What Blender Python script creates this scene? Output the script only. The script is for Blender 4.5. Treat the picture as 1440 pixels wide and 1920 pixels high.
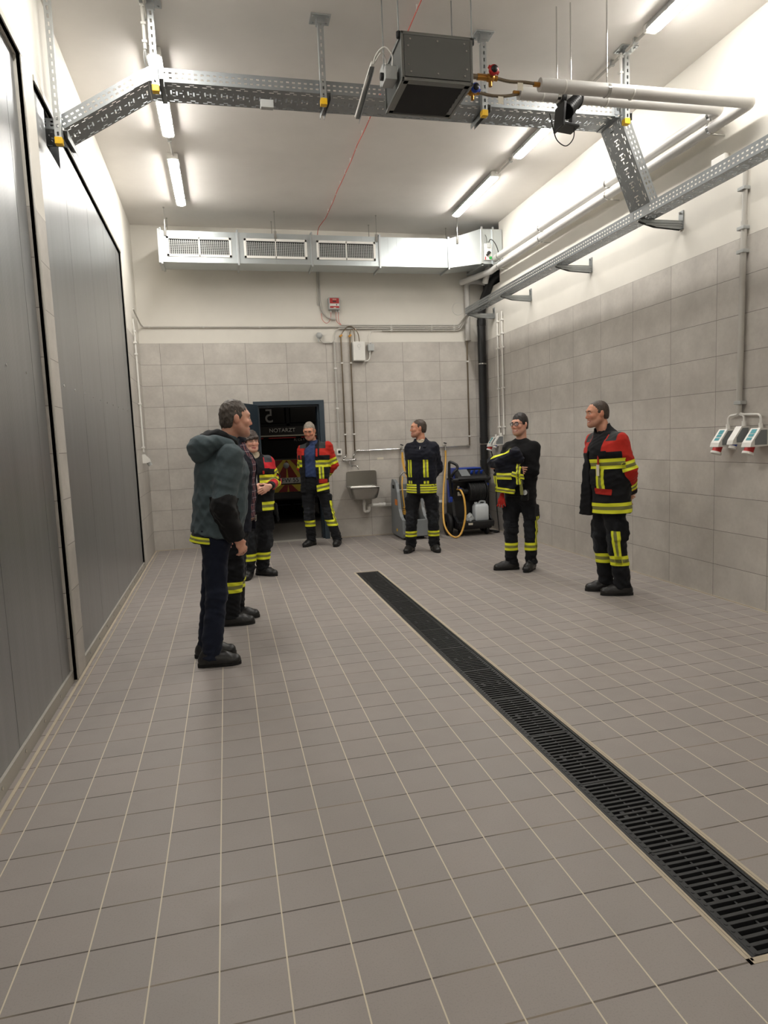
import bpy, bmesh, math, random
import numpy as np
from mathutils import Vector, Matrix

for o in list(bpy.data.objects):
    bpy.data.objects.remove(o)
SC = bpy.context.scene
COL = SC.collection
PI = math.pi
random.seed(7)

# ---------------------------------------------------------------- camera
CAM_H = 1.495
PITCH, YAW, ROLL = 0.1084407, 0.2295592, -0.0400668
cam_d = bpy.data.cameras.new('camera')
cam = bpy.data.objects.new('camera', cam_d)
COL.objects.link(cam)
cyw, syw = math.cos(YAW), math.sin(YAW)
cpt, spt = math.cos(PITCH), math.sin(PITCH)
FWD = Vector((syw * cpt, cyw * cpt, -spt))
R0 = Vector((cyw, -syw, 0))
U0 = R0.cross(FWD)
RGT = R0 * math.cos(ROLL) + U0 * math.sin(ROLL)
UPV = U0 * math.cos(ROLL) - R0 * math.sin(ROLL)
cam.matrix_world = Matrix(((RGT.x, UPV.x, -FWD.x, 0), (RGT.y, UPV.y, -FWD.y, 0),
                           (RGT.z, UPV.z, -FWD.z, CAM_H), (0, 0, 0, 1)))
cam_d.sensor_fit = 'VERTICAL'
cam_d.sensor_height = 32.0
cam_d.lens = 1242.61 / 1920 * 32.0
cam_d.clip_start = 0.05
SC.camera = cam

# ---------------------------------------------------------------- world, exposure, lamp strength
w = bpy.data.worlds.new('world')
SC.world = w
w.use_nodes = True
w.node_tree.nodes['Background'].inputs[0].default_value = (0.02, 0.021, 0.024, 1)
w.node_tree.nodes['Background'].inputs[1].default_value = 0.3
SC.view_settings.view_transform = 'Standard'
SC.view_settings.look = 'None'
SC.view_settings.gamma = 1
SC.view_settings.use_curve_mapping = False
SC.view_settings.exposure = 0.32
TUBE_STRENGTH = 68.0
LAMP_ROWS = (8.44, 6.50, 4.16, -2.4)  # last row is unseen, set far behind the camera to dim the foreground
TUBE_COLOR = (1.0, 0.965, 0.91)

# ---------------------------------------------------------------- materials
def srgb(r, g, b):
    f = lambda v: (v / 255 / 12.92) if v <= 10 else ((v / 255 + 0.055) / 1.055) ** 2.4
    return (f(r), f(g), f(b), 1)


class NT:
    def __init__(s, m):
        m.use_nodes = True
        s.t = m.node_tree
        s.n = s.t.nodes
        s.b = s.n.get('Principled BSDF')

    def val(s, sock, v):
        if isinstance(v, bpy.types.NodeSocket):
            s.t.links.new(v, sock)
        elif v is not None:
            sock.default_value = v

    def m(s, op, a, b=None, c=None):
        n = s.n.new('ShaderNodeMath')
        n.operation = op
        s.val(n.inputs[0], a)
        s.val(n.inputs[1], b)
        if c is not None:
            s.val(n.inputs[2], c)
        return n.outputs[0]

    def mix(s, f, a, b):
        n = s.n.new('ShaderNodeMix')
        n.data_type = 'RGBA'
        s.val(n.inputs[0], f)
        s.val(n.inputs[6], a)
        s.val(n.inputs[7], b)
        return n.outputs[2]

    def pos(s):
        g = s.n.new('ShaderNodeNewGeometry')
        x = s.n.new('ShaderNodeSeparateXYZ')
        s.t.links.new(g.outputs['Position'], x.inputs[0])
        return g.outputs['Position'], x.outputs

    def noise(s, vec, scale, detail=3, rough=.55):
        n = s.n.new('ShaderNodeTexNoise')
        s.val(n.inputs['Vector'], vec)
        n.inputs['Scale'].default_value = scale
        n.inputs['Detail'].default_value = detail
        n.inputs['Roughness'].default_value = rough
        return n.outputs[0]

    def scale(s, vec, v):
        n = s.n.new('ShaderNodeVectorMath')
        n.operation = 'MULTIPLY'
        s.t.links.new(vec, n.inputs[0])
        n.inputs[1].default_value = v
        return n.outputs[0]

    def ramp(s, f, a, b):   # linear remap a..b -> 0..1 clamped
        n = s.n.new('ShaderNodeMapRange')
        s.val(n.inputs[0], f)
        n.inputs[1].default_value = a
        n.inputs[2].default_value = b
        return n.outputs[0]

    def attr(s, name):
        n = s.n.new('ShaderNodeAttribute')
        n.attribute_name = name
        return n.outputs['Fac']

    def bump(s, h, strength=.3, dist=.01):
        n = s.n.new('ShaderNodeBump')
        n.inputs['Strength'].default_value = strength
        n.inputs['Distance'].default_value = dist
        s.val(n.inputs['Height'], h)
        s.t.links.new(n.outputs[0], s.b.inputs['Normal'])

    def col(s, c):
        s.val(s.b.inputs['Base Color'], c)


def mat(name, rgb, rough=.5, metal=0., var=.06, scale=8., bump=0., spec=.5):
    """plain surface with a little procedural unevenness"""
    m = bpy.data.materials.new(name)
    t = NT(m)
    p, xyz = t.pos()
    n = t.noise(p, scale, 4)
    f = t.m('MULTIPLY_ADD', n, 2 * var, 1 - var)
    c = srgb(*rgb)
    mx = t.n.new('ShaderNodeVectorMath')
    mx.operation = 'SCALE'
    mx.inputs[0].default_value = c[:3]
    t.t.links.new(f, mx.inputs['Scale'])
    t.col(mx.outputs[0])
    t.b.inputs['Roughness'].default_value = rough
    t.b.inputs['Metallic'].default_value = metal
    t.b.inputs['Specular IOR Level'].default_value = spec
    if bump:
        t.bump(t.noise(p, scale * 12, 3), bump, .004)
    return m


def emit(name, rgb, strength):
    m = bpy.data.materials.new(name)
    t = NT(m)
    t.b.inputs['Base Color'].default_value = (.8, .8, .8, 1)
    t.b.inputs['Emission Color'].default_value = (*rgb, 1)
    t.b.inputs['Emission Strength'].default_value = strength
    return m


def joint(t, coord, off, pitch, half):
    """1 inside a joint line, 0 on the tile"""
    a = t.m('DIVIDE', t.m('SUBTRACT', coord, off), pitch)
    fr = t.m('FRACT', t.m('ADD', a, 0.5))
    d = t.m('MULTIPLY', t.m('ABSOLUTE', t.m('SUBTRACT', fr, 0.5)), pitch)
    return t.m('LESS_THAN', d, half), t.m('FLOOR', a)


def floor_mat():
    m = bpy.data.materials.new('grey floor tiles')
    t = NT(m)
    p, q = t.pos()
    jx, ix = joint(t, q[0], 1.040, .192, .0022)
    jy, iy = joint(t, q[1], 1.630, .1905, .0030)
    cx = t.n.new('ShaderNodeCombineXYZ')
    t.t.links.new(ix, cx.inputs[0])
    t.t.links.new(iy, cx.inputs[1])
    wn = t.n.new('ShaderNodeTexWhiteNoise')
    t.t.links.new(cx.outputs[0], wn.inputs[0])
    base = t.mix(t.noise(p, 1.6, 4), srgb(144, 137, 132), srgb(159, 151, 146))
    base = t.mix(t.m('MULTIPLY', wn.outputs[0], .35), base, srgb(140, 136, 133))
    base = t.mix(t.m('MULTIPLY', t.ramp(t.noise(p, 180, 2), .52, .7), .25), base, srgb(118, 114, 110))
    base = t.mix(t.m('MULTIPLY', t.ramp(t.noise(p, 2.6, 6, .7), .66, .8), .3), base, srgb(196, 190, 182))
    base = t.mix(jy, base, t.mix(t.ramp(t.noise(p, 2.2, 3), .45, .6), srgb(76, 68, 60), srgb(128, 116, 102)))
    base = t.mix(jx, base, srgb(206, 196, 176))
    t.col(base)
    t.val(t.b.inputs['Roughness'], t.m('MULTIPLY_ADD', t.noise(p, 9, 4), .3, .36))
    t.b.inputs['Specular IOR Level'].default_value = .35
    t.bump(t.m('SUBTRACT', t.m('MULTIPLY', t.noise(p, 260, 2), .12), t.m('MAXIMUM', jx, jy)), .35, .002)
    return m


def wall_tile_mat(name, axis, off, pitch=.6, stretch=1):
    m = bpy.data.materials.new(name)
    t = NT(m)
    p, q = t.pos()
    ja, ia = joint(t, q[axis], off, pitch, .0021)
    jz, iz = joint(t, q[2], 2.991, .3, .0021)
    cx = t.n.new('ShaderNodeCombineXYZ')
    t.t.links.new(ia, cx.inputs[0])
    t.t.links.new(iz, cx.inputs[1])
    wn = t.n.new('ShaderNodeTexWhiteNoise')
    t.t.links.new(cx.outputs[0], wn.inputs[0])
    va = t.n.new('ShaderNodeVectorMath')
    va.operation = 'MULTIPLY_ADD'
    t.t.links.new(cx.outputs[0], va.inputs[0])
    va.inputs[1].default_value = (3.7, 5.1, 2.3)
    t.t.links.new(p, va.inputs[2])
    n1 = t.noise(va.outputs[0], 3.2, 5, .6)
    base = t.mix(t.ramp(n1, .3, .7), srgb(178, 173, 166), srgb(204, 199, 191))
    base = t.mix(t.m('MULTIPLY', t.ramp(t.noise(va.outputs[0], 26, 4, .7), .45, .75), .35), base, srgb(172, 166, 159))
    base = t.mix(t.m('MULTIPLY', wn.outputs[0], .22), base, srgb(192, 186, 178))
    base = t.mix(t.m('MAXIMUM', ja, jz), base, srgb(118, 111, 105))
    t.col(base)
    t.val(t.b.inputs['Roughness'], t.m('MULTIPLY_ADD', n1, .25, .36))
    t.b.inputs['Specular IOR Level'].default_value = .4
    t.bump(t.m('MULTIPLY', t.m('MAXIMUM', ja, jz), -1.0), .4, .002)
    return m


def plaster_mat(name, rgb, mark=0):
    m = bpy.data.materials.new(name)
    t = NT(m)
    p, q = t.pos()
    a = srgb(*rgb)
    b = srgb(*[v - 9 for v in rgb])
    base = t.mix(t.ramp(t.noise(p, 1.1, 5, .6), .35, .7), a, b)
    base = t.mix(t.m('MULTIPLY', t.ramp(t.noise(p, 14, 4, .7), .66, .78), .18), base, srgb(*[v - 26 for v in rgb]))
    t.col(base)
    t.b.inputs['Roughness'].default_value = .85
    t.bump(t.noise(p, 130, 3), .12, .003)
    return m


def panel_mat():
    """ribbed dark grey sheet metal with vertical ribs along the wall"""
    m = bpy.data.materials.new('ribbed grey door sheet')
    t = NT(m)
    p, q = t.pos()
    rib = t.m('SINE', t.m('MULTIPLY', q[1], 2 * PI / .012))
    st = t.noise(t.scale(p, (1, 6, .25)), 2.2, 5, .7)
    base = t.mix(t.ramp(st, .3, .75), srgb(158, 160, 161), srgb(176, 178, 179))
    t.col(base)
    t.b.inputs['Metallic'].default_value = .8
    t.val(t.b.inputs['Roughness'], t.m('MULTIPLY_ADD', st, .12, .30))
    t.bump(rib, .16, .0016)
    return m


M = {}
M['floor'] = floor_mat()
M['tile_back'] = wall_tile_mat('grey wall tiles back', 0, -.8266)
M['tile_right'] = wall_tile_mat('grey wall tiles right', 1, 4.9641)
M['tile_left'] = wall_tile_mat('grey wall tiles left', 1, 9.95)
M['plaster'] = plaster_mat('white plaster', (226, 222, 213))
M['ceiling'] = plaster_mat('ceiling paint', (236, 232, 227))
M['panel'] = panel_mat()
M['dark_wall'] = mat('dark garage wall', (58, 58, 58), .9)
M['dark_floor'] = mat('garage floor screed', (110, 106, 100), .7)
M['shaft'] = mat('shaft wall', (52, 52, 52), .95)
M['galv'] = mat('galvanised steel', (186, 190, 191), .36, .9, .08, 14)
M['galv_dull'] = mat('dull galvanised steel', (150, 153, 153), .45, .85, .08, 20)
M['tray'] = mat('perforated tray steel', (150, 154, 156), .42, .85, .08, 14)
M['duct'] = mat('duct sheet steel', (198, 205, 207), .30, .85, .05, 5)
M['alu'] = mat('aluminium trim', (176, 172, 163), .5, .25)
M['chrome'] = mat('chrome', (205, 205, 203), .14, 1., .03)
M['steel'] = mat('brushed stainless steel', (170, 168, 162), .3, .95, .05, 30)
M['copper'] = mat('steel pipe', (128, 116, 100), .28, .9, .06)
M['brass'] = mat('brass', (176, 128, 62), .32, .9, .1)
M['white_pl'] = mat('white plastic', (226, 224, 218), .4, 0, .03)
M['pipe_grey'] = mat('pale grey pipe jacket', (198, 196, 192), .42, 0, .04)
M['cond'] = mat('grey conduit', (186, 183, 176), .5, 0, .04)
M['lgrey'] = mat('light grey plastic', (176, 178, 176), .45, 0, .04)
M['mgrey'] = mat('mid grey plastic', (122, 126, 128), .5, 0, .05)
M['heater'] = mat('grey heater sheet', (112, 114, 112), .42, .55, .05)
M['heater_edge'] = mat('heater edge profile', (132, 134, 132), .35, .75, .05)
M['black'] = mat('black plastic', (24, 25, 27), .42, 0, .15)
M['rubber'] = mat('black rubber', (18, 18, 19), .65, 0, .15)
M['cast'] = mat('cast iron grating', (42, 43, 44), .5, .35, .2, 30)
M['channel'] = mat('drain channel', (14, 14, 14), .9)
M['grout'] = mat('pale joint mortar', (184, 172, 152), .8, 0, .12, 20)
M['yellow'] = mat('yellow plastic', (232, 184, 24), .45, 0, .03)
M['red'] = mat('red plastic', (176, 30, 28), .45, 0, .04)
M['redcab'] = mat('red cable', (196, 92, 78), .5, 0, .05)
M['blue'] = mat('blue plastic', (28, 62, 160), .4, 0, .05)
M['teal'] = mat('teal label', (40, 140, 150), .5, 0, .03)
M['orange'] = mat('orange label', (226, 128, 34), .5, 0, .03)
M['hose'] = mat('amber hose', (218, 168, 74), .35, 0, .06)
M['paper'] = mat('pale label', (214, 208, 190), .6, 0, .03)
M['door'] = mat('anthracite door paint', (47, 60, 70), .45, 0, .04)
M['can'] = mat('translucent white canister', (206, 212, 216), .4, 0, .03)
M['bag'] = mat('clear plastic bag', (168, 172, 172), .25, 0, .1, 30)
M['tube'] = emit('lit diffuser', TUBE_COLOR, TUBE_STRENGTH)


# ---------------------------------------------------------------- mesh helpers
ONE_MESH = {'louvre', 'upright_blade', 'chevron_stripe', 'lettering', 'wound_hose', 'straight_run', 'run', 'teal_label', 'laces', 'frame', 'gate_frame',
            'sloping_run', 'stub', 'channel', 'red_stripe'}

class MB:
    """collects shapes (world coordinates) and links them as one mesh object"""
    def __init__(s):
        s.v, s.f, s.mi, s.mats, s.sm = [], [], [], [], []
        s.cur = 0
        s.smooth = False

    def use(s, m, smooth=None):
        if m not in s.mats:
            s.mats.append(m)
        s.cur = s.mats.index(m)
        return s

    def add(s, vs, fs, smooth=False):
        o = len(s.v)
        s.v += [tuple(p) for p in vs]
        for f in fs:
            s.f.append(tuple(i + o for i in f))
            s.mi.append(s.cur)
            s.sm.append(smooth)
        return s

    def box(s, x0, x1, y0, y1, z0, z1, bev=0, mtx=None):
        bm = bmesh.new()
        bmesh.ops.create_cube(bm, size=1)
        for v in bm.verts:
            v.co = Vector(((x0 + x1) / 2 + v.co.x * (x1 - x0), (y0 + y1) / 2 + v.co.y * (y1 - y0),
                           (z0 + z1) / 2 + v.co.z * (z1 - z0)))
        if bev:
            bmesh.ops.bevel(bm, geom=bm.edges[:], offset=bev, segments=2, affect='EDGES', profile=.6)
        bm.verts.ensure_lookup_table()
        vs = [mtx @ v.co if mtx else v.co.copy() for v in bm.verts]
        for i, v in enumerate(bm.verts):
            v.index = i
        s.add(vs, [[v.index for v in f.verts] for f in bm.faces], False)
        bm.free()
        return s

    def obox(s, c, size, rot=(0, 0, 0), bev=0):
        from mathutils import Euler
        mt = Matrix.Translation(c) @ Euler(rot).to_matrix().to_4x4()
        a, b, d = [k / 2 for k in size]
        return s.box(-a, a, -b, b, -d, d, bev, mt)

    def tube(s, pts, r, n=12, cap=True, radii=None):
        pts = [Vector(p) for p in pts]
        k = len(pts)
        tang = []
        for i in range(k):
            a = pts[max(i - 1, 0)]
            b = pts[min(i + 1, k - 1)]
            tang.append((b - a).normalized())
        t0 = tang[0]
        up = Vector((0, 0, 1)) if abs(t0.z) < .9 else Vector((1, 0, 0))
        x = t0.cross(up).normalized()
        vs, fs = [], []
        for i in range(k):
            t = tang[i]
            x = (x - t * x.dot(t)).normalized()
            y = t.cross(x)
            rr = radii[i] if radii else r
            for j in range(n):
                a = 2 * PI * j / n
                vs.append(pts[i] + (x * math.cos(a) + y * math.sin(a)) * rr)
        for i in range(k - 1):
            for j in range(n):
                fs.append((i * n + j, i * n + (j + 1) % n, (i + 1) * n + (j + 1) % n, (i + 1) * n + j))
        s.add(vs, fs, True)
        if cap:
            s.add([vs[j] for j in range(n)], [tuple(range(n))[::-1]])
            s.add([vs[(k - 1) * n + j] for j in range(n)], [tuple(range(n))])
        return s

    def cyl(s, a, b, r, n=16, r2=None):
        return s.tube([a, b], r, n, True, [r, r if r2 is None else r2])

    def lathe(s, prof, c, axis='Z', n=24):
        """profile of (radius, height) revolved round an axis through c"""
        vs, fs = [], []
        k = len(prof)
        for (r, h) in prof:
            for j in range(n):
                a = 2 * PI * j / n
                p = {'Z': (r * math.cos(a), r * math.sin(a), h), 'X': (h, r * math.cos(a), r * math.sin(a)),
                     'Y': (r * math.cos(a), h, r * math.sin(a))}[axis]
                vs.append(Vector(p) + Vector(c))
        for i in range(k - 1):
            for j in range(n):
                fs.append((i * n + j, i * n + (j + 1) % n, (i + 1) * n + (j + 1) % n, (i + 1) * n + j))
        return s.add(vs, fs, True)

    def prism(s, poly, fn):
        """poly of (u,v); fn(u,v,0|1) gives a point"""
        n = len(poly)
        vs = [Vector(fn(u, v, 0)) for u, v in poly] + [Vector(fn(u, v, 1)) for u, v in poly]
        fs = [tuple(range(n))[::-1], tuple(range(n, 2 * n))]
        for i in range(n):
            j = (i + 1) % n
            fs.append((i, j, n + j, n + i))
        return s.add(vs, fs)

    def perf(s, nper, per, width, holes, fn, u_end=None):
        """perforated sheet: nper periods of length per, holes=(u0,u1,v0,v1) within one period"""
        us = sorted({0., per} | {round(h[0], 5) for h in holes} | {round(h[1], 5) for h in holes})
        vs_ = sorted({0., width} | {round(h[2], 5) for h in holes} | {round(h[3], 5) for h in holes})
        key = {}
        pts, fs = [], []

        def vid(u, v):
            k = (round(u, 5), round(v, 5))
            if k not in key:
                key[k] = len(pts)
                pts.append(Vector(fn(u, v)))
            return key[k]
        for p in range(nper):
            b = p * per
            for i in range(len(us) - 1):
                um = (us[i] + us[i + 1]) / 2
                for j in range(len(vs_) - 1):
                    vm = (vs_[j] + vs_[j + 1]) / 2
                    if any(h[0] < um < h[1] and h[2] < vm < h[3] for h in holes):
                        continue
                    fs.append((vid(b + us[i], vs_[j]), vid(b + us[i + 1], vs_[j]),
                               vid(b + us[i + 1], vs_[j + 1]), vid(b + us[i], vs_[j + 1])))
        return s.add(pts, fs)

    def pieces(s):
        """split into pieces that do not touch (boxes 3 mm apart or less count as touching)"""
        n = len(s.v)
        par = list(range(n))

        def find(i):
            while par[i] != i:
                par[i] = par[par[i]]
                i = par[i]
            return i
        for f in s.f:
            a = find(f[0])
            for i in f[1:]:
                par[find(i)] = a
        bb = {}
        for i, p in enumerate(s.v):
            r = find(i)
            if r not in bb:
                bb[r] = [list(p), list(p)]
            else:
                for k in range(3):
                    bb[r][0][k] = min(bb[r][0][k], p[k])
                    bb[r][1][k] = max(bb[r][1][k], p[k])
        rs = list(bb)
        g = {r: r for r in rs}

        def gf(i):
            while g[i] != i:
                i = g[i]
            return i
        for i in range(len(rs)):
            for j in range(i):
                A, B = bb[rs[i]], bb[rs[j]]
                if all(A[0][k] - .003 < B[1][k] and B[0][k] - .003 < A[1][k] for k in range(3)):
                    g[gf(rs[i])] = gf(rs[j])
        out = {}
        for fi, f in enumerate(s.f):
            out.setdefault(gf(find(f[0])), []).append(fi)
        return list(out.values())

    def build(s, name, m=None, parent=None, solid=0):
        """one object; parts made of separate pieces become one object per piece"""
        if parent is not None and name not in ONE_MESH:
            ps = s.pieces()
            if len(ps) > 1:
                last = None
                for fs in ps:
                    q = MB()
                    q.mats = s.mats
                    mp = {}
                    for fi in fs:
                        for i in s.f[fi]:
                            if i not in mp:
                                mp[i] = len(q.v)
                                q.v.append(s.v[i])
                        q.f.append(tuple(mp[i] for i in s.f[fi]))
                        q.mi.append(s.mi[fi])
                        q.sm.append(s.sm[fi])
                    last = q._build(name, m, parent, solid)
                return last
        return s._build(name, m, parent, solid)

    def _build(s, name, m=None, parent=None, solid=0):
        me = bpy.data.meshes.new(name)
        off = wloc(parent)
        me.from_pydata([tuple(Vector(p) - off) for p in s.v], [], s.f)
        mats = s.mats if s.mats else [m]
        for k in mats:
            me.materials.append(M[k] if isinstance(k, str) else k)
        me.polygons.foreach_set('material_index', s.mi)
        me.polygons.foreach_set('use_smooth', s.sm)
        me.update()
        o = bpy.data.objects.new(name, me)
        COL.objects.link(o)
        if parent:
            o.parent = parent
        if solid:
            md = o.modifiers.new('thickness', 'SOLIDIFY')
            md.thickness = solid
            md.offset = 0
        return o


def wloc(o):
    v = Vector((0, 0, 0))
    while o is not None:
        v = v + o.location
        o = o.parent
    return v


def mb(m=None):
    b = MB()
    if m:
        b.use(m)
    return b


def tag(o, label, cat, group=None, kind=None):
    o['label'] = label
    o['category'] = cat
    if group:
        o['group'] = group
    if kind:
        o['kind'] = kind
    return o


def thing(name, label, cat, loc=(0, 0, 0), group=None):
    o = bpy.data.objects.new(name, None)
    o.empty_display_size = .1
    COL.objects.link(o)
    o.location = loc
    return tag(o, label, cat, group)


def struct(o):
    o['kind'] = 'structure'
    return o


def dup(root, loc, label=None):
    r = root.copy()
    COL.objects.link(r)
    r.location = loc
    if label:
        r['label'] = label
    for ch in root.children:
        c = ch.copy()
        COL.objects.link(c)
        c.parent = r
        for g in ch.children:
            d = g.copy()
            COL.objects.link(d)
            d.parent = c
    return r


def arc(c, r, a0, a1, n, plane):
    """points on an arc; plane = (u, v) vectors"""
    u, v = Vector(plane[0]), Vector(plane[1])
    return [Vector(c) + u * (r * math.cos(a0 + (a1 - a0) * i / n)) + v * (r * math.sin(a0 + (a1 - a0) * i / n))
            for i in range(n + 1)]


def fillet(pts, r, n=6):
    """round the corners of a polyline"""
    pts = [Vector(p) for p in pts]
    out = [pts[0]]
    for i in range(1, len(pts) - 1):
        a, b, c = pts[i - 1], pts[i], pts[i + 1]
        ra = min(r, (a - b).length * .49, (c - b).length * .49)
        p = b + (a - b).normalized() * ra
        q = b + (c - b).normalized() * ra
        for k in range(n + 1):
            t = k / n
            out.append(p * (1 - t) ** 2 + b * 2 * t * (1 - t) + q * t * t)
    out.append(pts[-1])
    return out


def bez(pts, n=24):
    """smooth curve through points (Catmull-Rom)"""
    P_ = [Vector(p) for p in pts]
    P_ = [P_[0] * 2 - P_[1]] + P_ + [P_[-1] * 2 - P_[-2]]
    out = []
    seg = len(P_) - 3
    for i in range(seg):
        a, b, c, d = P_[i:i + 4]
        k = max(2, n // seg)
        for j in range(k):
            t = j / k
            out.append(.5 * ((2 * b) + (c - a) * t + (2 * a - 5 * b + 4 * c - d) * t * t + (3 * b - a - 3 * c + d) * t ** 3))
    out.append(P_[-2])
    return out


def text_obj(name, body, size, loc, rot, m, parent=None, ext=.002, align='CENTER', mirror=False):
    cu = bpy.data.curves.new(name, 'FONT')
    cu.body = body
    cu.size = size
    cu.extrude = ext
    cu.align_x = align
    tmp = bpy.data.objects.new(name + '_tmp', cu)
    COL.objects.link(tmp)
    dg = bpy.context.evaluated_depsgraph_get()
    me = bpy.data.meshes.new_from_object(tmp.evaluated_get(dg))
    bpy.data.objects.remove(tmp)
    from mathutils import Euler
    mt = Matrix.Translation(Vector(loc) - wloc(parent)) @ Euler(rot).to_matrix().to_4x4()
    if mirror:
        mt = mt @ Matrix.Scale(-1, 4, (1, 0, 0))
    me.transform(mt)
    me.materials.clear()
    me.materials.append(M[m])
    o = bpy.data.objects.new(name, me)
    COL.objects.link(o)
    if parent:
        o.parent = parent
    return o


# ================================================================ THE SETTING
BY, RX, CZ, TZ, Y0 = 10.159, 4.133, 4.62, 2.991, -3.6


def lx(y):                       # the left wall runs slightly askew
    return -1.026 - .0105 * (y - 2.97)


b = mb('floor')
DX0, DX1, DY0, DY1 = 1.352, 1.612, 1.45, 7.33       # the drain's cut-out
for (xa, xb, ya, yb) in ((-1.4, DX0, Y0, BY + .12), (DX1, RX, Y0, BY + .12), (DX0, DX1, Y0, DY0), (DX0, DX1, DY1, BY + .12)):
    b.box(xa, xb, ya, yb, -.25, 0)
struct(b.build('floor'))

struct(mb('ceiling').box(-1.4, RX + .3, Y0 - .2, BY + .3, CZ, CZ + .2).build('ceiling'))

# back wall with the doorway
DL, DR, DT = .437, 1.497, 2.135
b = MB()
for (xa, xb, za, zb, m) in ((-1.4, DL, 0, TZ, 'tile_back'), (DR, RX, 0, TZ, 'tile_back'), (DL, DR, DT, TZ, 'tile_back'),
                            (-1.4, RX, TZ, CZ, 'plaster')):
    b.use(m).box(xa, xb, BY, BY + .24, za, zb)
struct(b.build('wall_back'))
# right wall, with the shaft opening up in the far corner
NY, NZ = 9.5, 3.765
b = MB()
b.use('tile_right').box(RX, RX + .24, Y0, BY, 0, TZ)
b.use('plaster').box(RX, RX + .24, Y0, BY, TZ, NZ).box(RX, RX + .24, Y0, NY, NZ, CZ)
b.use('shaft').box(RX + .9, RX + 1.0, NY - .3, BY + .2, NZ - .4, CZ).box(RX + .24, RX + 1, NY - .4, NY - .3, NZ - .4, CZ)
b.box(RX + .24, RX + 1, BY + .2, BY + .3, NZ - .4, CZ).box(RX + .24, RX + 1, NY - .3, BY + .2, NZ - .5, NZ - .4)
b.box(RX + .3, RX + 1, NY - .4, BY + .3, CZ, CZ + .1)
struct(b.build('wall_right'))
# wall behind the camera
struct(mb('plaster').box(-1.4, RX + .24, Y0 - .2, Y0, 0, CZ).build('wall_front'))

# left wall: piers and lintel round the two gates
G1, G2, GT = (.68, 4.575), (4.872, 8.765), 3.86
b = MB()


def lbox(b, y0, y1, z0, z1, o0, o1):
    """box in the askew left wall, offsets o0<o1 measured into the room from the wall face"""
    vs = [(lx(y) + o, y, z) for z in (z0, z1) for (y, o) in ((y0, o0), (y0, o1), (y1, o1), (y1, o0))]
    return b.add(vs, [(0, 1, 2, 3)[::-1], (4, 5, 6, 7), (0, 1, 5, 4), (1, 2, 6, 5), (2, 3, 7, 6), (3, 0, 4, 7)])


for (y0, y1) in ((Y0, G1[0]), (G1[1], G2[0]), (G2[1], BY)):
    lbox(b.use('tile_left'), y0, y1, 0, TZ, -.3, 0)
    lbox(b.use('plaster'), y0, y1, TZ, GT, -.3, 0)
lbox(b.use('plaster'), Y0, BY, GT, CZ, -.3, 0)
struct(b.build('wall_left'))

# two big ribbed gates
for i, (ga, gb) in enumerate((G1, G2)):
    b = mb('panel')
    o0, o1 = (-.10, -.035) if i == 0 else (-.08, -.016)
    seams = [ga + .012]
    y = ga + .9 if i == 0 else ga + .87
    while y < gb - .2:
        seams.append(y)
        y += .92 if i == 0 else .93 - .03 * (len(seams) > 2)
    seams.append(gb - .012)
    for k in range(len(seams) - 1):
        ya, yb = seams[k] + .003, seams[k + 1] - .003
        if i == 1 and ya < 5.3 < yb:                 # notch where the cable tray passes through
            lbox(b, ya, 5.20, .012, GT - .012, o0, o1)
            lbox(b, 5.20, 5.62, .012, 3.60, o0, o1)
            lbox(b, 5.62, yb, .012, GT - .012, o0, o1)
        else:
            lbox(b, ya, yb, .012, GT - .012, o0, o1)
    d = struct(b.build('door_%d' % (i + 1)))
    f = mb('rubber')
    lbox(f, ga, ga + .010, .01, GT, -.12, o1 - .006)
    lbox(f, gb - .010, gb, .01, GT, -.12, o1 - .006)
    lbox(f, ga, gb, GT - .010, GT, -.12, o1 - .006)
    lbox(f, ga + .03, gb - .03, .02, GT - .1, -.16, -.15)
    f.build('gasket', None, d)
    f = mb('alu')
    lbox(f, gb + .0, gb + (.045 if i == 0 else .02), .01, TZ if i == 0 else GT, -.02, .006)
    if i == 1:
        lbox(f, ga + .0, gb + .02, GT, GT + .035, -.02, .01)
    else:
        lbox(f, ga, gb + .03, GT, GT + .045, -.02, .008)
        lbox(f, gb, gb + .03, TZ, GT, -.02, .006)
    lbox(f, ga, gb, .001, .075, o1 + .001, o1 + .016)
    f.build('frame', None, d)
    f = mb('chrome')
    for k in range(14):
        yy = ga + .18 + k * .37
        if yy < gb - .05:
            f.cyl((lx(yy) + o1 - .002, yy, 1.955), (lx(yy) + o1 + .004, yy, 1.955), .008, 10)
            f.cyl((lx(yy) + o1 + .01, yy, .045), (lx(yy) + o1 + .020, yy, .045), .009, 10)
    f.build('bolt', None, d)

# pale sealant strips at the foot of the walls
b = mb('grout')
lbox(b, Y0, BY, .0, .004, .006, .022)
lbox(b, Y0, BY, .0, .004, .05, .058)
struct(b.build('trim_1'))
struct(mb('grout').box(RX - .007, RX, Y0, BY, 0, .006).box(DR + .01, RX, BY - .01, BY, 0, .01).box(-1.1, DL - .01, BY - .01, BY, 0, .01).build('trim_2'))

# ---- the dark vehicle hall seen through the doorway
b = mb('dark_floor').box(-3, 5, BY + .14, 16.4, -.2, -.004)
struct(b.build('floor_garage'))
b = mb('dark_wall').box(-3.2, -3, BY + .24, 16.4, 0, 4.2).box(5, 5.2, BY + .24, 16.4, 0, 4.2).box(-3.2, 5.2, BY + .24, 16.6, 4.2, 4.3)
b.box(-3.2, -1.4, BY + .23, BY + .26, 0, 4.2)
struct(b.build('wall_garage'))
struct(mb('alu').box(DL, DR, BY - .005, BY + .13, -.002, .006).build('trim_3'))

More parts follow.
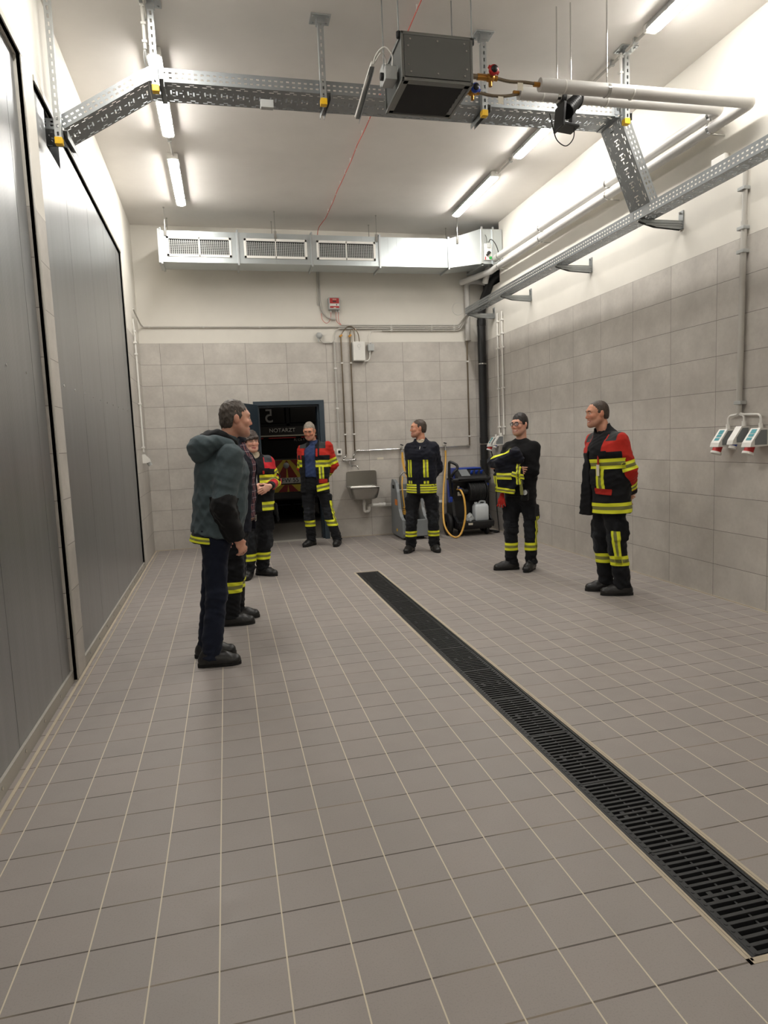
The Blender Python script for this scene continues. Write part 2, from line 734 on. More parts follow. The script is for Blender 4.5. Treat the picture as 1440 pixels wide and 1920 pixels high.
# door frame and open leaf
b = mb('door')
b.box(DL, DL + .07, BY - .015, BY + .1, 0, DT).box(DR - .075, DR, BY - .015, BY + .1, 0, DT)
b.box(DL + .07, DR - .075, BY - .015, BY + .1, DT - .06, DT)
b.box(DL + .069, DL + .09, BY + .05, BY + .24, 0, DT - .061).box(DR - .1, DR - .074, BY + .05, BY + .24, 0, DT - .061)
b.box(DL + .09, DR - .1, BY + .051, BY + .239, DT - .09, DT - .061)
frame = struct(b.build('door_3'))
# leaf, hinged at the left jamb, swung into the room
hx, hy, ang = DL + .035, BY - .02, math.radians(246)
ca, sa = math.cos(ang), math.sin(ang)
b = mb('door')


def leaf(u, n, z):
    return (hx + ca * u - sa * n, hy + sa * u + ca * n, z)


b.prism([(0, .01), (.9, .01), (.9, 2.085), (0, 2.085)], lambda u, z, k: leaf(u, -.03 + .06 * k, z))
lf = b.build('leaf', None, frame)
b = mb('chrome')
for sd in (-1, 1):
    b.cyl(leaf(.83, .03 * sd, 1.05), leaf(.83, .075 * sd, 1.05), .010, 10)
    b.tube(fillet([leaf(.83, .07 * sd, 1.05), leaf(.71, .07 * sd, 1.05)], .02), .010, 10)
b.build('handle', None, lf)
b = mb('chrome')
for z in (.25, 1.85):
    b.cyl(leaf(0, -.03, z), leaf(0, -.03, z + .1), .012, 10)
b.build('hinge', None, lf)

# ================================================================ CEILING LAMPS
def make_lamp(label):
    t = thing('ceiling_light', label, 'lamp', (0, 0, 0), 'tube lamps on the ceiling')
    b = mb('lgrey')
    prof = [(-.05, -.003), (.05, -.003), (.056, -.02), (.058, -.051), (-.058, -.051), (-.056, -.02)]
    b.prism(prof, lambda u, v, k: (u, -.70 + 1.40 * k, v))
    b.build('housing', None, t)
    d = MB().use('tube')
    n = 10
    ys = [(-.695, .55), (-.68, .85), (-.655, 1.), (.655, 1.), (.68, .85), (.695, .55)]
    vs, fs = [], []
    for (y, s) in ys:
        for j in range(n + 1):
            a = PI + PI * j / n
            vs.append((.050 * math.cos(a) * (.8 + .2 * s), y, -.050 + .030 * s * math.sin(a)))
    for i in range(len(ys) - 1):
        for j in range(n):
            fs.append((i * (n + 1) + j, i * (n + 1) + j + 1, (i + 1) * (n + 1) + j + 1, (i + 1) * (n + 1) + j))
    fs.append(tuple(range(n + 1)))
    fs.append(tuple(5 * (n + 1) + j for j in range(n + 1))[::-1])
    d.add(vs, fs, True)
    d.build('diffuser', None, t)
    for s in (-1, 1):
        c = mb('white_pl')
        c.box(-.056, .056, min(s * .69, s * .735), max(s * .69, s * .735), -.06, -.003, .008)
        c.cyl((0, s * .73, -.03), (0, s * .765, -.03), .014, 10)
        c.build('end_cap', None, t)
    c = mb('chrome')
    for yy in (-.45, .45):
        for s in (-1, 1):
            c.box(min(s * .05, s * .062), max(s * .05, s * .062), yy - .012, yy + .012, -.055, -.03)
    c.build('clip', None, t)
    return t


RYX = lambda y: 3.42 - .021 * (y - 4.5)
LYX = lambda y: -.352
lamp_ys = LAMP_ROWS
names_l = ['lit tube lamp on the ceiling nearest the back wall, over the left side',
           'lit tube lamp on the left of the ceiling, half hidden behind the perforated cable tray',
           'lit tube lamp above the left gate, before the hanging cable tray', None]
names_r = ['lit tube lamp on the right of the ceiling nearest the corner duct',
           'lit tube lamp on the right of the ceiling, partly behind cable tray and black nozzle',
           'lit tube lamp on the ceiling at the top right edge of the view', None]
lamp0 = None
for side, fx, nm in (('left', LYX, names_l), ('right', RYX, names_r)):
    for i, y in enumerate(lamp_ys):
        lab = nm[i] or 'unseen lit tube lamp behind the camera, last in the %s ceiling row' % side
        if lamp0 is None:
            lamp0 = make_lamp(lab)
            lamp0.location = (fx(y), y, CZ)
        else:
            o = dup(lamp0, (fx(y), y, CZ), lab)
# conduits linking the lamps
links = [(LYX, 7.2, 7.72, 'short grey conduit on the ceiling between the two left tube lamps'),
         (RYX, 7.2, 7.72, 'short grey conduit on the ceiling between the two right tube lamps'),
         (RYX, 4.9, 5.77, 'grey conduit with clips on the ceiling above the end of the cable tray'),
         (LYX, 4.9, 5.77, 'grey conduit on the ceiling beside the second hanging strut from the left')]
for fx, ya, yb, lab in links:
    t = thing('conduit', lab, 'pipe', (fx(ya), ya, CZ), 'conduits between the lamps')
    mb('cond').cyl((fx(ya), ya, CZ - .03), (fx(yb), yb, CZ - .03), .0125, 10).build('pipe', None, t)
    c = mb('lgrey')
    for k in range(max(1, int((yb - ya) / .3))):
        yy = ya + .15 + .32 * k
        c.box(fx(yy) - .02, fx(yy) + .02, yy - .012, yy + .012, CZ - .046, CZ - .001, .003)
    c.build('clip', None, t)

# ================================================================ HANGING STRUTS
def strut(i, x, y, zb, label):
    t = thing('hanging_strut', label, 'strut', (x, y, CZ), 'slotted struts holding the cable tray')
    p = mb('galv').box(x - .075, x + .075, y - .065, y + .065, CZ - .010, CZ - .0005, .003)
    p.box(x - .03, x + .03, y - .03, y + .03, CZ - .045, CZ - .01)
    for sx in (-1, 1):
        p.cyl((x + sx * .052, y - .04, CZ - .018), (x + sx * .052, y - .04, CZ - .01), .011, 6)
        p.cyl((x + sx * .052, y + .04, CZ - .018), (x + sx * .052, y + .04, CZ - .01), .011, 6)
    p.build('head_plate', None, t)
    g = mb('galv')
    per = .05
    n = int((CZ - .02 - zb - .04) / per)
    z1 = zb + .04 + n * per
    slot = [(.012, .038, .0135, .0275)]
    hw = .0205
    g.perf(n, per, .041, slot, lambda u, v: (x - hw + v, y - hw, z1 - u))
    g.perf(n, per, .041, [], lambda u, v: (x - hw, y + hw - v, z1 - u))
    g.perf(n, per, .041, [], lambda u, v: (x + hw, y - hw + v, z1 - u))
    g.perf(n, per, .009, [], lambda u, v: (x - hw + v, y + hw, z1 - u))
    g.perf(n, per, .009, [], lambda u, v: (x + hw - v, y + hw, z1 - u))
    g.build('channel', None, t, .0022)
    mb('yellow').box(x - .025, x + .025, y - .025, y + .025, zb, zb + .045, .004).build('end_cap', None, t)
    a = mb('galv_dull')
    za = zb + .075
    a.prism([(0, 0), (.36, .02), (.36, .055), (0, .055)], lambda u, v, k: (x + .024 + .003 * k, y + .0 + u, za - .03 + v))
    a.prism([(0, 0), (.36, .02), (.36, .055), (0, .055)], lambda u, v, k: (x + .056 + .003 * k, y + .0 + u, za - .03 + v))
    a.box(x + .024, x + .059, y, y + .36, za + .02, za + .026)
    a.build('cantilever_arm', None, t)


strut_d = [(-.976, 5.166, 3.595, 'slotted hanging strut with yellow end cap at the left gate'),
           (-.319, 5.225, 4.013, 'slotted hanging strut with yellow cap, in front of the lit left tube lamp'),
           (.882, 5.225, 4.010, 'slotted hanging strut with yellow cap, alone in the middle left of the tray'),
           (2.165, 5.215, 4.012, 'slotted hanging strut with yellow cap just right of the grey heater'),
           (3.422, 5.2, 4.027, 'slotted hanging strut with yellow cap where the tray turns down')]
for i, s in enumerate(strut_d):
    strut(i, *s)

for x, y, z0, lab in ((-.372, 5.235, 4.20, 'white conduit stub with cables beside the strut in front of the left lamp'), (3.385, 5.215, 4.17, 'white conduit stub beside the strut where the tray turns down')):
    t = thing('conduit', lab, 'pipe', (x, y, z0), 'conduit stubs on the struts')
    mb('white_pl').cyl((x, y, z0 + .1), (x, y, CZ - .03), .0125, 12).build('pipe', None, t)
    b = mb('white_pl')
    for z in (z0 + .14, z0 + .26, z0 + .38):
        b.box(x - .018, x + .018, y - .016, y + .016, z, z + .018, .003)
    b.build('clip', None, t)
    mb('lgrey').tube(bez([(x, y, z0 + .11), (x + .004, y, z0 + .04), (x + .02, y + .05, z0 - .02)], 10), .005, 8).tube(bez([(x - .006, y, z0 + .11), (x - .012, y, z0 + .04), (x + .0, y + .06, z0 - .02)], 10), .005, 8).build('cable', None, t)

# ================================================================ PERFORATED CABLE TRAYS
TRAY_BOTTOM = []
W = .29


def bottom_holes(w, per=.12):
    h = []
    for k, v in enumerate((.018, .040, w - .048, w - .026)):
        sh = .008 if k % 2 else .038
        h.append((sh, sh + .034, v, v + .011))
        if sh + .06 + .028 < per:
            h.append((sh + .06, sh + .06 + .026, v, v + .011))
    c = w / 2
    h += [(.020, .030, c - .034, c + .024), (.060, .070, c - .024, c + .034), (.036, .052, c - .006, c + .006),
          (.084, .104, c - .007, c + .007)]
    if w > .2:
        h += [(.108, .113, c - .055, c - .03), (.108, .113, c + .03, c + .06), (.034, .056, c + .042, c + .046), (.034, .056, c - .048, c - .044)]
    return h


def side_holes(hh):
    return [(.010, .032, hh * .24, hh * .24 + .012), (.010, .032, hh * .60, hh * .60 + .012)]


def tray_run(b, o, d, side, up, length, w, hh):
    """o origin at the near bottom edge, d run direction, side across the bottom, up the flange direction"""
    o, d, side, up = Vector(o), Vector(d).normalized(), Vector(side).normalized(), Vector(up).normalized()
    n = max(1, round(length / .12))
    per = length / n
    b.perf(n, per, w, [tuple(min(x, per - .002) if i < 2 else x for i, x in enumerate(h)) for h in bottom_holes(w) if h[0] < per - .01],
           lambda u, v: o + d * u + side * v)
    n2 = max(1, round(length / .044))
    p2 = length / n2
    for s in (0, w):
        b.perf(n2, p2, hh, side_holes(hh), lambda u, v: o + d * u + side * s + up * v)
        b.perf(1, length, .012, [], lambda u, v: o + d * u + side * (s + (v if s == 0 else -v)) + up * hh)


t = thing('cable_tray', 'long perforated steel cable tray hung across the room, bending down at both ends', 'cable tray', (-.36, 5.26, 4.11))
b = mb('tray')
XA, XB = -.37, 3.385
tray_run(b, (XA, 5.262, 4.108), (1, 0, .003), (0, 1, 0), (0, 0, 1), XB - XA, W, .093)
b.build('straight_run', None, t, .0016)
b = mb('tray')
dl = Vector((-.955 + .37, 0, 3.742 - 4.102))
upl = Vector((-dl.z, 0, dl.x)).normalized() * -1
upl = Vector((dl.z, 0, -dl.x)).normalized()
if upl.z < 0:
    upl = -upl
tray_run(b, (-.372, 5.262, 4.104), dl, (0, 1, 0), upl, dl.length, W, .085)
b.build('sloping_run', None, t, .0016)
b = mb('tray')
tray_run(b, (-.965, 5.262, 3.738), (-1, 0, 0), (0, 1, 0), (0, 0, 1), .24, W, .07)
b.build('stub', None, t, .0016)
b = mb('tray')
dr = Vector((3.70 - 3.405, 0, 3.452 - 4.135))
upr = Vector((-dr.z, 0, dr.x)).normalized()
if upr.x < 0:
    upr = -upr
tray_run(b, (3.400, 5.262, 4.125), dr, (0, 1, 0), upr, dr.length, W, .085)
b.build('sloping_run', None, t, .0016)
b = mb('tray')
# corner joint plates over the bends
b.prism([(-.47, 4.145), (-.36, 4.2), (-.28, 4.2), (-.28, 4.112), (-.365, 4.104), (-.47, 4.045)], lambda u, v, k: (u, 5.256 + .003 * k, v))
b.box(3.36, 3.42, 5.262, 5.55, 4.112, 4.118).box(3.355, 3.43, 5.257, 5.26, 4.13, 4.2)
b.build('joint_plate', None, t)

t = thing('cable_tray', 'narrow perforated steel cable tray along the right wall on brackets', 'cable tray', (3.76, 5.5, 3.352))
b = mb('tray')
tray_run(b, (3.695, 2.2, 3.352), (0, 1, 0), (1, 0, 0), (0, 0, 1), 7.62, .15, .09)
b.build('run', None, t, .0016)
b = mb('galv_dull')
b.box(3.693, 3.696, 5.27, 5.36, 3.36, 3.43).box(3.693, 3.696, 5.50, 5.56, 3.36, 3.43)
b.build('joint_plate', None, t)

for y, lab in ((3.92, 'steel wall bracket under the right tray, nearest the camera'), (5.42, 'steel wall bracket under the right tray, just below the sloping tray'),
               (6.95, 'steel wall bracket under the right tray, second beyond the sloping tray joint'), (8.47, 'steel wall bracket under the right tray, near the far end of the run'),
               (9.73, 'steel wall bracket under the right tray in the corner by the black downpipe')):
    t = thing('wall_bracket', lab, 'bracket', (RX, y, 3.35), 'brackets under the wall tray')
    mb('galv_dull').box(RX - .012, RX - .0005, y - .03, y + .03, 3.275, 3.435, .002).build('wall_plate', None, t)
    b = mb('galv_dull')
    pr = [(3.70, 3.343), (RX - .012, 3.343), (RX - .012, 3.27), (3.86, 3.285), (3.70, 3.325)]
    for s in (-.021, .018):
        b.prism(pr, lambda u, v, k: (u, y + s + .003 * k, v))
    b.box(3.70, RX - .012, y - .021, y + .021, 3.341, 3.346)
    b.box(3.75, RX - .012, y - .026, y - .021, 3.30, 3.306).box(3.75, RX - .012, y - .026, y - .021, 3.318, 3.322)
    b.build('arm', None, t)
    c = mb('chrome')
    for z in (3.295, 3.415):
        c.cyl((RX - .022, y, z), (RX - .012, y, z), .011, 6)
    c.build('bolt', None, t)

tag(mb('lgrey').box(.412, .506, 5.215, 5.262, 3.965, 4.02, .004).build('junction_box'), 'small grey junction box under the cable tray, left of the middle strut', 'junction box')

# ================================================================ CEILING UNIT HEATER
t = thing('unit_heater', 'grey box-shaped air heater with black louvres hung from the ceiling', 'heater', (1.51, 4.63, 3.81))
hx0, hx1, hy0, hy1, hz0, hz1 = 1.265, 1.755, 4.40, 4.87, 3.812, 4.108
b = mb('heater')
b.box(hx0 + .012, hx1 - .012, hy0 + .006, hy1 - .006, hz0 + .03, hz1 - .006)
b.build('casing', None, t)
b = mb('heater_edge')
e = .018
for x in (hx0, hx1 - e):
    for y in (hy0, hy1 - e):
        b.box(x, x + e, y, y + e, hz0, hz1, .003)
for z in (hz0, hz1 - e):
    for y in (hy0, hy1 - e):
        b.box(hx0, hx1, y, y + e, z, z + e, .003)
    for x in (hx0, hx1 - e):
        b.box(x, x + e, hy0, hy1, z, z + e, .003)
b.box(hx0 + .01, hx0 + .05, hy0 + .01, hy1 - .01, hz0 + .004, hz0 + .012).box(hx1 - .05, hx1 - .01, hy0 + .01, hy1 - .01, hz0 + .004, hz0 + .012)
b.box(hx0 + .01, hx1 - .01, hy0 + .01, hy0 + .06, hz0 + .004, hz0 + .012).box(hx0 + .01, hx1 - .01, hy1 - .05, hy1 - .01, hz0 + .004, hz0 + .012)
b.build('frame', None, t)
b = mb('heater').box(hx0 + .02, hx1 - .02, hy0 - .002, hy0 + .008, hz0 + .022, hz1 - .022)
fp = b.build('access_panel', None, t)
b = mb('chrome')
for (u, v) in ((.07, .92), (.5, .92), (.93, .92), (.07, .08), (.5, .08), (.93, .08), (.035, .74), (.965, .74), (.035, .26), (.965, .26)):
    x, z = hx0 + .03 + u * (hx1 - hx0 - .06), hz0 + .03 + v * (hz1 - hz0 - .06)
    b.cyl((x, hy0 - .002, z), (x, hy0 - .008, z), .0065, 8)
b.build('screw', None, fp)
b = mb('black')
for k in range(6):
    y = hy0 + .065 + k * .062
    b.obox((1.51, y + .028, hz0 + .012), (hx1 - hx0 - .1, .062, .003), (math.radians(-24), 0, 0))
b.box(hx0 + .05, hx1 - .05, hy0 + .05, hy1 - .05, hz0 + .05, hz0 + .055)
b.build('louvre', None, t)
b = mb('lgrey').box(hx0 - .085, hx0 - .005, 4.50, 4.62, 3.86, 3.945, .006)
sw = b.build('switch_box', None, t)
mb('black').cyl((hx0 - .105, 4.56, 3.90), (hx0 - .085, 4.56, 3.90), .024, 14).build('knob', None, sw)
mb('lgrey').box(hx0 - .06, hx0 - .005, 4.66, 4.76, 3.93, 4.04, .005).build('terminal_box', None, t)
b = mb('white_pl')
b.tube(bez([(hx0 - .03, 4.53, 3.945), (hx0 - .03, 4.52, 4.02), (hx0 - .08, 4.52, 4.065), (hx0 - .13, 4.55, 4.03), (hx0 - .14, 4.6, 3.99)], 20), .005, 8)
b.tube(bez([(hx0 - .035, 4.68, 4.0), (hx0 - .045, 4.64, 4.06), (hx0 - .09, 4.58, 4.06), (hx0 - .135, 4.6, 4.0)], 16), .004, 8)
b.build('cable', None, t)
b = mb('rubber')
for (x, y) in ((hx0 - .006, hy0 + .03), (hx1 + .006, hy0 + .03), (hx0 - .006, hy1 - .03), (hx1 + .03, hy1 + .0)):
    b.lathe([(.001, -.02), (.016, -.018), (.018, 0), (.016, .018), (.001, .02)], (x, y, hz1 - .012), 'Z', 12)
b.build('rubber_mount', None, t)
b = mb('galv_dull')
for (x, y) in ((hx0 - .006, hy0 + .03), (hx1 + .006, hy0 + .03), (hx0 - .006, hy1 - .03), (hx1 + .03, hy1 + .0)):
    b.cyl((x, y, hz1), (x, y, CZ), .0045, 8)
b.build('threaded_rod', None, t)

# slotted arm with a cable beside the heater
t = thing('slotted_rail', 'dark slotted rail carrying a cable beside the left face of the grey heater', 'rail', (1.12, 4.8, 3.9))
b = mb('galv_dull')
b.perf(13, .04, .034, [(.01, .03, .012, .022)], lambda u, v: (1.125 - v * .2, 4.575 + u, 3.965 - u * .18 - v))
b.perf(1, .52, .03, [], lambda u, v: (1.125 - v, 4.575 + u, 3.965 - u * .18))
b.build('channel', None, t, .002)
mb('white_pl').tube(bez([(1.11, 4.56, 3.985), (1.1, 4.7, 3.95), (1.1, 4.9, 3.92), (1.1, 5.1, 3.89)], 14), .011, 8).build('cable', None, t)

# ================================================================ HEATING PIPES
def valve(x0, y, z, m, nm, lab):
    t = thing('valve', lab, 'valve', (x0, y, z))
    b = mb('copper' if m == 'red' else 'brass')
    b.cyl((hx1 + .001, y, z), (hx1 + .06, y, z), .017, 12)
    b.build('stub_pipe', None, t)
    b = mb('brass')
    b.cyl((hx1 + .055, y, z), (hx1 + .12, y, z), .021, 6).cyl((hx1 + .12, y, z), (hx1 + .20, y, z), .018, 12)
    b.lathe([(.012, -.03), (.024, -.022), (.027, 0), (.024, .022), (.012, .03)], (hx1 + .15, y, z), 'X', 14)
    b.cyl((hx1 + .15, y, z - .055), (hx1 + .15, y, z), .012, 10).cyl((hx1 + .15, y - .04, z), (hx1 + .15, y, z), .012, 10)
    b.build('body', None, t)
    b = mb(m)
    b.lathe([(.001, -.075), (.030, -.075), (.034, -.062), (.030, -.045), (.012, -.035)], (hx1 + .15, y, z + (.02 if m == 'red' else .0)), 'Y', 16)
    b.obox((hx1 + .15, y - .06, z + (.02 if m == 'red' else .0)), (.085, .014, .02), (0, .5, 0), .003)
    k = b.build('hand_wheel', None, t)
    mb('black').lathe([(.001, -.088), (.020, -.088), (.023, -.075), (.023, -.07)], (hx1 + .15, y, z + (.02 if m == 'red' else .0)), 'Y', 14).build('cap', None, k)
    return t


valve(1.9, 4.47, 3.905, 'red', 'a', 'brass valve with red and black hand wheel beside the grey heater')
valve(1.9, 4.80, 3.975, 'blue', 'b', 'brass valve with blue and black hand wheel beside the grey heater')
PY1, PZ1, PY2, PZ2 = 4.80, 3.995, 4.47, 3.89
for (y, z, pz, lab) in ((4.47, 3.905, PZ2, 'front braided steel hose from red valve to thick grey pipe'),
                        (4.80, 3.975, PZ1, 'rear braided steel hose from blue valve to thick grey pipe')):
    b = mb('copper').tube(bez([(hx1 + .20, y, z), (2.05, y, z - .012), (2.16, y, z - .008), (2.29, y, pz)], 14), .011, 10)
    t = thing('braided_hose', lab, 'hose', (hx1 + .2, y, z), 'braided hoses at the heater')
    b.build('braid', None, t)
    mb('brass').cyl((2.225, y, pz + .0), (2.29, y, pz), .016, 6).build('fitting', None, t)
    mb('paper').box(2.1, 2.14, y - .014, y - .011, z - .07, z - .02).build('tag', None, t)
for (y, z, zw, x, yend, lab) in ((PY2, PZ2, 3.905, 4.0, 9.35, 'thick pale grey insulated pipe, lower of the two along the right wall'),
                                 (PY1, PZ1, 4.04, 4.0, 9.30, 'thick pale grey insulated pipe, upper of the two along the right wall')):
    t = thing('insulated_pipe', lab, 'pipe', (2.29, y, z), 'insulated heating pipes')
    pts = [(2.27, y, z), (x, y, z + .012), (x, yend, zw + .02)]
    if z == PZ1:
        pts += [(3.99, 9.56, 4.03), (3.99, 9.72, 3.80)]
    else:
        pts += [(3.97, 9.45, 3.9), (3.70, 9.98, 3.86)]
    mb('pipe_grey').tube(fillet(pts, .05, 7), .044, 18).build('jacket', None, t)
    b = mb('white_pl')
    for xx in (2.45, 2.98):
        b.cyl((xx, y, z), (xx + .01, y, z), .0455, 18)
    b.build('band', None, t)
    b = mb('chrome')
    for yy in (4.9, 6.4, 7.9, 9.2):
        zz = z + .012 + (zw + .02 - z - .012) * (yy - y) / (yend - y)
        b.cyl((RX - .001, yy, zz - .045), (x, yy, zz - .045), .006, 8)
        b.cyl((x, yy - .012, zz), (x, yy + .012, zz), .0455, 18)
    b.build('clamp', None, t)
    b = mb('chrome')
    for xx in ((2.58,) if z == PZ1 else (2.79,)):
        b.cyl((xx, y, z + .04), (xx, y, CZ), .005, 8)
        b.cyl((xx - .012, y, z), (xx + .012, y, z), .0462, 18)
    b.build('hanger_rod', None, t)

t = thing('suction_nozzle', 'black ribbed nozzle with square box hung from rods under the grey pipes', 'nozzle', (2.62, 4.72, 3.8))
b = mb('black')
A, B_ = Vector((2.72, 4.74, 3.965)), Vector((2.585, 4.68, 3.835))
d = (B_ - A).normalized()
L = (B_ - A).length
pts, rad = [], []
for k in range(25):
    pts.append(A + d * (L * k / 24))
    rad.append(.034 + .008 * (k % 3 == 0) + .016 * k / 24)
b.tube(pts, .04, 16, True, rad)
b.build('ribbed_hose', None, t)
mb('rubber').cyl((2.735, 4.80, 3.985), (2.765, 4.80, 3.985), .062, 20).cyl((2.60, 4.8, 3.985), (2.63, 4.8, 3.985), .058, 20).build('clamp_disc', None, t)
b = mb('black').obox((2.545, 4.70, 3.80), (.02, .14, .17), (0, .1, 0), .004).obox((2.60, 4.70, 3.73), (.14, .13, .02), (0, .1, 0), .004)
b.obox((2.655, 4.72, 3.80), (.03, .05, .12), (0, .1, 0), .004)
b.build('box', None, t)
mb('rubber').tube(bez([(2.64, 4.66, 3.725), (2.63, 4.66, 3.64), (2.57, 4.66, 3.585), (2.51, 4.68, 3.63), (2.49, 4.70, 3.72), (2.475, 4.72, 3.83)], 30), .004, 8).build('cable_loop', None, t)
mb('chrome').cyl((2.66, 4.74, 3.99), (2.66, 4.74, CZ), .005, 8).build('hanger_rod', None, t)

# ================================================================ RED FIRE CABLE ON THE CEILING
t = thing('fire_cable', 'thin red cable clipped along the ceiling and down to the air duct', 'cable', (1.53, 7.5, CZ))
pts = [(1.552 - .004 * math.sin(k * 1.7), 3.2 + k * .33, CZ - .035 - .008 * (k % 2)) for k in range(20)] + [(1.508, 9.85, CZ - .05), (1.506, 10.03, CZ - .12), (1.506, 10.10, 4.4)]
mb('redcab').tube(bez(pts, 90), .005, 8).build('cable', None, t)
b = mb('white_pl')
for k in range(20):
    y = 3.3 + k * .33
    b.box(1.546, 1.552, y - .004, y + .004, CZ - .045, CZ - .001)
b.build('clip', None, t)

# ================================================================ AIR DUCT ON THE BACK WALL
DY_, DYB, DZ0, DZ1 = 9.42, 9.80, 3.935, 4.335
t = thing('air_duct', 'galvanised rectangular air duct with three white grilles on the back wall', 'duct', (1.3, 9.6, DZ0))
jx_ = [-.655, .328, 1.325, 2.285, 3.31]
for k in range(4):
    b = mb('duct')
    x0, x1 = jx_[k] + .004, jx_[k + 1] - .004
    nb = 8
    # slightly dished sheet: shallow cross breaks
    b.box(x0, x1, DY_, DYB, DZ0, DZ1)
    for q in range(1, nb):
        x = x0 + (x1 - x0) * q / nb
        if k == 3 or q not in range(1, nb):
            b.box(x - .004, x + .004, DY_ - .002, DY_, DZ0 + .002, DZ1 - .002)
        else:
            b.box(x - .004, x + .004, DY_ - .002, DY_, DZ0 + .002, DZ0 + .06)
            b.box(x - .004, x + .004, DY_ - .002, DY_, DZ1 - .06, DZ1 - .002)
    sec = b.build('section', None, t)
    b = mb('galv')
    b.box(x0 - .012, x0 + .012, DY_ - .022, DY_ + .0, DZ0 - .02, DZ1 + .02).box(x0 - .012, x0 + .012, DY_ - .02, DYB + .02, DZ0 - .028, DZ0)
    b.box(x0 - .012, x0 + .012, DY_ - .02, DYB + .02, DZ1, DZ1 + .024)
    b.cyl((x0, DY_ - .03, DZ1 + .02), (x0, DY_ - .0, DZ1 + .02), .012, 8)
    b.build('flange', None, sec)
b = mb('galv')
b.box(3.298, 3.322, DY_ - .022, DY_, DZ0 - .02, DZ1 + .02).box(3.298, 3.322, DY_ - .02, DYB, DZ0 - .028, DZ0).box(3.298, 3.322, DY_ - .02, DYB, DZ1, DZ1 + .024)
b.box(-.69, -.665, DY_ - .02, DYB + .02, DZ0 - .015, DZ1 + .015)
b.build('flange', None, t)
# bend and end box
b = mb('duct')
fr = [(3.322, DY_, DZ0, DZ1), (3.79, 9.36, 3.985, 4.475)]
rr = [(3.322, DYB, DZ0, DZ1), (3.79, 9.80, 3.985, 4.475)]
vs = []
for (x, y, z0, z1) in fr + rr:
    vs += [(x, y, z0), (x, y, z1)]
b.add(vs, [(0, 2, 3, 1), (4, 5, 7, 6), (0, 1, 5, 4), (2, 6, 7, 3), (1, 3, 7, 5), (0, 4, 6, 2)])
b.build('transition', None, t)
b = mb('duct').box(3.80, 4.6, 9.60, 9.98, 3.985, 4.475)
b.box(3.80, 3.81, 9.36, 9.98, 3.985, 4.475).box(3.80, 4.12, 9.36, 9.62, 3.985, 4.475)
eb = b.build('end_box', None, t)
b = mb('galv').box(3.785, 3.812, 9.335, 9.36, 3.965, 4.50).box(3.785, 3.812, 9.335, 9.98, 3.955, 3.985).box(3.96, 3.982, 9.335, 9.36, 3.965, 4.50)
b.build('flange', None, eb)
b = mb('white_pl').box(3.83, 3.94, 9.325, 9.36, 4.03, 4.26, .004)
act = b.build('damper_actuator', None, eb)
b = mb('lgrey').box(3.87, 3.92, 9.305, 9.326, 4.2, 4.27, .004)
b.build('terminal_cover', None, act)
b = mb('black').obox((3.885, 9.31, 4.115), (.075, .03, .03), (0, -.7, 0), .005).cyl((3.885, 9.29, 4.13), (3.885, 9.33, 4.13), .02, 12)
b.build('lever', None, act)
mb('red').box(3.835, 3.847, 9.318, 9.326, 4.035, 4.075).build('red_mark', None, act)
b = mb(mat('green mark', (46, 150, 70), .5)).cyl((3.92, 9.316, 4.06), (3.92, 9.326, 4.06), .022, 14)
b.build('green_mark', None, act)
b = mb('rubber').tube(bez([(3.89, 9.32, 4.26), (3.91, 9.30, 4.31), (3.96, 9.30, 4.29), (4.02, 9.31, 4.2), (4.06, 9.32, 4.06), (4.10, 9.34, 3.95)], 24), .006, 8)
b.tube(bez([(3.875, 9.33, 4.27), (3.87, 9.33, 4.32), (3.86, 9.33, 4.36), (3.845, 9.33, 4.385)], 10), .004, 8)
b.build('cable', None, act)
b = mb('chrome')
hang = [(-.588, 9.40), (-.584, 9.82), (.838, 9.40), (.828, 9.82), (2.247, 9.40), (2.234, 9.82), (3.44, 9.38), (3.425, 9.84)]
for (x, y) in hang:
    b.cyl((x, y, DZ1 - .02), (x, y, CZ), .005, 8)
    b.cyl((x, y, CZ - .012), (x, y, CZ), .012, 8)
    b.box(x - .017, x + .017, min(y, y + .018), max(y, y + .018), DZ1 - .07, DZ1 + .03)
b.build('hanger_rod', None, t)
# grilles
gx = [(-.585, .248), (.412, 1.262), (1.395, 2.228)]
gl = ['brightly lit white ventilation grille at the left end of the duct', 'white ventilation grille in the middle of the three on the duct', 'white ventilation grille on the right of the three on the duct']
for k, (x0, x1) in enumerate(gx):
    g = mb('white_pl')
    z0, z1, y = 4.005, 4.262, DY_
    f = .032
    g.box(x0, x1, y - .012, y - .001, z0, z0 + f, .003).box(x0, x1, y - .012, y - .001, z1 - f, z1, .003)
    g.box(x0, x0 + f, y - .012, y - .001, z0, z1, .003).box(x1 - f, x1, y - .012, y - .001, z0, z1, .003)
    xm = (x0 + x1) / 2
    g.box(xm - .007, xm + .007, y - .012, y - .001, z0, z1)
    t2 = thing('vent_grille', gl[k], 'grille', (xm, y, z0), 'ventilation grilles on the duct')
    g.build('frame', None, t2)
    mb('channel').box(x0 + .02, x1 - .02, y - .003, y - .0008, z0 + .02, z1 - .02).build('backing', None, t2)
    g = mb('lgrey')
    zz = z0 + f + .012
    while zz < z1 - f - .014:
        g.obox((xm, y - .007, zz), (x1 - x0 - 2 * f, .008, .0045), (math.radians(20), 0, 0))
        zz += .0215
    g.build('louvre', None, t2)
    g = mb('lgrey')
    xx = x0 + f + .012
    while xx < x1 - f:
        g.box(xx - .0045, xx + .0045, y - .0075, y - .0035, z0 + f, z1 - f - .012)
        xx += .0255
    g.build('upright_blade', None, t2)

# ================================================================ BACK WALL SERVICES
def clips(b, pts, r=.014):
    for p in pts:
        b.box(p[0] - r, p[0] + r, p[1] - .012, p[1] + .014, p[2] - r, p[2] + r, .003)


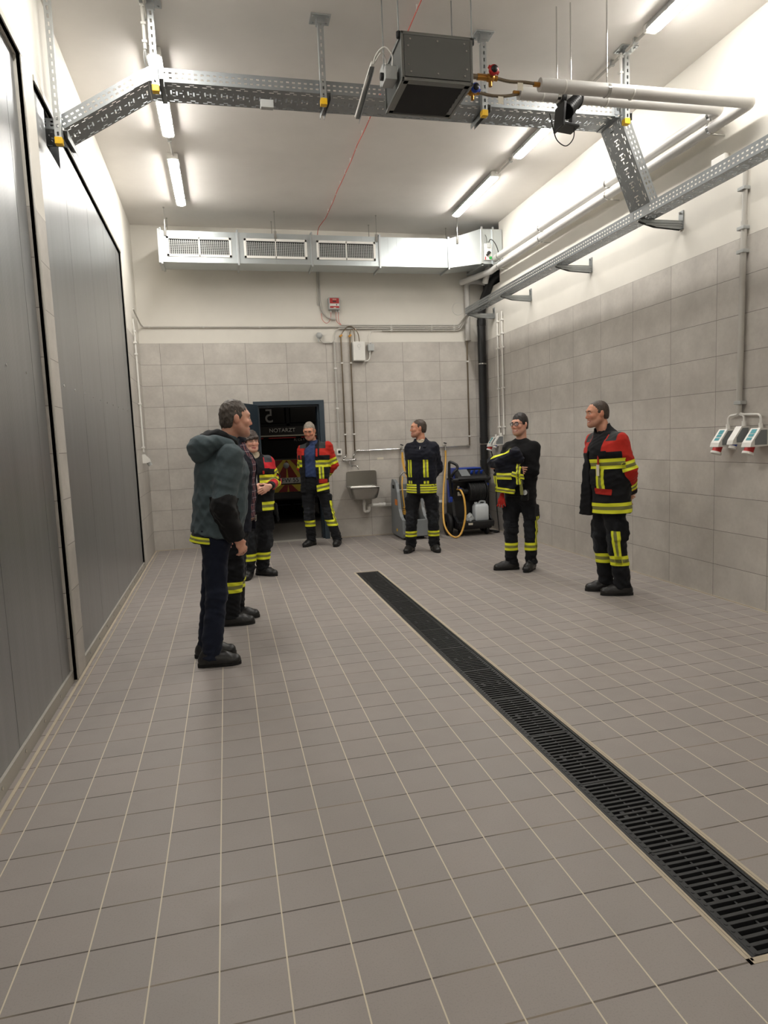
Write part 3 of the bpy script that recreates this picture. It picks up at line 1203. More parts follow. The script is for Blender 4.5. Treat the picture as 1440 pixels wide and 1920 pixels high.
yc = BY - .028
rows = [(3.243, [(1.82, yc, 3.243), (3.69, yc, 3.243), (3.74, yc - .06, 3.31), (3.76, yc - .2, 3.37)], 'uppermost thin grey conduit of four along the back wall', [1.95, 2.6, 3.25, 3.62]),
        (3.218, [(-1.03, yc, 3.218), (3.70, yc, 3.218), (3.75, yc - .05, 3.30), (3.77, yc - .2, 3.37)], 'longest grey conduit, running the whole width of the back wall', [-.95, -.2, .6, 1.25, 2.6, 3.25, 3.62]),
        (3.193, [(1.78, yc, 3.193), (3.70, yc, 3.193), (3.76, yc - .05, 3.30), (3.785, yc - .2, 3.37)], 'third grey conduit from the top on the back wall, ending above the lamp switch', [2.6, 3.25, 3.62]),
        (3.165, [(2.45, yc, 3.165), (3.71, yc, 3.165), (3.77, yc - .05, 3.27), (3.80, yc - .2, 3.37)], 'lowest and shortest of four grey conduits on the back wall', [2.6, 3.25, 3.62])]
for z, pts, lab, cl in rows:
    t = thing('conduit', lab, 'pipe', pts[0], 'horizontal conduits on the back wall')
    mb('cond').tube(fillet(pts, .04), .0105, 10).build('pipe', None, t)
    b = mb('white_pl')
    clips(b, [(x, yc + .006, z) for x in cl])
    b.build('clip', None, t)

t = thing('fire_alarm_panel', 'small grey box with red front and white labels on the back wall', 'control box', (1.72, BY, 3.46))
mb('lgrey').box(1.632, 1.805, BY - .105, BY - .001, 3.462, 3.638, .008).build('case', None, t)
b = mb('red').box(1.650, 1.787, BY - .1095, BY - .104, 3.548, 3.625).box(1.650, 1.787, BY - .1095, BY - .104, 3.483, 3.508)
b.build('red_label', None, t)
b = mb('white_pl').box(1.650, 1.787, BY - .109, BY - .104, 3.510, 3.546)
wl = b.build('white_label', None, t)
mb('black').box(1.742, 1.755, BY - .111, BY - .108, 3.518, 3.538).build('symbol', None, wl)
mb('black').box(1.690, 1.745, BY - .1115, BY - .108, 3.566, 3.583).build('display', None, t)
b = mb('paper')
for x in (1.692, 1.704, 1.716, 1.728, 1.740):
    b.box(x, x + .007, BY - .1112, BY - .109, 3.598, 3.612)
b.box(1.703, 1.738, BY - .1112, BY - .109, 3.475, 3.492)
b.build('lettering', None, t)
b = mb('lgrey')
for x in (1.665, 1.745, 1.782):
    b.cyl((x, BY - .055, 3.43), (x, BY - .055, 3.463), .012, 8)
b.build('cable_gland', None, t)
b = mb('redcab')
b.tube(bez([(1.665, BY - .055, 3.435), (1.665, BY - .04, 3.37), (1.64, BY - .03, 3.30), (1.59, BY - .02, 3.275), (1.535, BY - .02, 3.33), (1.525, BY - .02, 3.42)], 30), .0035, 8)
b.tube(bez([(1.745, BY - .055, 3.435), (1.745, BY - .035, 3.36), (1.76, BY - .03, 3.29), (1.815, BY - .03, 3.245)], 18), .0035, 8)
b.tube(bez([(1.782, BY - .055, 3.435), (1.782, BY - .035, 3.36), (1.79, BY - .03, 3.29), (1.825, BY - .03, 3.245)], 18), .0035, 8)
b.build('red_cable', None, t)

t = thing('conduit', 'grey bundle of conduit dropping from the duct and curving below the red alarm box', 'pipe', (1.52, BY, 3.7))
b = mb('cond')
b.tube([(1.515, BY - .02, 4.3), (1.515, BY - .02, 3.53)], .011, 10).tube([(1.49, BY - .02, 4.3), (1.49, BY - .02, 3.53)], .011, 10)
b.build('pipe', None, t)
b = mb('cond').tube(bez([(1.52, BY - .02, 3.54), (1.54, BY - .02, 3.45), (1.60, BY - .03, 3.37), (1.68, BY - .03, 3.335), (1.745, BY - .03, 3.33)], 24), .013, 10)
b.build('flexible_end', None, t)

t = thing('wall_sensor', 'small grey six-sided wall box with a cable, left of the water heater pipes', 'sensor', (1.475, BY, 3.05))
b = mb('lgrey').lathe([(.001, -.07), (.035, -.07), (.05, -.05), (.052, -.02), (.045, -.001)], (1.476, BY, 3.09), 'Y', 6)
b.box(1.455, 1.47, BY - .05, BY - .02, 3.0, 3.06)
b.build('head', None, t)
b = mb('cond').tube(bez([(1.485, BY - .03, 3.05), (1.5, BY - .03, 3.01), (1.54, BY - .028, 2.985), (1.62, BY - .028, 2.985), (1.66, BY - .028, 2.985), (1.70, BY - .028, 3.02), (1.71, BY - .028, 3.09), (1.735, BY - .028, 3.16), (1.79, BY - .028, 3.193)], 40), .007, 8)
b.tube([(1.54, BY - .028, 2.985), (1.64, BY - .028, 2.985)], .011, 10)
b.build('cable', None, t)

t = thing('water_heater', 'flat white instant water heater with a round badge on the back wall', 'water heater', (2.07, BY, 2.7))
mb('white_pl').box(1.975, 2.158, BY - .105, BY - .001, 2.705, 2.99, .012).build('case', None, t)
mb('lgrey').lathe([(.022, -.1075), (.025, -.1075), (.025, -.104), (.022, -.104)], (2.066, BY, 2.925), 'Y', 24).build('badge_ring', None, t)
mb('lgrey').box(2.052, 2.082, BY - .107, BY - .104, 2.876, 2.880).build('badge_line', None, t)
b = mb('copper')
b.tube(bez([(1.806, BY - .03, 3.07), (1.83, BY - .04, 3.13), (1.89, BY - .045, 3.20), (1.95, BY - .045, 3.225), (2.02, BY - .045, 3.19), (2.07, BY - .05, 3.11), (2.085, BY - .05, 2.985)], 40), .0075, 8)
b.tube(bez([(1.944, BY - .03, 3.07), (1.946, BY - .04, 3.13), (1.965, BY - .045, 3.18), (2.0, BY - .045, 3.17), (2.012, BY - .05, 3.10), (2.012, BY - .05, 2.985)], 30), .0075, 8)
b.build('flexible_hose', None, t)

t = thing('junction_box', 'small grey square junction box right of the white water heater', 'junction box', (2.265, BY, 2.85))
mb('lgrey').box(2.212, 2.308, BY - .075, BY - .001, 2.855, 2.955, .006).build('case', None, t)
b = mb('lgrey').cyl((2.24, BY - .04, 2.83), (2.24, BY - .04, 2.856), .013, 8).cyl((2.265, BY - .04, 2.955), (2.265, BY - .04, 2.975), .013, 8)
b.build('cable_gland', None, t)
b = mb('white_pl').tube(bez([(2.24, BY - .04, 2.835), (2.24, BY - .045, 2.78), (2.225, BY - .045, 2.73), (2.19, BY - .05, 2.705), (2.15, BY - .055, 2.703)], 20), .009, 8)
b.tube(bez([(2.262, BY - .04, 2.97), (2.262, BY - .03, 3.07), (2.27, BY - .03, 3.13), (2.31, BY - .03, 3.162), (2.45, BY - .03, 3.165)], 24), .004, 8)
b.tube(bez([(2.25, BY - .035, 2.96), (2.235, BY - .03, 3.07), (2.255, BY - .03, 3.125), (2.30, BY - .03, 3.162)], 20), .003, 8)
b.build('cable', None, t)


def riser(x, z0, z1, r, m, lab, grp, y=BY - .03, cl=(2.0, 2.6), top=None):
    t = thing('riser_pipe', lab, 'pipe', (x, y, z0), grp)
    b = mb(m)
    if top:
        b.tube(bez([(x, y, z0), (x, y, (z0 + z1) / 2), (x, y, z1)] + top, 30), r, 12)
    else:
        b.cyl((x, y, z0), (x, y, z1), r, 12)
    b.build('pipe', None, t)
    b = mb('white_pl')
    for z in cl:
        b.box(x - r - .006, x + r + .006, y - r - .004, BY - .001, z - .011, z + .011, .003)
    b.build('clip', None, t)
    return t


riser(1.700, 1.39, 3.0, .014, 'cond', 'pale grey conduit down the tiles to the wall socket, left of two dark pipes', 'risers')
riser(1.804, 1.29, 3.08, .0115, 'copper', 'left one of two dark steel water pipes above the sink', 'water pipes', cl=(1.6, 2.68))
riser(1.943, 1.345, 3.08, .0115, 'copper', 'right one of two dark steel water pipes, running beside the water heater', 'water pipes', cl=(1.6, 2.68))
riser(3.828, 1.345, 3.02, .0115, 'copper', 'thin steel water pipe on the tiles left of the black downpipe', 'water pipes', cl=(1.5, 2.68))
for x in (1.804, 1.943):
    tag(mb('brass').obox((x, BY - .032, 3.085), (.05, .03, .03), (0, -.6, 0), .004).build('shut_off_valve'),
        'dark shut-off valve atop the %s steel water pipe' % ('left' if x < 1.9 else 'right'), 'valve')
t = thing('water_pipe', 'horizontal bright steel water pipe across the tiles behind the navy jacketed man', 'pipe', (1.95, BY, 1.345))
mb('chrome').tube(fillet([(1.955, BY - .03, 1.34), (3.828, BY - .03, 1.345)], .02), .0125, 12).build('pipe', None, t)
b = mb('chrome')
for x in (1.99, 2.685, 3.399, 3.80):
    b.cyl((x - .02, BY - .03, 1.345), (x + .02, BY - .03, 1.345), .018, 10)
b.build('coupling', None, t)
for x, z, lab in ((2.685, 1.358, 'chrome hose tap on the tiles above the grey trolley'), (3.399, 1.358, 'chrome hose tap on the tiles right of the navy jacketed man')):
    t = thing('hose_tap', lab, 'tap', (x, BY, z))
    b = mb('chrome').cyl((x, BY - .001, z), (x, BY - .09, z), .016, 12).cyl((x, BY - .075, z + .02), (x, BY - .085, z - .075), .012, 10)
    b.lathe([(.03, -.004), (.03, .004)], (x, BY, z), 'Y', 16)
    b.build('body', None, t)
    mb('black').obox((x + .004, BY - .06, z + .045), (.05, .02, .018), (0, .3, 0), .004).build('lever', None, t)

t = thing('wall_socket', 'small pale surface socket with dark insert, left of the sink tap', 'socket', (1.70, BY, 1.30))
mb('white_pl').box(1.655, 1.735, BY - .045, BY - .001, 1.285, 1.385, .006).build('case', None, t)
mb('black').box(1.678, 1.718, BY - .049, BY - .044, 1.315, 1.36, .003).build('insert', None, t)
tag(mb('paper').box(2.30, 2.40, BY - .004, BY - .0005, 1.19, 1.225).build('sticker'), 'small yellowed sticker on the wall tiles right of the sink tap', 'sticker')
tag(mb('white_pl').lathe([(.088, -.004), (.095, -.008), (.098, -.001)], (3.70, BY, 3.50), 'Y', 30).build('wall_cover'), 'white round outline of a wall cover beside the corner pipes', 'cover')

# sink
t = thing('sink', 'stainless steel wall sink with splashback on the back wall', 'sink', (2.03, 9.95, .6))
sx0, sx1 = 1.795, 2.268
b = mb('steel')
rc = .035
pol = [(sx0, .79), (sx1, .79)] + [(sx1 - rc + rc * math.cos(a), 1.03 - rc + rc * math.sin(a)) for a in [k * PI / 12 for k in range(7)]] + \
      [(sx0 + rc + rc * math.cos(a), 1.03 - rc + rc * math.sin(a)) for a in [PI / 2 + k * PI / 12 for k in range(7)]]
b.prism(pol, lambda u, v, k: (u, BY - .03 + .029 * k, v))
b.build('splashback', None, t)


def rrect(x0, x1, y0, y1, r, z, n=5):
    out = []
    for (cx, cy, a0) in ((x1 - r, y1 - r, 0), (x0 + r, y1 - r, PI / 2), (x0 + r, y0 + r, PI), (x1 - r, y0 + r, 1.5 * PI)):
        for k in range(n + 1):
            a = a0 + PI / 2 * k / n
            out.append((cx + r * math.cos(a), cy + r * math.sin(a), z))
    return out


def loft(b, rings, smooth=True, close=False):
    n = len(rings[0])
    vs = [p for r in rings for p in r]
    fs = []
    for i in range(len(rings) - 1):
        for j in range(n):
            fs.append((i * n + j, i * n + (j + 1) % n, (i + 1) * n + (j + 1) % n, (i + 1) * n + j))
    b.add(vs, fs, smooth)
    return b


b = mb('steel')
loft(b, [rrect(1.772, 2.262, 9.775, BY - .03, .03, .79), rrect(1.772, 2.262, 9.775, BY - .03, .03, .80), rrect(1.80, 2.235, 9.80, BY - .06, .05, .80),
         rrect(1.805, 2.23, 9.805, BY - .065, .05, .78), rrect(1.83, 2.205, 9.83, BY - .09, .06, .635), rrect(1.86, 2.175, 9.86, BY - .12, .05, .618), rrect(2.01, 2.04, 9.98, 10.01, .01, .612)])
loft(b, [rrect(1.772, 2.262, 9.775, BY - .03, .03, .79), rrect(1.79, 2.245, 9.793, BY - .05, .05, .79), rrect(1.795, 2.24, 9.797, BY - .055, .05, .74),
         rrect(1.82, 2.215, 9.82, BY - .08, .06, .63), rrect(1.85, 2.185, 9.85, BY - .11, .06, .604), rrect(1.95, 2.1, 9.93, 10.06, .05, .598), rrect(2.01, 2.04, 9.98, 10.01, .01, .597)])
b.build('basin', None, t)
b = mb('chrome').cyl((2.20, 9.99, .80), (2.20, 9.99, .815), .012, 10).obox((2.205, 9.985, .82), (.06, .012, .008))
b.build('waste_lever', None, t)
t = thing('mixer_tap', 'chrome wall mixer tap with swivel spout above the sink', 'tap', (1.85, BY, 1.2))
b = mb('chrome').cyl((1.755, BY - .05, 1.205), (1.93, BY - .05, 1.205), .019, 12)
b.lathe([(.001, -.012), (.022, -.01), (.024, .03), (.001, .032)], (1.755, BY - .05, 1.205), 'X', 12).lathe([(.001, -.032), (.024, -.03), (.022, .01), (.001, .012)], (1.94, BY - .05, 1.205), 'X', 12)
b.build('body', None, t)
b = mb('chrome').tube(fillet([(1.845, BY - .05, 1.19), (1.85, BY - .06, 1.125), (1.86, BY - .14, 1.115), (1.935, BY - .20, 1.12), (1.955, BY - .215, 1.06)], .025), .0095, 10)
b.build('spout', None, t)
b = mb('chrome').tube(fillet([(1.804, BY - .03, 1.295), (1.80, BY - .03, 1.26), (1.765, BY - .03, 1.25), (1.765, BY - .03, 1.21)], .02), .012, 10)
b.tube(fillet([(1.943, BY - .03, 1.345), (1.94, BY - .03, 1.29), (1.92, BY - .03, 1.27), (1.92, BY - .03, 1.21)], .02), .012, 10)
b.build('connector', None, t)
t = thing('drain_trap', 'white plastic U-shaped trap and drain pipe below the sink', 'pipe', (2.03, 10, .4))
b = mb('white_pl').tube(fillet([(2.025, 9.995, .60), (2.025, 9.995, .40), (2.115, 10.04, .40), (2.115, 10.06, .49), (2.16, 10.09, .49)], .045, 8), .023, 14)
b.cyl((2.025, 9.995, .51), (2.025, 9.995, .555), .029, 14).cyl((2.113, 10.05, .43), (2.113, 10.05, .47), .029, 14)
b.build('trap', None, t)
b = mb('white_pl').cyl((2.14, 10.09, .485), (3.34, 10.095, .465), .028, 16)
for x in (2.28, 2.34):
    b.cyl((x, 10.09, .483), (x + .045, 10.09, .483), .034, 16)
b.build('drain_pipe', None, t)

# black downpipe in the corner
t = thing('downpipe', 'thick black downpipe in the right corner of the room', 'pipe', (4.05, 10.04, 0))
b = mb('black')
b.tube(fillet([(4.045, 10.05, .02), (4.045, 10.05, 3.42), (4.06, 9.98, 3.60), (4.10, 9.72, 3.86), (4.30, 9.62, 3.95)], .16, 9), .062, 20)
b.build('pipe', None, t)
b = mb('black')
for z in (1.02, 1.38, 3.22):
    b.cyl((4.045, 10.05, z), (4.045, 10.05, z + .09), .069, 20)
b.build('socket_joint', None, t)
b = mb('chrome')
for z in (1.355, 2.62):
    b.cyl((4.045, 10.05, z), (4.045, 10.05, z + .018), .0665, 20)
    b.box(4.09, 4.128, 10.04, 10.06, z, z + .018)
b.build('clamp_ring', None, t)
t = thing('insulated_pipe', 'pale grey insulated pipe with elbow dropping down the corner of the back wall', 'pipe', (3.83, BY, 3.0))
mb('pipe_grey').tube(fillet([(4.1, 9.98, 3.86), (3.98, 10.04, 3.90), (3.835, 10.09, 3.90), (3.835, 10.105, 3.0)], .09, 8), .042, 16).build('jacket', None, t)
mb('alu').cyl((3.835, 10.105, 2.995), (3.835, 10.105, 3.003), .05, 16).build('end_collar', None, t)

# ================================================================ RIGHT WALL SERVICES
def cee_socket(name, y, z, label, grp, kind='red', s=1.0):
    """angled industrial wall socket; y is its centre on the right wall"""
    t = thing(name, label, 'socket', (RX, y, z), grp)
    b = mb('white_pl')
    w_ = .048 if kind == 'red' else .032
    pr = [(0, .11), (.075, .11), (.155, .0), (.165, -.035), (.085, -.035), (.0, -.03)]
    b.prism([(u * s, v * s) for u, v in pr], lambda u, v, k: (RX - .002 - u, y + w_ * (2 * k - 1), z + v))
    body = b.build('housing', None, t)
    b = mb('mgrey')
    pi = [(.012, .095), (.07, .095), (.125, .02), (.125, -.02), (.012, -.02)]
    b.prism(pi, lambda u, v, k: (RX - .002 - u, y - w_ - .0015 + .001 * k, z + v))
    b.build('recess_panel', None, body)
    c = Vector((RX - .125, y, z - .03))
    d = Vector((-.35, 0, -.94)).normalized()
    if kind == 'red':
        mb('red').cyl(c, c + d * .055, .036, 18).build('red_collar', None, t)
        mb('white_pl').cyl(c + d * .05, c + d * .068, .044, 18).build('lid', None, t)
        b = mb('teal')
        for f0, f1 in ((.08, .38), (.42, .62), (.68, .88)):
            a = Vector((.077, 0, .1085)).lerp(Vector((.152, 0, .004)), f0)
            e = Vector((.077, 0, .1085)).lerp(Vector((.152, 0, .004)), f1)
            nn = Vector((-.8, 0, .6)) * .002
            vs = [Vector((RX - p.x, y + q, z + p.z)) + Vector((-.0022, 0, .0016)) for p, q in ((a, -.026), (e, -.026), (e, .026), (a, .026))]
            b.add(vs, [(0, 1, 2, 3)])
        b.build('teal_label', None, t, .001)
    else:
        mb('blue').cyl(c, c + d * .03, .028, 18).build('blue_collar', None, t)
        mb('white_pl').cyl(c + d * .02, c + d * .042, .030, 18).build('lid', None, t)
    b = mb('white_pl').cyl((RX - .03, y, z + .109), (RX - .03, y, z + .15), .017, 8)
    b.build('cable_gland', None, t)
    return t


cee_socket('power_socket', 4.775, 1.36, 'red power socket with teal label on the right wall, left one of the pair', 'power sockets on the right wall', 'red')
cee_socket('power_socket', 4.60, 1.38, 'small white and blue socket between the two red power sockets', 'power sockets on the right wall', 'blue')
cee_socket('power_socket', 4.425, 1.36, 'red power socket with teal label on the right wall, right one of the pair', 'power sockets on the right wall', 'red')
t = thing('conduit', 'thick grey conduit down the right wall to the pair of red power sockets', 'pipe', (RX - .03, 4.66, 1.6))
b = mb('cond').cyl((RX - .032, 4.655, 1.60), (RX - .032, 4.635, 3.10), .023, 14).cyl((RX - .032, 4.635, 3.08), (RX - .032, 4.63, 3.52), .019, 14)
b.build('pipe', None, t)
b = mb('lgrey')
for z in (1.68, 2.87, 3.05, 3.35):
    b.box(RX - .06, RX - .001, 4.61, 4.685, z - .014, z + .014, .004)
b.build('clip', None, t)
b = mb('white_pl')
for yy, zz in ((4.775, 1.50), (4.60, 1.52), (4.425, 1.50)):
    b.tube(fillet([(RX - .032, 4.652, 1.605), (RX - .032, 4.652 + (yy - 4.652) * .15, 1.585), (RX - .03, yy, 1.575), (RX - .03, yy, zz)], .04), .0095, 10)
b.build('cable_tail', None, t)
b = mb('white_pl').box(RX - .045, RX - .001, 4.84, 5.0, 3.56, 3.70, .006)
tag(b.build('junction_box'), 'flat white junction box on the right wall plaster above the tray', 'junction box')

cee_socket('power_socket', 9.70, 1.36, 'red power socket in the far right corner behind the man with glasses', 'power sockets in the corner', 'red')
cee_socket('power_socket', 9.50, 1.38, 'small white socket in the far corner, beside the corner red socket', 'power sockets in the corner', 'blue')
for y, lab in ((9.57, 'thin white conduit down the right wall, left one of two in the far corner'), (9.40, 'thin white conduit down the right wall, right one of two in the far corner')):
    t = thing('conduit', lab, 'pipe', (RX - .02, y, 1.5), 'corner conduits')
    mb('white_pl').cyl((RX - .024, y, 1.5), (RX - .024, y, 3.32), .0125, 12).build('pipe', None, t)
    b = mb('white_pl')
    for z in (1.62, 2.2, 2.8, 3.0, 3.2):
        b.box(RX - .044, RX - .001, y - .02, y + .02, z - .011, z + .011, .003)
    b.build('clip', None, t)

# left wall conduit and socket
xl = lx(9.45) + .022
t = thing('conduit', 'thin white conduit down the left wall beside the far gate', 'pipe', (xl, 9.45, 1.4))
b = mb('white_pl').cyl((xl, 9.45, 1.46), (xl, 9.45, 3.0), .0125, 12).tube(fillet([(xl, 9.43, 3.0), (xl, 9.4, 3.2)], .03), .009, 10)
b.build('pipe', None, t)
b = mb('white_pl')
for z in (1.52, 2.1, 2.75, 2.9, 3.05):
    b.box(xl - .021, xl + .02, 9.43, 9.47, z - .011, z + .011, .003)
b.build('clip', None, t)
t = thing('conduit', 'short grey conduit rising along the left wall from the corner', 'pipe', (xl, 9.8, 3.2))
mb('cond').tube(fillet([(-1.03, yc, 3.218), (xl + .02, yc - .06, 3.24), (xl + .01, 9.42, 3.33)], .04), .0105, 10).build('pipe', None, t)
t = thing('wall_socket', 'angled white wall socket on the left wall near the back corner', 'socket', (xl, 9.46, 1.3))
b = mb('white_pl')
pr = [(0, .07), (.03, .07), (.09, .0), (.10, -.035), (.05, -.05), (0, -.05)]
b.prism(pr, lambda u, v, k: (lx(9.45) + .001 + u, 9.42 + .08 * k, 1.36 + v))
b.build('housing', None, t)
mb('lgrey').cyl((lx(9.45) + .07, 9.46, 1.325), (lx(9.45) + .095, 9.46, 1.275), .027, 14).build('lid', None, t)

# ================================================================ FLOOR DRAIN
t = thing('drain_channel', 'long narrow floor drain with black slotted iron gratings', 'drain', (1.48, 4.4, 0))
b = mb('channel').box(DX0 + .001, DX1 - .001, DY0 + .001, DY1 - .001, -.2, -.19)
b.box(DX0 + .0005, DX0 + .01, DY0, DY1, -.19, -.006).box(DX1 - .01, DX1 - .0005, DY0, DY1, -.19, -.006)
b.build('channel', None, t)
b = mb('cast').box(DX0 + .004, DX0 + .014, DY0 + .003, DY1 - .003, -.02, -.001).box(DX1 - .014, DX1 - .004, DY0 + .003, DY1 - .003, -.02, -.001)
b.build('rim', None, t)


def grating():
    b = mb('cast')
    gx0, gx1, L = DX0 + .017, DX1 - .017, .486
    b.box(gx0, gx0 + .022, 0, L, -.024, -.003, .002).box(gx1 - .022, gx1, 0, L, -.024, -.003, .002)
    n = 16
    for k in range(n + 1):
        y = .007 + k * (L - .014) / n
        b.box(gx0 + .01, gx1 - .01, y - .0065, y + .0065, -.024, -.0035, .0015)
        for x in (gx0 + .012, gx1 - .012):
            b.cyl((x, y, -.006), (x, y, -.0015), .006, 8)
    xm = (gx0 + gx1) / 2
    b.box(xm - .0035, xm + .0035, .004, L - .004, -.028, -.008)
    for k in (7, 8):
        y = .007 + (k + .5) * (L - .014) / n
        for s in (-1, 1):
            b.box(xm + s * .05 - .009, xm + s * .05 + .009, y - .010, y + .010, -.02, -.006)
    return b


g0 = None
for k in range(12):
    y = DY0 + .008 + k * .4885
    if g0 is None:
        g0 = grating().build('grating')
        g0.parent = t
        g0.location = (-1.48, y - 4.4, 0)
    else:
        c = g0.copy()
        COL.objects.link(c)
        c.location = (-1.48, y - 4.4, 0)
b = mb('grout')
for (x0, x1, y0, y1) in ((DX0 - .020, DX0 - .009, DY0 - .02, DY1 + .02), (DX1 + .009, DX1 + .020, DY0 - .02, DY1 + .02), (DX0 - .007, DX0 + .001, DY0 - .01, DY1 + .01),
                         (DX1 - .001, DX1 + .007, DY0 - .01, DY1 + .01), (DX0 - .02, DX1 + .02, DY1 + .0, DY1 + .02), (DX0 - .02, DX1 + .02, DY0 - .02, DY0)):
    b.box(x0, x1, y0, y1, -.002, .0012)
b.build('mortar_edge', None, t)

# ================================================================ GREY TROLLEY
t = thing('trolley', 'grey plastic wash trolley with tall side walls by the back wall', 'trolley', (2.7, 9.75, 0))
b = mb('mgrey')
side = [(10.05, .035), (9.42, .03), (9.38, .09), (9.40, .30), (9.50, .34), (9.60, .45), (9.66, .70), (9.74, .84), (9.86, .885), (9.96, .885), (10.02, .80), (10.06, .4)]


def side_wall(x):
    b.prism(side, lambda u, v, k: (x + .045 * k + (.05 - .06 * v) * 0, u, v))


side_wall(2.47)
side_wall(2.83)
b.box(2.50, 2.85, 9.98, 10.05, .05, .80, .01).box(2.50, 2.85, 9.40, 10.0, .05, .11, .01).box(2.50, 2.85, 9.38, 9.43, .05, .30, .012)
b.build('body', None, t)
b = mb('channel').box(2.4685, 2.4705, 9.80, 9.93, .745, .80).box(2.5145, 2.5165, 9.80, 9.93, .745, .80)
b.build('handle_slot', None, t)
mb('orange').box(2.4675, 2.4695, 9.66, 9.80, .50, .59).build('orange_label', None, t)
mb('yellow').cyl((2.462, 9.72, .12), (2.47, 9.72, .12), .022, 14).build('yellow_button', None, t)
b = mb('steel')
b.tube(fillet([(2.56, 9.80, .12), (2.56, 9.80, .94), (2.62, 9.80, 1.0), (2.66, 9.80, .97)], .04), .012, 10)
b.cyl((2.52, 9.78, .72), (2.83, 9.78, .72), .012, 10)
b.build('rail', None, t)
b = mb('rubber')
for y in (9.5, 9.95):
    for x in (2.54, 2.80):
        b.cyl((x - .015, y, .035), (x + .015, y, .035), .0345, 14)
b.build('wheel', None, t)
b = mb('hose')
for k in range(4):
    b.tube([(2.66 + .10 * math.cos(a * PI / 8) * (1 - .06 * k), 9.72 + .10 * math.sin(a * PI / 8), .36 + .03 * k + .004 * math.sin(a)) for a in range(17)], .011, 8)
b.tube(bez([(2.60, 9.78, .93), (2.575, 9.74, .8), (2.58, 9.72, .6), (2.60, 9.72, .4)], 14), .011, 8)
b.build('coiled_hose', None, t)
b = mb('black').box(2.60, 2.78, 9.62, 9.82, .11, .34, .02)
b.build('pump_block', None, t)

b = mb('hose').tube(bez([(2.683, BY - .085, 1.29), (2.682, BY - .09, 1.15), (2.70, BY - .15, .98), (2.73, BY - .26, .85), (2.78, BY - .32, .72), (2.80, 9.75, .50), (2.77, 9.7, .42)], 40), .0125, 10)
o = tag(b.build('hose'), 'amber hose hanging from the left hose tap into the grey trolley', 'hose')
b = mb('hose').tube(bez([(2.688, BY - .09, 1.29), (2.70, BY - .11, 1.1), (2.735, BY - .2, .95), (2.80, BY - .3, .85), (2.86, BY - .35, .7), (2.885, 9.74, .52), (2.84, 9.66, .36)], 40), .011, 10)
o = tag(b.build('hose'), 'second amber hose beside the first one at the left hose tap', 'hose')

# ================================================================ PRESSURE WASHER
t = thing('pressure_washer', 'black and blue pressure washer with hose reel in the right corner', 'pressure washer', (3.5, 9.5, 0))
b = mb('black')
# chassis: side profile extruded along x (u = y, v = z)
prof = [(9.36, .10), (9.30, .16), (9.32, .22), (9.58, .22), (9.60, .52), (9.56, .80), (9.55, .84), (9.86, .86), (9.90, .5), (9.90, .10)]
b.prism(prof, lambda u, v, k: (3.33 + .52 * k, u, v))
b.prism([(9.34, .13), (9.62, .13), (9.62, .22), (9.46, .30), (9.40, .24), (9.32, .21)], lambda u, v, k: (3.86 + .03 * k, u, v))
b.prism([(9.34, .13), (9.62, .13), (9.66, .50), (9.58, .56), (9.50, .30), (9.32, .21)], lambda u, v, k: (3.30 + .04 * k, u, v))
b.box(3.31, 3.88, 9.29, 9.34, .155, .225, .012)
b.build('chassis', None, t)
b = mb('black')
b.prism([(9.40, .86), (9.42, .90), (9.60, 1.0), (9.85, 1.0), (9.88, .86)], lambda u, v, k: (3.36 + .46 * k, u, v))
con = b.build('console', None, t)
b = mb('mgrey')
b.prism([(9.418, .903), (9.595, 1.001), (9.593, 1.005), (9.414, .906)], lambda u, v, k: (3.42 + .14 * k, u, v))
b.build('display_panel', None, con)
b = mb('blue')
for x in (3.60, 3.675, 3.755):
    b.cyl((x, 9.48, .937), (x, 9.455, .972), .020, 14)
    b.obox((x + .01, 9.45, .975), (.034, .012, .014), (.7, 0, .5), .003)
b.build('knob', None, con)
b = mb('blue').box(3.38, 3.80, 9.58, 9.86, .995, 1.018, .01)
b.prism([(9.55, .86), (9.62, .86), (9.75, 1.0), (9.62, 1.01)], lambda u, v, k: (3.345 + .02 * k, u, v))
b.prism([(9.62, .50), (9.70, .50), (9.72, .84), (9.64, .84)], lambda u, v, k: (3.285 + .035 * k, u, v))
b.build('blue_cover', None, t)
b = mb('black').tube(fillet([(3.36, 9.40, .855), (3.30, 9.42, .85), (3.29, 9.44, .835), (3.88, 9.44, .848), (3.89, 9.52, .86), (3.88, 9.70, .87)], .03), .026, 12)
b.build('push_bar', None, t)
b = mb('black').tube(fillet([(3.30, 9.56, .60), (3.265, 9.55, .92), (3.275, 9.55, 1.13), (3.33, 9.50, 1.10), (3.375, 9.47, 1.07), (3.37, 9.46, 1.01), (3.31, 9.46, .97), (3.29, 9.5, .9)], .035), .021, 12)
b.build('handle', None, t)
b = mb('black').cyl((3.53, 9.50, .66), (3.545, 9.50, .66), .155, 28).cyl((3.80, 9.50, .665), (3.815, 9.50, .665), .155, 28).cyl((3.44, 9.5, .66), (3.84, 9.5, .665), .05, 16)
b.cyl((3.42, 9.50, .68), (3.46, 9.5, .68), .055, 16)
reel = b.build('hose_reel', None, t)
b = mb('rubber')
for k in range(11):
    x = 3.557 + k * .0225
    b.tube([(x + .006 * a / 20, 9.50 + .128 * math.cos(a * PI / 10), .662 + .128 * math.sin(a * PI / 10)) for a in range(21)], .0125, 8)
b.build('wound_hose', None, reel)
mb('blue').obox((3.405, 9.47, .715), (.05, .025, .025), (0, .3, 0), .005).build('crank_knob', None, reel)
b = mb('rubber')
b.lathe([(.04, -.03), (.13, -.035), (.165, -.03), (.172, 0), (.165, .03), (.13, .035), (.04, .03)], (3.245, 9.60, .173), 'X', 28)
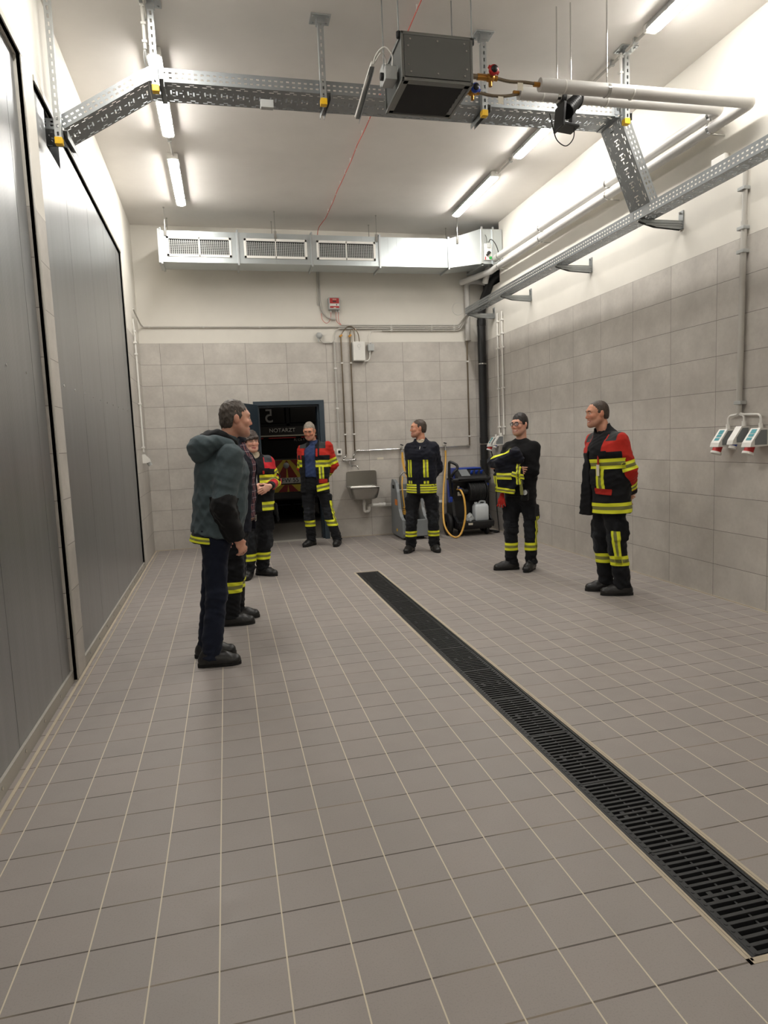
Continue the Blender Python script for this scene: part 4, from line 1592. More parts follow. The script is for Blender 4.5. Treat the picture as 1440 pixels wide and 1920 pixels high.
b.lathe([(.04, -.03), (.13, -.035), (.165, -.03), (.172, 0), (.165, .03), (.13, .035), (.04, .03)], (3.88, 9.75, .173), 'X', 28)
b.build('wheel', None, t)
b = mb('rubber').lathe([(.02, -.02), (.065, -.02), (.07, 0), (.065, .02), (.02, .02)], (3.80, 9.42, .071), 'X', 18).lathe([(.02, -.02), (.065, -.02), (.07, 0), (.065, .02), (.02, .02)], (3.38, 9.42, .071), 'X', 18)
b.build('castor', None, t)
b = mb('paper').box(3.40, 3.46, 9.562, 9.566, .60, .66).box(3.40, 3.43, 9.562, 9.566, .70, .75).box(3.46, 3.53, 9.286, 9.29, .175, .205)
b.build('rating_label', None, t)
b = mb('blue').box(3.83, 3.90, 9.52, 9.60, .74, .775, .01).box(3.245, 3.28, 9.45, 9.5, .52, .60, .01)
b.build('blue_clip', None, t)
t = thing('canister', 'translucent white plastic canister standing on the pressure washer tray', 'canister', (3.72, 9.45, .22))
b = mb('can')
loft(b, [rrect(3.62, 3.825, 9.385, 9.535, .02, .222), rrect(3.612, 3.833, 9.378, 9.542, .03, .235), rrect(3.612, 3.833, 9.378, 9.542, .03, .43), rrect(3.625, 3.82, 9.39, 9.53, .04, .465), rrect(3.66, 3.79, 9.42, 9.5, .03, .475), rrect(3.70, 3.72, 9.45, 9.47, .009, .476)])
b.add(rrect(3.62, 3.825, 9.385, 9.535, .02, .222), [tuple(range(24))[::-1]])
b.build('body', None, t)
b = mb('can').tube(fillet([(3.80, 9.46, .468), (3.795, 9.46, .505), (3.72, 9.46, .51), (3.69, 9.46, .468)], .02), .014, 10).cyl((3.65, 9.46, .468), (3.65, 9.46, .498), .026, 14)
b.build('grip', None, t)
b = mb('bag')
rng = random.Random(3)
rings = []
for k, (z, s) in enumerate(((.222, .9), (.24, 1.1), (.27, 1.0), (.30, .75), (.325, .45), (.34, .1))):
    rings.append([(3.545 + s * .062 * math.cos(a * PI / 9) * (1 + .28 * rng.uniform(-1, 1)), 9.44 + s * .05 * math.sin(a * PI / 9) * (1 + .28 * rng.uniform(-1, 1)), z + .008 * rng.uniform(-1, 1)) for a in range(18)])
loft(b, rings, False)
tag(b.build('plastic_bag'), 'crumpled clear plastic bag beside the white canister', 'bag')
b = mb('hose').tube(bez([(3.399, BY - .085, 1.29), (3.395, BY - .09, 1.15), (3.34, BY - .2, .95), (3.24, 9.75, .70), (3.14, 9.5, .42), (3.10, 9.34, .20), (3.15, 9.24, .06), (3.24, 9.20, .022), (3.33, 9.22, .10), (3.40, 9.25, .32), (3.41, 9.30, .55), (3.40, 9.36, .66), (3.395, 9.44, .70), (3.39, 9.55, .70)], 90), .0145, 10)
tag(b.build('hose'), 'amber hose looping from the right hose tap to the pressure washer', 'hose')
b = mb('rubber').tube(bez([(3.87, 9.6, .06), (3.95, 9.45, .012), (4.05, 9.55, .011), (3.98, 9.72, .011), (3.90, 9.60, .012), (4.0, 9.45, .024), (4.09, 9.62, .012), (4.1, 9.72, .4), (4.09, 9.72, .9), (4.02, 9.71, 1.28)], 70), .008, 8)
tag(b.build('power_cable'), 'black power cable on the floor between pressure washer and right wall', 'cable')

# ================================================================ AMBULANCE AND GATE IN THE DARK HALL
t = thing('car', 'dark estate emergency car with chevrons and lettering, beyond the doorway', 'car', (1.09, 12.6, 0))
M['carpaint'] = mat('dark car paint', (36, 34, 34), .35, 0, .03)
M['carglass'] = mat('dark car glass', (10, 11, 12), .12, 0, .02)
M['chev_y'] = mat('chevron yellow film', (200, 176, 60), .5, 0, .05)
M['chev_r'] = mat('chevron red film', (130, 30, 28), .5, 0, .05)
M['letter'] = mat('pale lettering film', (208, 206, 200), .5, 0, .03)
cx, yr = 1.09, 12.5
b = mb('carpaint')
sec = [(.78, .45), (.92, .62), (.93, 1.0), (.90, 1.2), (.76, 1.72), (.66, 1.82), (-.66, 1.82), (-.76, 1.72), (-.90, 1.2), (-.93, 1.0), (-.92, .62), (-.78, .45)]
rings = []
for (y, s, zz) in ((yr + .10, .96, 0), (yr + .02, .99, 0), (yr + .3, 1, 0), (yr + 2.2, 1, 0), (yr + 2.9, .98, -.02)):
    rings.append([(cx + u * s, y + max(0, (v - 1.15)) * .22, v + zz) for u, v in sec])
loft(b, rings[1:], True)
b.add(rings[1], [tuple(range(12))])
b.box(cx - .9, cx + .9, yr - .06, yr + .15, .45, .74, .03)
b.build('body', None, t)
b = mb('rubber')
for s in (-1, 1):
    for yy in (yr + .75,):
        b.lathe([(.2, -.1), (.32, -.11), (.34, 0), (.32, .11), (.2, .1)], (cx + s * .80, yy, .345), 'X', 24)
b.build('wheel', None, t)
yf = lambda z: yr + .02 + max(0, z - 1.15) * .22
b = mb('carglass')
b.prism([(-.74, 1.225), (.74, 1.225), (.62, 1.60), (-.62, 1.60)], lambda u, v, k: (cx + u, yf(v) - .012 + .02 * k, v))
b.build('window', None, t)
b = mb('paper').obox((cx - .05, yf(1.64) - .06, 1.645), (1.36, .12, .025), (0, 0, 0), .006)
sp = b.build('spoiler', None, t)
b = mb('red')
for (x, w_) in ((-.55, .3), (-.05, .5), (.45, .3)):
    b.box(cx + x - w_ / 2, cx + x + w_ / 2, yf(1.61) - .10, yf(1.61) - .06, 1.597, 1.617)
b.build('light_bar', None, sp)
b = mb('chev_y').box(cx - .80, cx + .80, yr - .0, yr + .018, .86, 1.195)
chev = b.build('chevron_panel', None, t)
b = mb('chev_r')


def chev_stripes(b, z0, z1, y0):
    hh = z1 - z0
    for k in range(-3, 4):
        for s in (-1, 1):
            u0 = .02 + k * .36
            pl = [(u0, z0), (u0 + .17, z0), (u0 + .17 - hh * .95, z1), (u0 - hh * .95, z1)]
            pl = [(min(max(u, .0), .79), v) for u, v in pl]
            if max(p[0] for p in pl) - min(p[0] for p in pl) < .01:
                continue
            q = [(s * u, v) for u, v in pl]
            b.prism(q if s > 0 else q[::-1], lambda u, v, k: (cx + u, y0 - .004 + .004 * k, v))


chev_stripes(b, .862, 1.193, yr - .001)
b.build('chevron_stripe', None, chev)
b = mb('chev_y').box(cx - .62, cx + .62, yr - .075, yr - .058, .60, .735)
bc = b.build('bumper_panel', None, t)
b = mb('chev_r')
chev_stripes(b, .602, .733, yr - .076)
b.build('chevron_stripe', None, bc)
b = mb('lgrey').lathe([(.001, -.006), (.055, -.006), (.056, -.002)], (cx - .01, yr - .001, 1.09), 'Y', 24)
b.build('badge', None, t)
b = mb('letter').box(cx - .30, cx + .26, yr - .03, yr - .008, .755, .86, .003)
pl = b.build('number_plate', None, t)
text_obj('plate_lettering', 'FL·FW 55', .115, (cx - .02, yr - .032, .775), (PI / 2, 0, 0), 'black', pl)
text_obj('lettering', 'NOTARZT', .104, (cx - .035, yf(1.72) - .022, 1.715), (PI / 2 - .2, 0, 0), 'letter', t, .003).scale = (1, 1, 1)
text_obj('lettering', 'FL CB 9', .062, (cx + .27, yf(1.55) - .022, 1.54), (PI / 2 - .2, 0, 0), 'letter', t, .003)

t = MB()
t.use('dark_wall').box(-3, 5, 16.4, 16.6, 0, 4.2)
g = struct(t.build('wall_garage_end'))
t = mb('carglass')
for x0 in (-1.48, .06, 1.60):
    for z0 in (1.32, 2.0, 2.75):
        t.box(x0 - .02, x0 + 1.36, 16.33, 16.37, z0, z0 + .58)
gate = struct(t.build('door_4'))
b = mb('dark_wall')
for x0 in (-1.58, -.04, 1.50, 3.04):
    b.box(x0 - .03, x0 + .05, 16.30, 16.39, 0, 3.6)
for z0 in (1.22, 1.92, 2.62, 3.36):
    b.box(-1.55, 3.15, 16.30, 16.39, z0, z0 + .06)
b.build('gate_frame', None, gate)
text_obj('lettering', '5', .46, (1.06, 16.315, 2.02), (PI / 2, 0, 0), 'letter', gate, .004, 'CENTER', True)

# added dim fill light, no known fixture: makes the car lettering readable
ld = bpy.data.lights.new('garage fill', 'POINT')
ld.energy = 30
ld.color = (1, .93, .84)
ld.shadow_soft_size = .25
lo = bpy.data.objects.new('garage_fill', ld)
COL.objects.link(lo)
lo.location = (2.9, 11.3, 3.9)

# ================================================================ PEOPLE: a small implicit-surface modeller
def nrm(v):
    v = np.asarray(v, float)
    return v / (np.linalg.norm(v) + 1e-12)


class Bone:
    """tapered limb with an elliptical section: wa/wb across rv, da/db the other way"""
    def __init__(s, a, b, wa, wb, da=None, db=None, rv=(1, 0, 0), flat_a=False, flat_b=False, k=.02):
        s.a, s.b = np.array(a, float), np.array(b, float)
        s.L = np.linalg.norm(s.b - s.a)
        s.u = (s.b - s.a) / max(s.L, 1e-9)
        rv = np.array(rv, float)
        rv = rv - s.u * rv.dot(s.u)
        if np.linalg.norm(rv) < 1e-3:
            rv = np.cross(s.u, (0.3, 1, .2))
        s.x = nrm(rv)
        s.y = np.cross(s.u, s.x)
        s.wa, s.wb = wa, wb
        s.da = wa if da is None else da
        s.db = wb if db is None else db
        s.fa, s.fb, s.k = flat_a, flat_b, k

    def coords(s, p):
        q = p - s.a
        t = q @ s.u
        return t, q @ s.x, q @ s.y

    def eval(s, p):
        t, X, Y = s.coords(p)
        tc = np.clip(t, 0, s.L)
        f = tc / max(s.L, 1e-9)
        w = s.wa + (s.wb - s.wa) * f
        d = s.da + (s.db - s.da) * f
        m = np.minimum(w, d)
        e = (t - tc) / m
        if s.fa:
            e = np.where(t < 0, 0, e)
        if s.fb:
            e = np.where(t > s.L, 0, e)
        r = (np.sqrt((X / w) ** 2 + (Y / d) ** 2 + e * e + 1e-12) - 1) * m
        if s.fa:
            r = np.maximum(r, -t)
        if s.fb:
            r = np.maximum(r, t - s.L)
        return r

    def bounds(s):
        m = max(s.wa, s.wb, s.da, s.db)
        return np.minimum(s.a, s.b) - m, np.maximum(s.a, s.b) + m


class Ball:
    def __init__(s, c, r, R=None, k=.02):
        s.c = np.array(c, float)
        s.r = np.array([r] * 3 if np.isscalar(r) else r, float)
        s.R = np.eye(3) if R is None else R          # rows: local axes
        s.k = k

    def eval(s, p):
        q = (p - s.c) @ s.R.T
        return (np.sqrt(((q / s.r) ** 2).sum(-1) + 1e-12) - 1) * s.r.min()

    def bounds(s):
        m = s.r.max()
        return s.c - m, s.c + m


class Half:
    """half space: positive side of n.(p-o) removed"""
    def __init__(s, o, n):
        s.o, s.n = np.array(o, float), nrm(n)

    def eval(s, p):
        return (p - s.o) @ s.n


class RBox:
    def __init__(s, c, h, R=None, r=.01, k=.01):
        s.c, s.h, s.r, s.k = np.array(c, float), np.array(h, float), r, k
        s.R = np.eye(3) if R is None else R

    def eval(s, p):
        q = np.abs((p - s.c) @ s.R.T) - s.h + s.r
        return np.linalg.norm(np.maximum(q, 0), axis=-1) + np.minimum(q.max(-1), 0) - s.r

    def bounds(s):
        m = np.linalg.norm(s.h)
        return s.c - m, s.c + m


class Field:
    def __init__(s, lo, hi, h):
        s.lo, s.h = np.array(lo, float), h
        s.n = np.ceil((np.array(hi, float) - s.lo) / h).astype(int) + 1
        s.d = np.full(s.n, .5, np.float32)

    def region(s, pr, m):
        lo, hi = pr.bounds()
        i0 = np.clip(np.floor((lo - m - s.lo) / s.h).astype(int), 0, s.n - 1)
        i1 = np.clip(np.ceil((hi + m - s.lo) / s.h).astype(int) + 1, 1, s.n)
        if (i1 <= i0).any():
            return None, None
        ax = [s.lo[k] + s.h * np.arange(i0[k], i1[k]) for k in range(3)]
        g = np.stack(np.meshgrid(*ax, indexing='ij'), -1)
        return tuple(slice(i0[k], i1[k]) for k in range(3)), g

    def add(s, *prims):
        for pr in prims:
            sl, g = s.region(pr, pr.k * 1.2 + 3 * s.h)
            if sl is None:
                continue
            e = pr.eval(g).astype(np.float32)
            d = s.d[sl]
            k = pr.k
            hh = np.maximum(k - np.abs(d - e), 0) / k
            s.d[sl] = np.minimum(d, e) - hh * hh * k * .25
        return s

    def sub(s, *prims):
        for pr in prims:
            sl, g = s.region(pr, pr.k * 1.2 + 3 * s.h)
            if sl is None:
                continue
            e = -pr.eval(g).astype(np.float32)
            d = s.d[sl]
            k = pr.k
            hh = np.maximum(k - np.abs(d - e), 0) / k
            s.d[sl] = np.maximum(d, e) + hh * hh * k * .25
        return s

    def grid(s):
        ax = [s.lo[k] + s.h * np.arange(s.n[k]) for k in range(3)]
        return np.stack(np.meshgrid(*ax, indexing='ij'), -1)

    def cut(s, half):
        g = s.grid()
        s.d = np.maximum(s.d, half.eval(g).astype(np.float32))
        return s

    def mesh(s):
        """surface nets"""
        d = s.d
        neg = d < 0
        n = s.n
        c = np.zeros(n - 1, np.int8)
        for i in (0, 1):
            for j in (0, 1):
                for k in (0, 1):
                    c += neg[i:n[0] - 1 + i, j:n[1] - 1 + j, k:n[2] - 1 + k]
        act = (c > 0) & (c < 8)
        idx = np.argwhere(act)
        vid = np.full(n - 1, -1, np.int64)
        vid[act] = np.arange(len(idx))
        acc = np.zeros((len(idx), 3))
        cnt = np.zeros(len(idx))
        corners = [(i, j, k) for i in (0, 1) for j in (0, 1) for k in (0, 1)]
        val = {co: d[idx[:, 0] + co[0], idx[:, 1] + co[1], idx[:, 2] + co[2]].astype(float) for co in corners}
        for co in corners:
            for ax in range(3):
                if co[ax] == 0:
                    c2 = list(co)
                    c2[ax] = 1
                    a, b = val[co], val[tuple(c2)]
                    m = (a < 0) != (b < 0)
                    t = np.where(m, a / np.where(m, a - b, 1), 0)
                    pnt = np.tile(np.array(co, float), (len(idx), 1))
                    pnt[:, ax] = t
                    acc[m] += pnt[m]
                    cnt[m] += 1
        V = s.lo + s.h * (idx + acc / np.maximum(cnt, 1)[:, None])
        F = []
        for ax in range(3):
            u, v = (ax + 1) % 3, (ax + 2) % 3
            sl0 = [slice(None)] * 3
            sl1 = [slice(None)] * 3
            sl0[ax] = slice(0, n[ax] - 1)
            sl1[ax] = slice(1, n[ax])
            for q in (u, v):
                sl0[q] = slice(1, n[q] - 1)
                sl1[q] = slice(1, n[q] - 1)
            a, b = neg[tuple(sl0)], neg[tuple(sl1)]
            for flag, m in ((0, a & ~b), (1, ~a & b)):
                e = np.argwhere(m)
                if not len(e):
                    continue
                e[:, u] += 1
                e[:, v] += 1
                q = []
                for (du, dv) in ((-1, -1), (0, -1), (0, 0), (-1, 0)):
                    cc = e.copy()
                    cc[:, u] += du
                    cc[:, v] += dv
                    q.append(vid[cc[:, 0], cc[:, 1], cc[:, 2]])
                q = np.stack(q, 1)
                F.append(q if flag == 0 else q[:, ::-1])
        return V, np.concatenate(F)


def vnormals(V, F):
    a = V[F[:, 2]] - V[F[:, 0]]
    b = V[F[:, 3]] - V[F[:, 1]]
    fn = np.cross(a, b)
    N = np.zeros_like(V)
    for k in range(4):
        np.add.at(N, F[:, k], fn)
    return N / (np.linalg.norm(N, axis=1)[:, None] + 1e-12)


def relax(V, F, it=2, lam=.5):
    """light Laplacian smoothing over quad edges"""
    for _ in range(it):
        S = np.zeros_like(V)
        c = np.zeros(len(V))
        for k in range(4):
            i, j = F[:, k], F[:, (k + 1) % 4]
            np.add.at(S, i, V[j])
            np.add.at(c, i, 1)
            np.add.at(S, j, V[i])
            np.add.at(c, j, 1)
        V = V + lam * (S / c[:, None] - V)
    return V


def folds(V, seed, amp, f=1.0, zs=1.0):
    """cloth folds: a sum of warped sine waves"""
    r = np.random.RandomState(seed)
    out = np.zeros(len(V))
    P = V * np.array([1, 1, zs])
    for k in range(7):
        d = r.normal(size=3)
        d[2] += .8 * np.sign(d[2])
        d /= np.linalg.norm(d)
        w = r.normal(size=3)
        w /= np.linalg.norm(w)
        fr = f * r.uniform(20, 62)
        ph = r.uniform(0, 6)
        q = np.sin(P @ d * fr + ph + 1.8 * np.sin(P @ w * fr * .35 + ph))
        out += (1 - np.abs(q)) * 2 - 1.0
    return out * amp / 3.5


def mk_object(name, V, F, mats, parent, loc=(0, 0, 0), attrs=None, smooth=True, mi=None):
    me = bpy.data.meshes.new(name)
    V = np.asarray(V, np.float32)
    if isinstance(F, np.ndarray):
        k = F.shape[1]
        me.vertices.add(len(V))
        me.vertices.foreach_set('co', V.ravel())
        me.loops.add(F.size)
        me.loops.foreach_set('vertex_index', F.ravel().astype(np.int32))
        me.polygons.add(len(F))
        me.polygons.foreach_set('loop_start', np.arange(0, F.size, k, dtype=np.int32))
        me.polygons.foreach_set('loop_total', np.full(len(F), k, np.int32))
    else:
        me.from_pydata(V.tolist(), [], F)
    for m in mats:
        me.materials.append(M[m] if isinstance(m, str) else m)
    me.polygons.foreach_set('use_smooth', np.full(len(me.polygons), smooth))
    if mi is not None:
        me.polygons.foreach_set('material_index', mi)
    for kname, val in (attrs or {}).items():
        a = me.attributes.new(kname, 'FLOAT', 'POINT')
        a.data.foreach_set('value', np.asarray(val, np.float32))
    me.update(calc_edges=True)
    me.validate()
    o = bpy.data.objects.new(name, me)
    COL.objects.link(o)
    if parent is not None:
        o.parent = parent
    o.location = loc
    return o


def clip(V, F, val, extra=None):
    """part of a quad mesh where val >= 0, cut exactly along the zero line"""
    pos = val >= 0
    c = pos[F].sum(1)
    keep = F[c == 4]
    part = F[(c > 0) & (c < 4)]
    used = np.unique(np.concatenate([keep.ravel(), part[pos[part]].ravel()])) if len(keep) + len(part) else np.array([], int)
    remap = {int(i): n for n, i in enumerate(used)}
    nv = [tuple(V[i]) for i in used]
    src = [(int(i), int(i), 0.) for i in used]
    faces = [tuple(remap[int(i)] for i in f) for f in keep]
    cutc = {}
    for f in part:
        poly = []
        for k in range(4):
            i, j = int(f[k]), int(f[(k + 1) % 4])
            if pos[i]:
                poly.append(remap[i])
            if pos[i] != pos[j]:
                key = (min(i, j), max(i, j))
                if key not in cutc:
                    t = val[i] / (val[i] - val[j])
                    cutc[key] = len(nv)
                    nv.append(tuple(V[i] + (V[j] - V[i]) * t))
                    src.append((i, j, t))
                poly.append(cutc[key])
        if len(poly) >= 3:
            faces.append(tuple(poly))
    if extra is not None:
        ex = [[e[i] + (e[j] - e[i]) * t for (i, j, t) in src] for e in extra]
        return np.array(nv), faces, [np.array(x) for x in ex]
    return np.array(nv), faces


# ---- cloth and skin materials
def skin_mat(name, rgb, lip=(184, 112, 100)):
    m = bpy.data.materials.new(name)
    t = NT(m)
    p, q = t.pos()
    base = t.mix(t.ramp(t.noise(p, 26, 3), .35, .7), srgb(*rgb), srgb(rgb[0] - 8, rgb[1] - 16, rgb[2] - 16))
    base = t.mix(t.ramp(t.attr('flush'), 0, 1), base, srgb(min(255, rgb[0] + 4), rgb[1] - 34, rgb[2] - 34))
    base = t.mix(t.ramp(t.attr('lip'), -.002, .002), base, srgb(*lip))
    base = t.mix(t.m('MULTIPLY', t.ramp(t.attr('stubble'), -.015, .03), .55), base, t.mix(.5, base, srgb(118, 100, 94)))
    base = t.mix(t.ramp(t.attr('teeth'), -.001, .001), base, srgb(226, 216, 204))
    base = t.mix(t.ramp(t.attr('brow'), -.002, .002), base, srgb(62, 46, 38))
    t.col(base)
    t.b.inputs['Roughness'].default_value = .5
    t.b.inputs['Subsurface Weight'].default_value = .08
    t.b.inputs['Subsurface Radius'].default_value = (.01, .004, .002)
    return m


def cloth_mat(name, rgb, second=None, third=None, rough=.85, weave=.25):
    m = bpy.data.materials.new(name)
    t = NT(m)
    p, q = t.pos()
    n = t.noise(p, 40, 4)
    dk = lambda c: srgb(*[max(0, int(v * .82)) for v in c])
    base = t.mix(n, dk(rgb), srgb(*rgb))
    if second:
        base = t.mix(t.m('GREATER_THAN', t.attr('area2'), 0), base, t.mix(n, dk(second), srgb(*second)))
    if third:
        base = t.mix(t.m('GREATER_THAN', t.attr('area3'), 0), base, t.mix(n, dk(third), srgb(*third)))
    t.col(base)
    t.b.inputs['Roughness'].default_value = rough
    t.b.inputs['Sheen Weight'].default_value = .05
    t.b.inputs['Specular IOR Level'].default_value = .25
    t.bump(t.noise(p, 420, 2), weave, .001)
    return m


def plaid_mat():
    m = bpy.data.materials.new('red and blue plaid')
    t = NT(m)
    p, q = t.pos()
    sx = t.m('SINE', t.m('MULTIPLY', t.m('ADD', q[0], q[1]), 2 * PI / .05))
    sz = t.m('SINE', t.m('MULTIPLY', q[2], 2 * PI / .055))
    base = t.mix(t.m('GREATER_THAN', sx, .1), srgb(40, 34, 48), srgb(112, 44, 46))
    base = t.mix(t.m('MULTIPLY', t.m('GREATER_THAN', sz, .2), .55), base, srgb(48, 44, 66))
    base = t.mix(t.m('GREATER_THAN', t.m('MAXIMUM', sx, sz), .985), base, srgb(170, 150, 150))
    t.col(base)
    t.b.inputs['Roughness'].default_value = .9
    return m


def tape_mat():
    m = bpy.data.materials.new('yellow and silver reflective tape')
    t = NT(m)
    p, q = t.pos()
    a = t.m('ABSOLUTE', t.attr('across'))
    base = t.mix(t.m('LESS_THAN', a, .34), srgb(226, 230, 44), srgb(122, 122, 66))
    t.col(base)
    t.b.inputs['Roughness'].default_value = .5
    return m


def hair_mat(name, rgb, rgb2):
    m = bpy.data.materials.new(name)
    t = NT(m)
    p, q = t.pos()
    n = t.noise(t.scale(p, (1, 1, .35)), 160, 4, .7)
    t.col(t.mix(t.ramp(n, .35, .65), srgb(*rgb), srgb(*rgb2)))
    t.b.inputs['Roughness'].default_value = .55
    t.bump(n, .5, .003)
    return m


M['tape'] = tape_mat()
M['trouser'] = cloth_mat('black fire trouser cloth', (21, 22, 26), (36, 38, 42))
M['boot'] = mat('black boot leather', (26, 25, 25), .42, 0, .15, 20)
M['sole'] = mat('black rubber sole', (18, 18, 18), .7, 0, .1)
M['eye'] = mat('eyeball', (206, 198, 190), .25, 0, .0)
M['iris'] = mat('dark iris', (42, 34, 30), .2, 0, .0)


# ---- body parts
def basis(fwd, up=(0, 0, 1), roll=0.):
    """rows: right, forward, up of a head looking along fwd"""
    f = nrm(fwd)
    r = nrm(np.cross(f, up))
    u = np.cross(r, f)
    if roll:
        r, u = r * math.cos(roll) + u * math.sin(roll), u * math.cos(roll) - r * math.sin(roll)
    return np.stack([r, f, u])


def head_prims(c, R, s=1., fem=False, smile=0.):
    """additive and subtractive shapes of a head centred at c (rows of R: right, forward, up)"""
    g = lambda x, y, z: c + s * (np.array([x, y, z]) @ R)
    jw = .052 if fem else .056
    add = [Ball(g(0, -.016, .036), np.array([.074, .094, .080]) * s, R, .03),
           Ball(g(0, .018, -.012), np.array([.060, .074, .092]) * s, R, .03),
           Bone(g(-.030, .040, -.078), g(.030, .040, -.078), .030 * s, .030 * s, k=.025),
           Bone(g(-jw, -.002, -.048), g(-.016, .062, -.092), .022 * s, .020 * s, k=.03),
           Bone(g(jw, -.002, -.048), g(.016, .062, -.092), .022 * s, .020 * s, k=.03),
           Ball(g(0, .070, -.094), .020 * s, k=.02),
           Bone(g(-.034, .074, .030), g(.034, .074, .030), .015 * s, .015 * s, k=.02),
           Ball(g(-.042, .058, -.020), .024 * s, k=.02), Ball(g(.042, .058, -.020), .024 * s, k=.02),
           Bone(g(0, .086, .016), g(0, .103, -.026), .0068 * s, .0092 * s, k=.014),
           Ball(g(-.010, .092, -.031), .0075 * s, k=.008), Ball(g(.010, .092, -.031), .0075 * s, k=.008),
           Bone(g(-.020 - .006 * smile, .080 - .004 * smile, -.058 + .008 * smile), g(0, .089, -.060), .005 * s, .0065 * s, k=.008),
           Bone(g(.020 + .006 * smile, .080 - .004 * smile, -.058 + .008 * smile), g(0, .089, -.060), .005 * s, .0065 * s, k=.008),
           Bone(g(-.016, .081, -.070), g(.016, .081, -.070), .0065 * s, .0065 * s, k=.008)]
    sub = [Ball(g(-.031, .096, .010), np.array([.019, .012, .0125]) * s, R, .012), Ball(g(.031, .096, .010), np.array([.019, .012, .0125]) * s, R, .012),
           Bone(g(-.021 - .007 * smile, .094, -.0645 + .007 * smile), g(.0, .098, -.0655), .0032 * s, .0032 * s, k=.004),
           Bone(g(.021 + .007 * smile, .094, -.0645 + .007 * smile), g(.0, .098, -.0655), .0032 * s, .0032 * s, k=.004)]
    ears = []
    for sd in (-1, 1):
        ears.append(Ball(g(sd * .080, -.014, .000), np.array([.0110, .019, .031]) * s, basis_tilt(R, sd), .006))
        ears.append(Ball(g(sd * .074, -.004, -.014), np.array([.010, .012, .016]) * s, R, .01))
    return add + ears, sub


def basis_tilt(R, sd):
    a = .35 * sd
    r = R[0] * math.cos(a) - R[1] * math.sin(a)
    f = R[0] * math.sin(a) + R[1] * math.cos(a)
    return np.stack([r, f, R[2]])


def hand_prims(w, d, pn, th, curl=.5, s=1., fist=False):
    """w wrist, d along the hand, pn palm normal (fingers curl towards it), th direction of the thumb"""
    d, pn = nrm(d), np.array(pn, float)
    pn = nrm(pn - d * pn.dot(d))
    sd = np.cross(d, pn)
    if sd.dot(th) < 0:
        sd = -sd
    w = np.array(w, float)
    out = [Bone(w, w + d * .035 * s, .028 * s, .034 * s, .02 * s, .016 * s, sd, k=.015),
           Bone(w + d * .035 * s, w + d * .085 * s, .036 * s, .040 * s, .016 * s, .012 * s, sd, k=.012)]
    ln = (.070, .080, .076, .058)
    for i in range(4):
        off = (.0315 - .021 * i)
        p = w + d * (.086 - .004 * abs(i - 1)) * s + sd * off * s
        dirn = nrm(d + sd * off * 1.6)
        a = curl * (.75 + .1 * i)
        q = p
        for k, fr in enumerate((.45, .32, .23)):
            dirn = nrm(dirn * math.cos(a) + pn * math.sin(a))
            q2 = q + dirn * ln[i] * fr * s
            r0 = (.0092, .0085, .0078)[k] * s
            out.append(Bone(q, q2, r0, r0 - .0007, k=.003 if k else .006))
            q = q2
    p = w + d * .022 * s + sd * .024 * s
    q = p + nrm(d * .55 + sd * .75 + pn * .45) * .046 * s
    out.append(Bone(p, q, .016 * s, .0115 * s, k=.012))
    q2 = q + nrm(d * .85 + sd * .25 + pn * .55 * (1 + curl)) * .032 * s
    out.append(Bone(q, q2, .011 * s, .0095 * s, k=.005))
    q3 = q2 + nrm(d * .8 + pn * .6 * (1 + curl)) * .026 * s
    out.append(Bone(q2, q3, .0095 * s, .008 * s, k=.004))
    return out


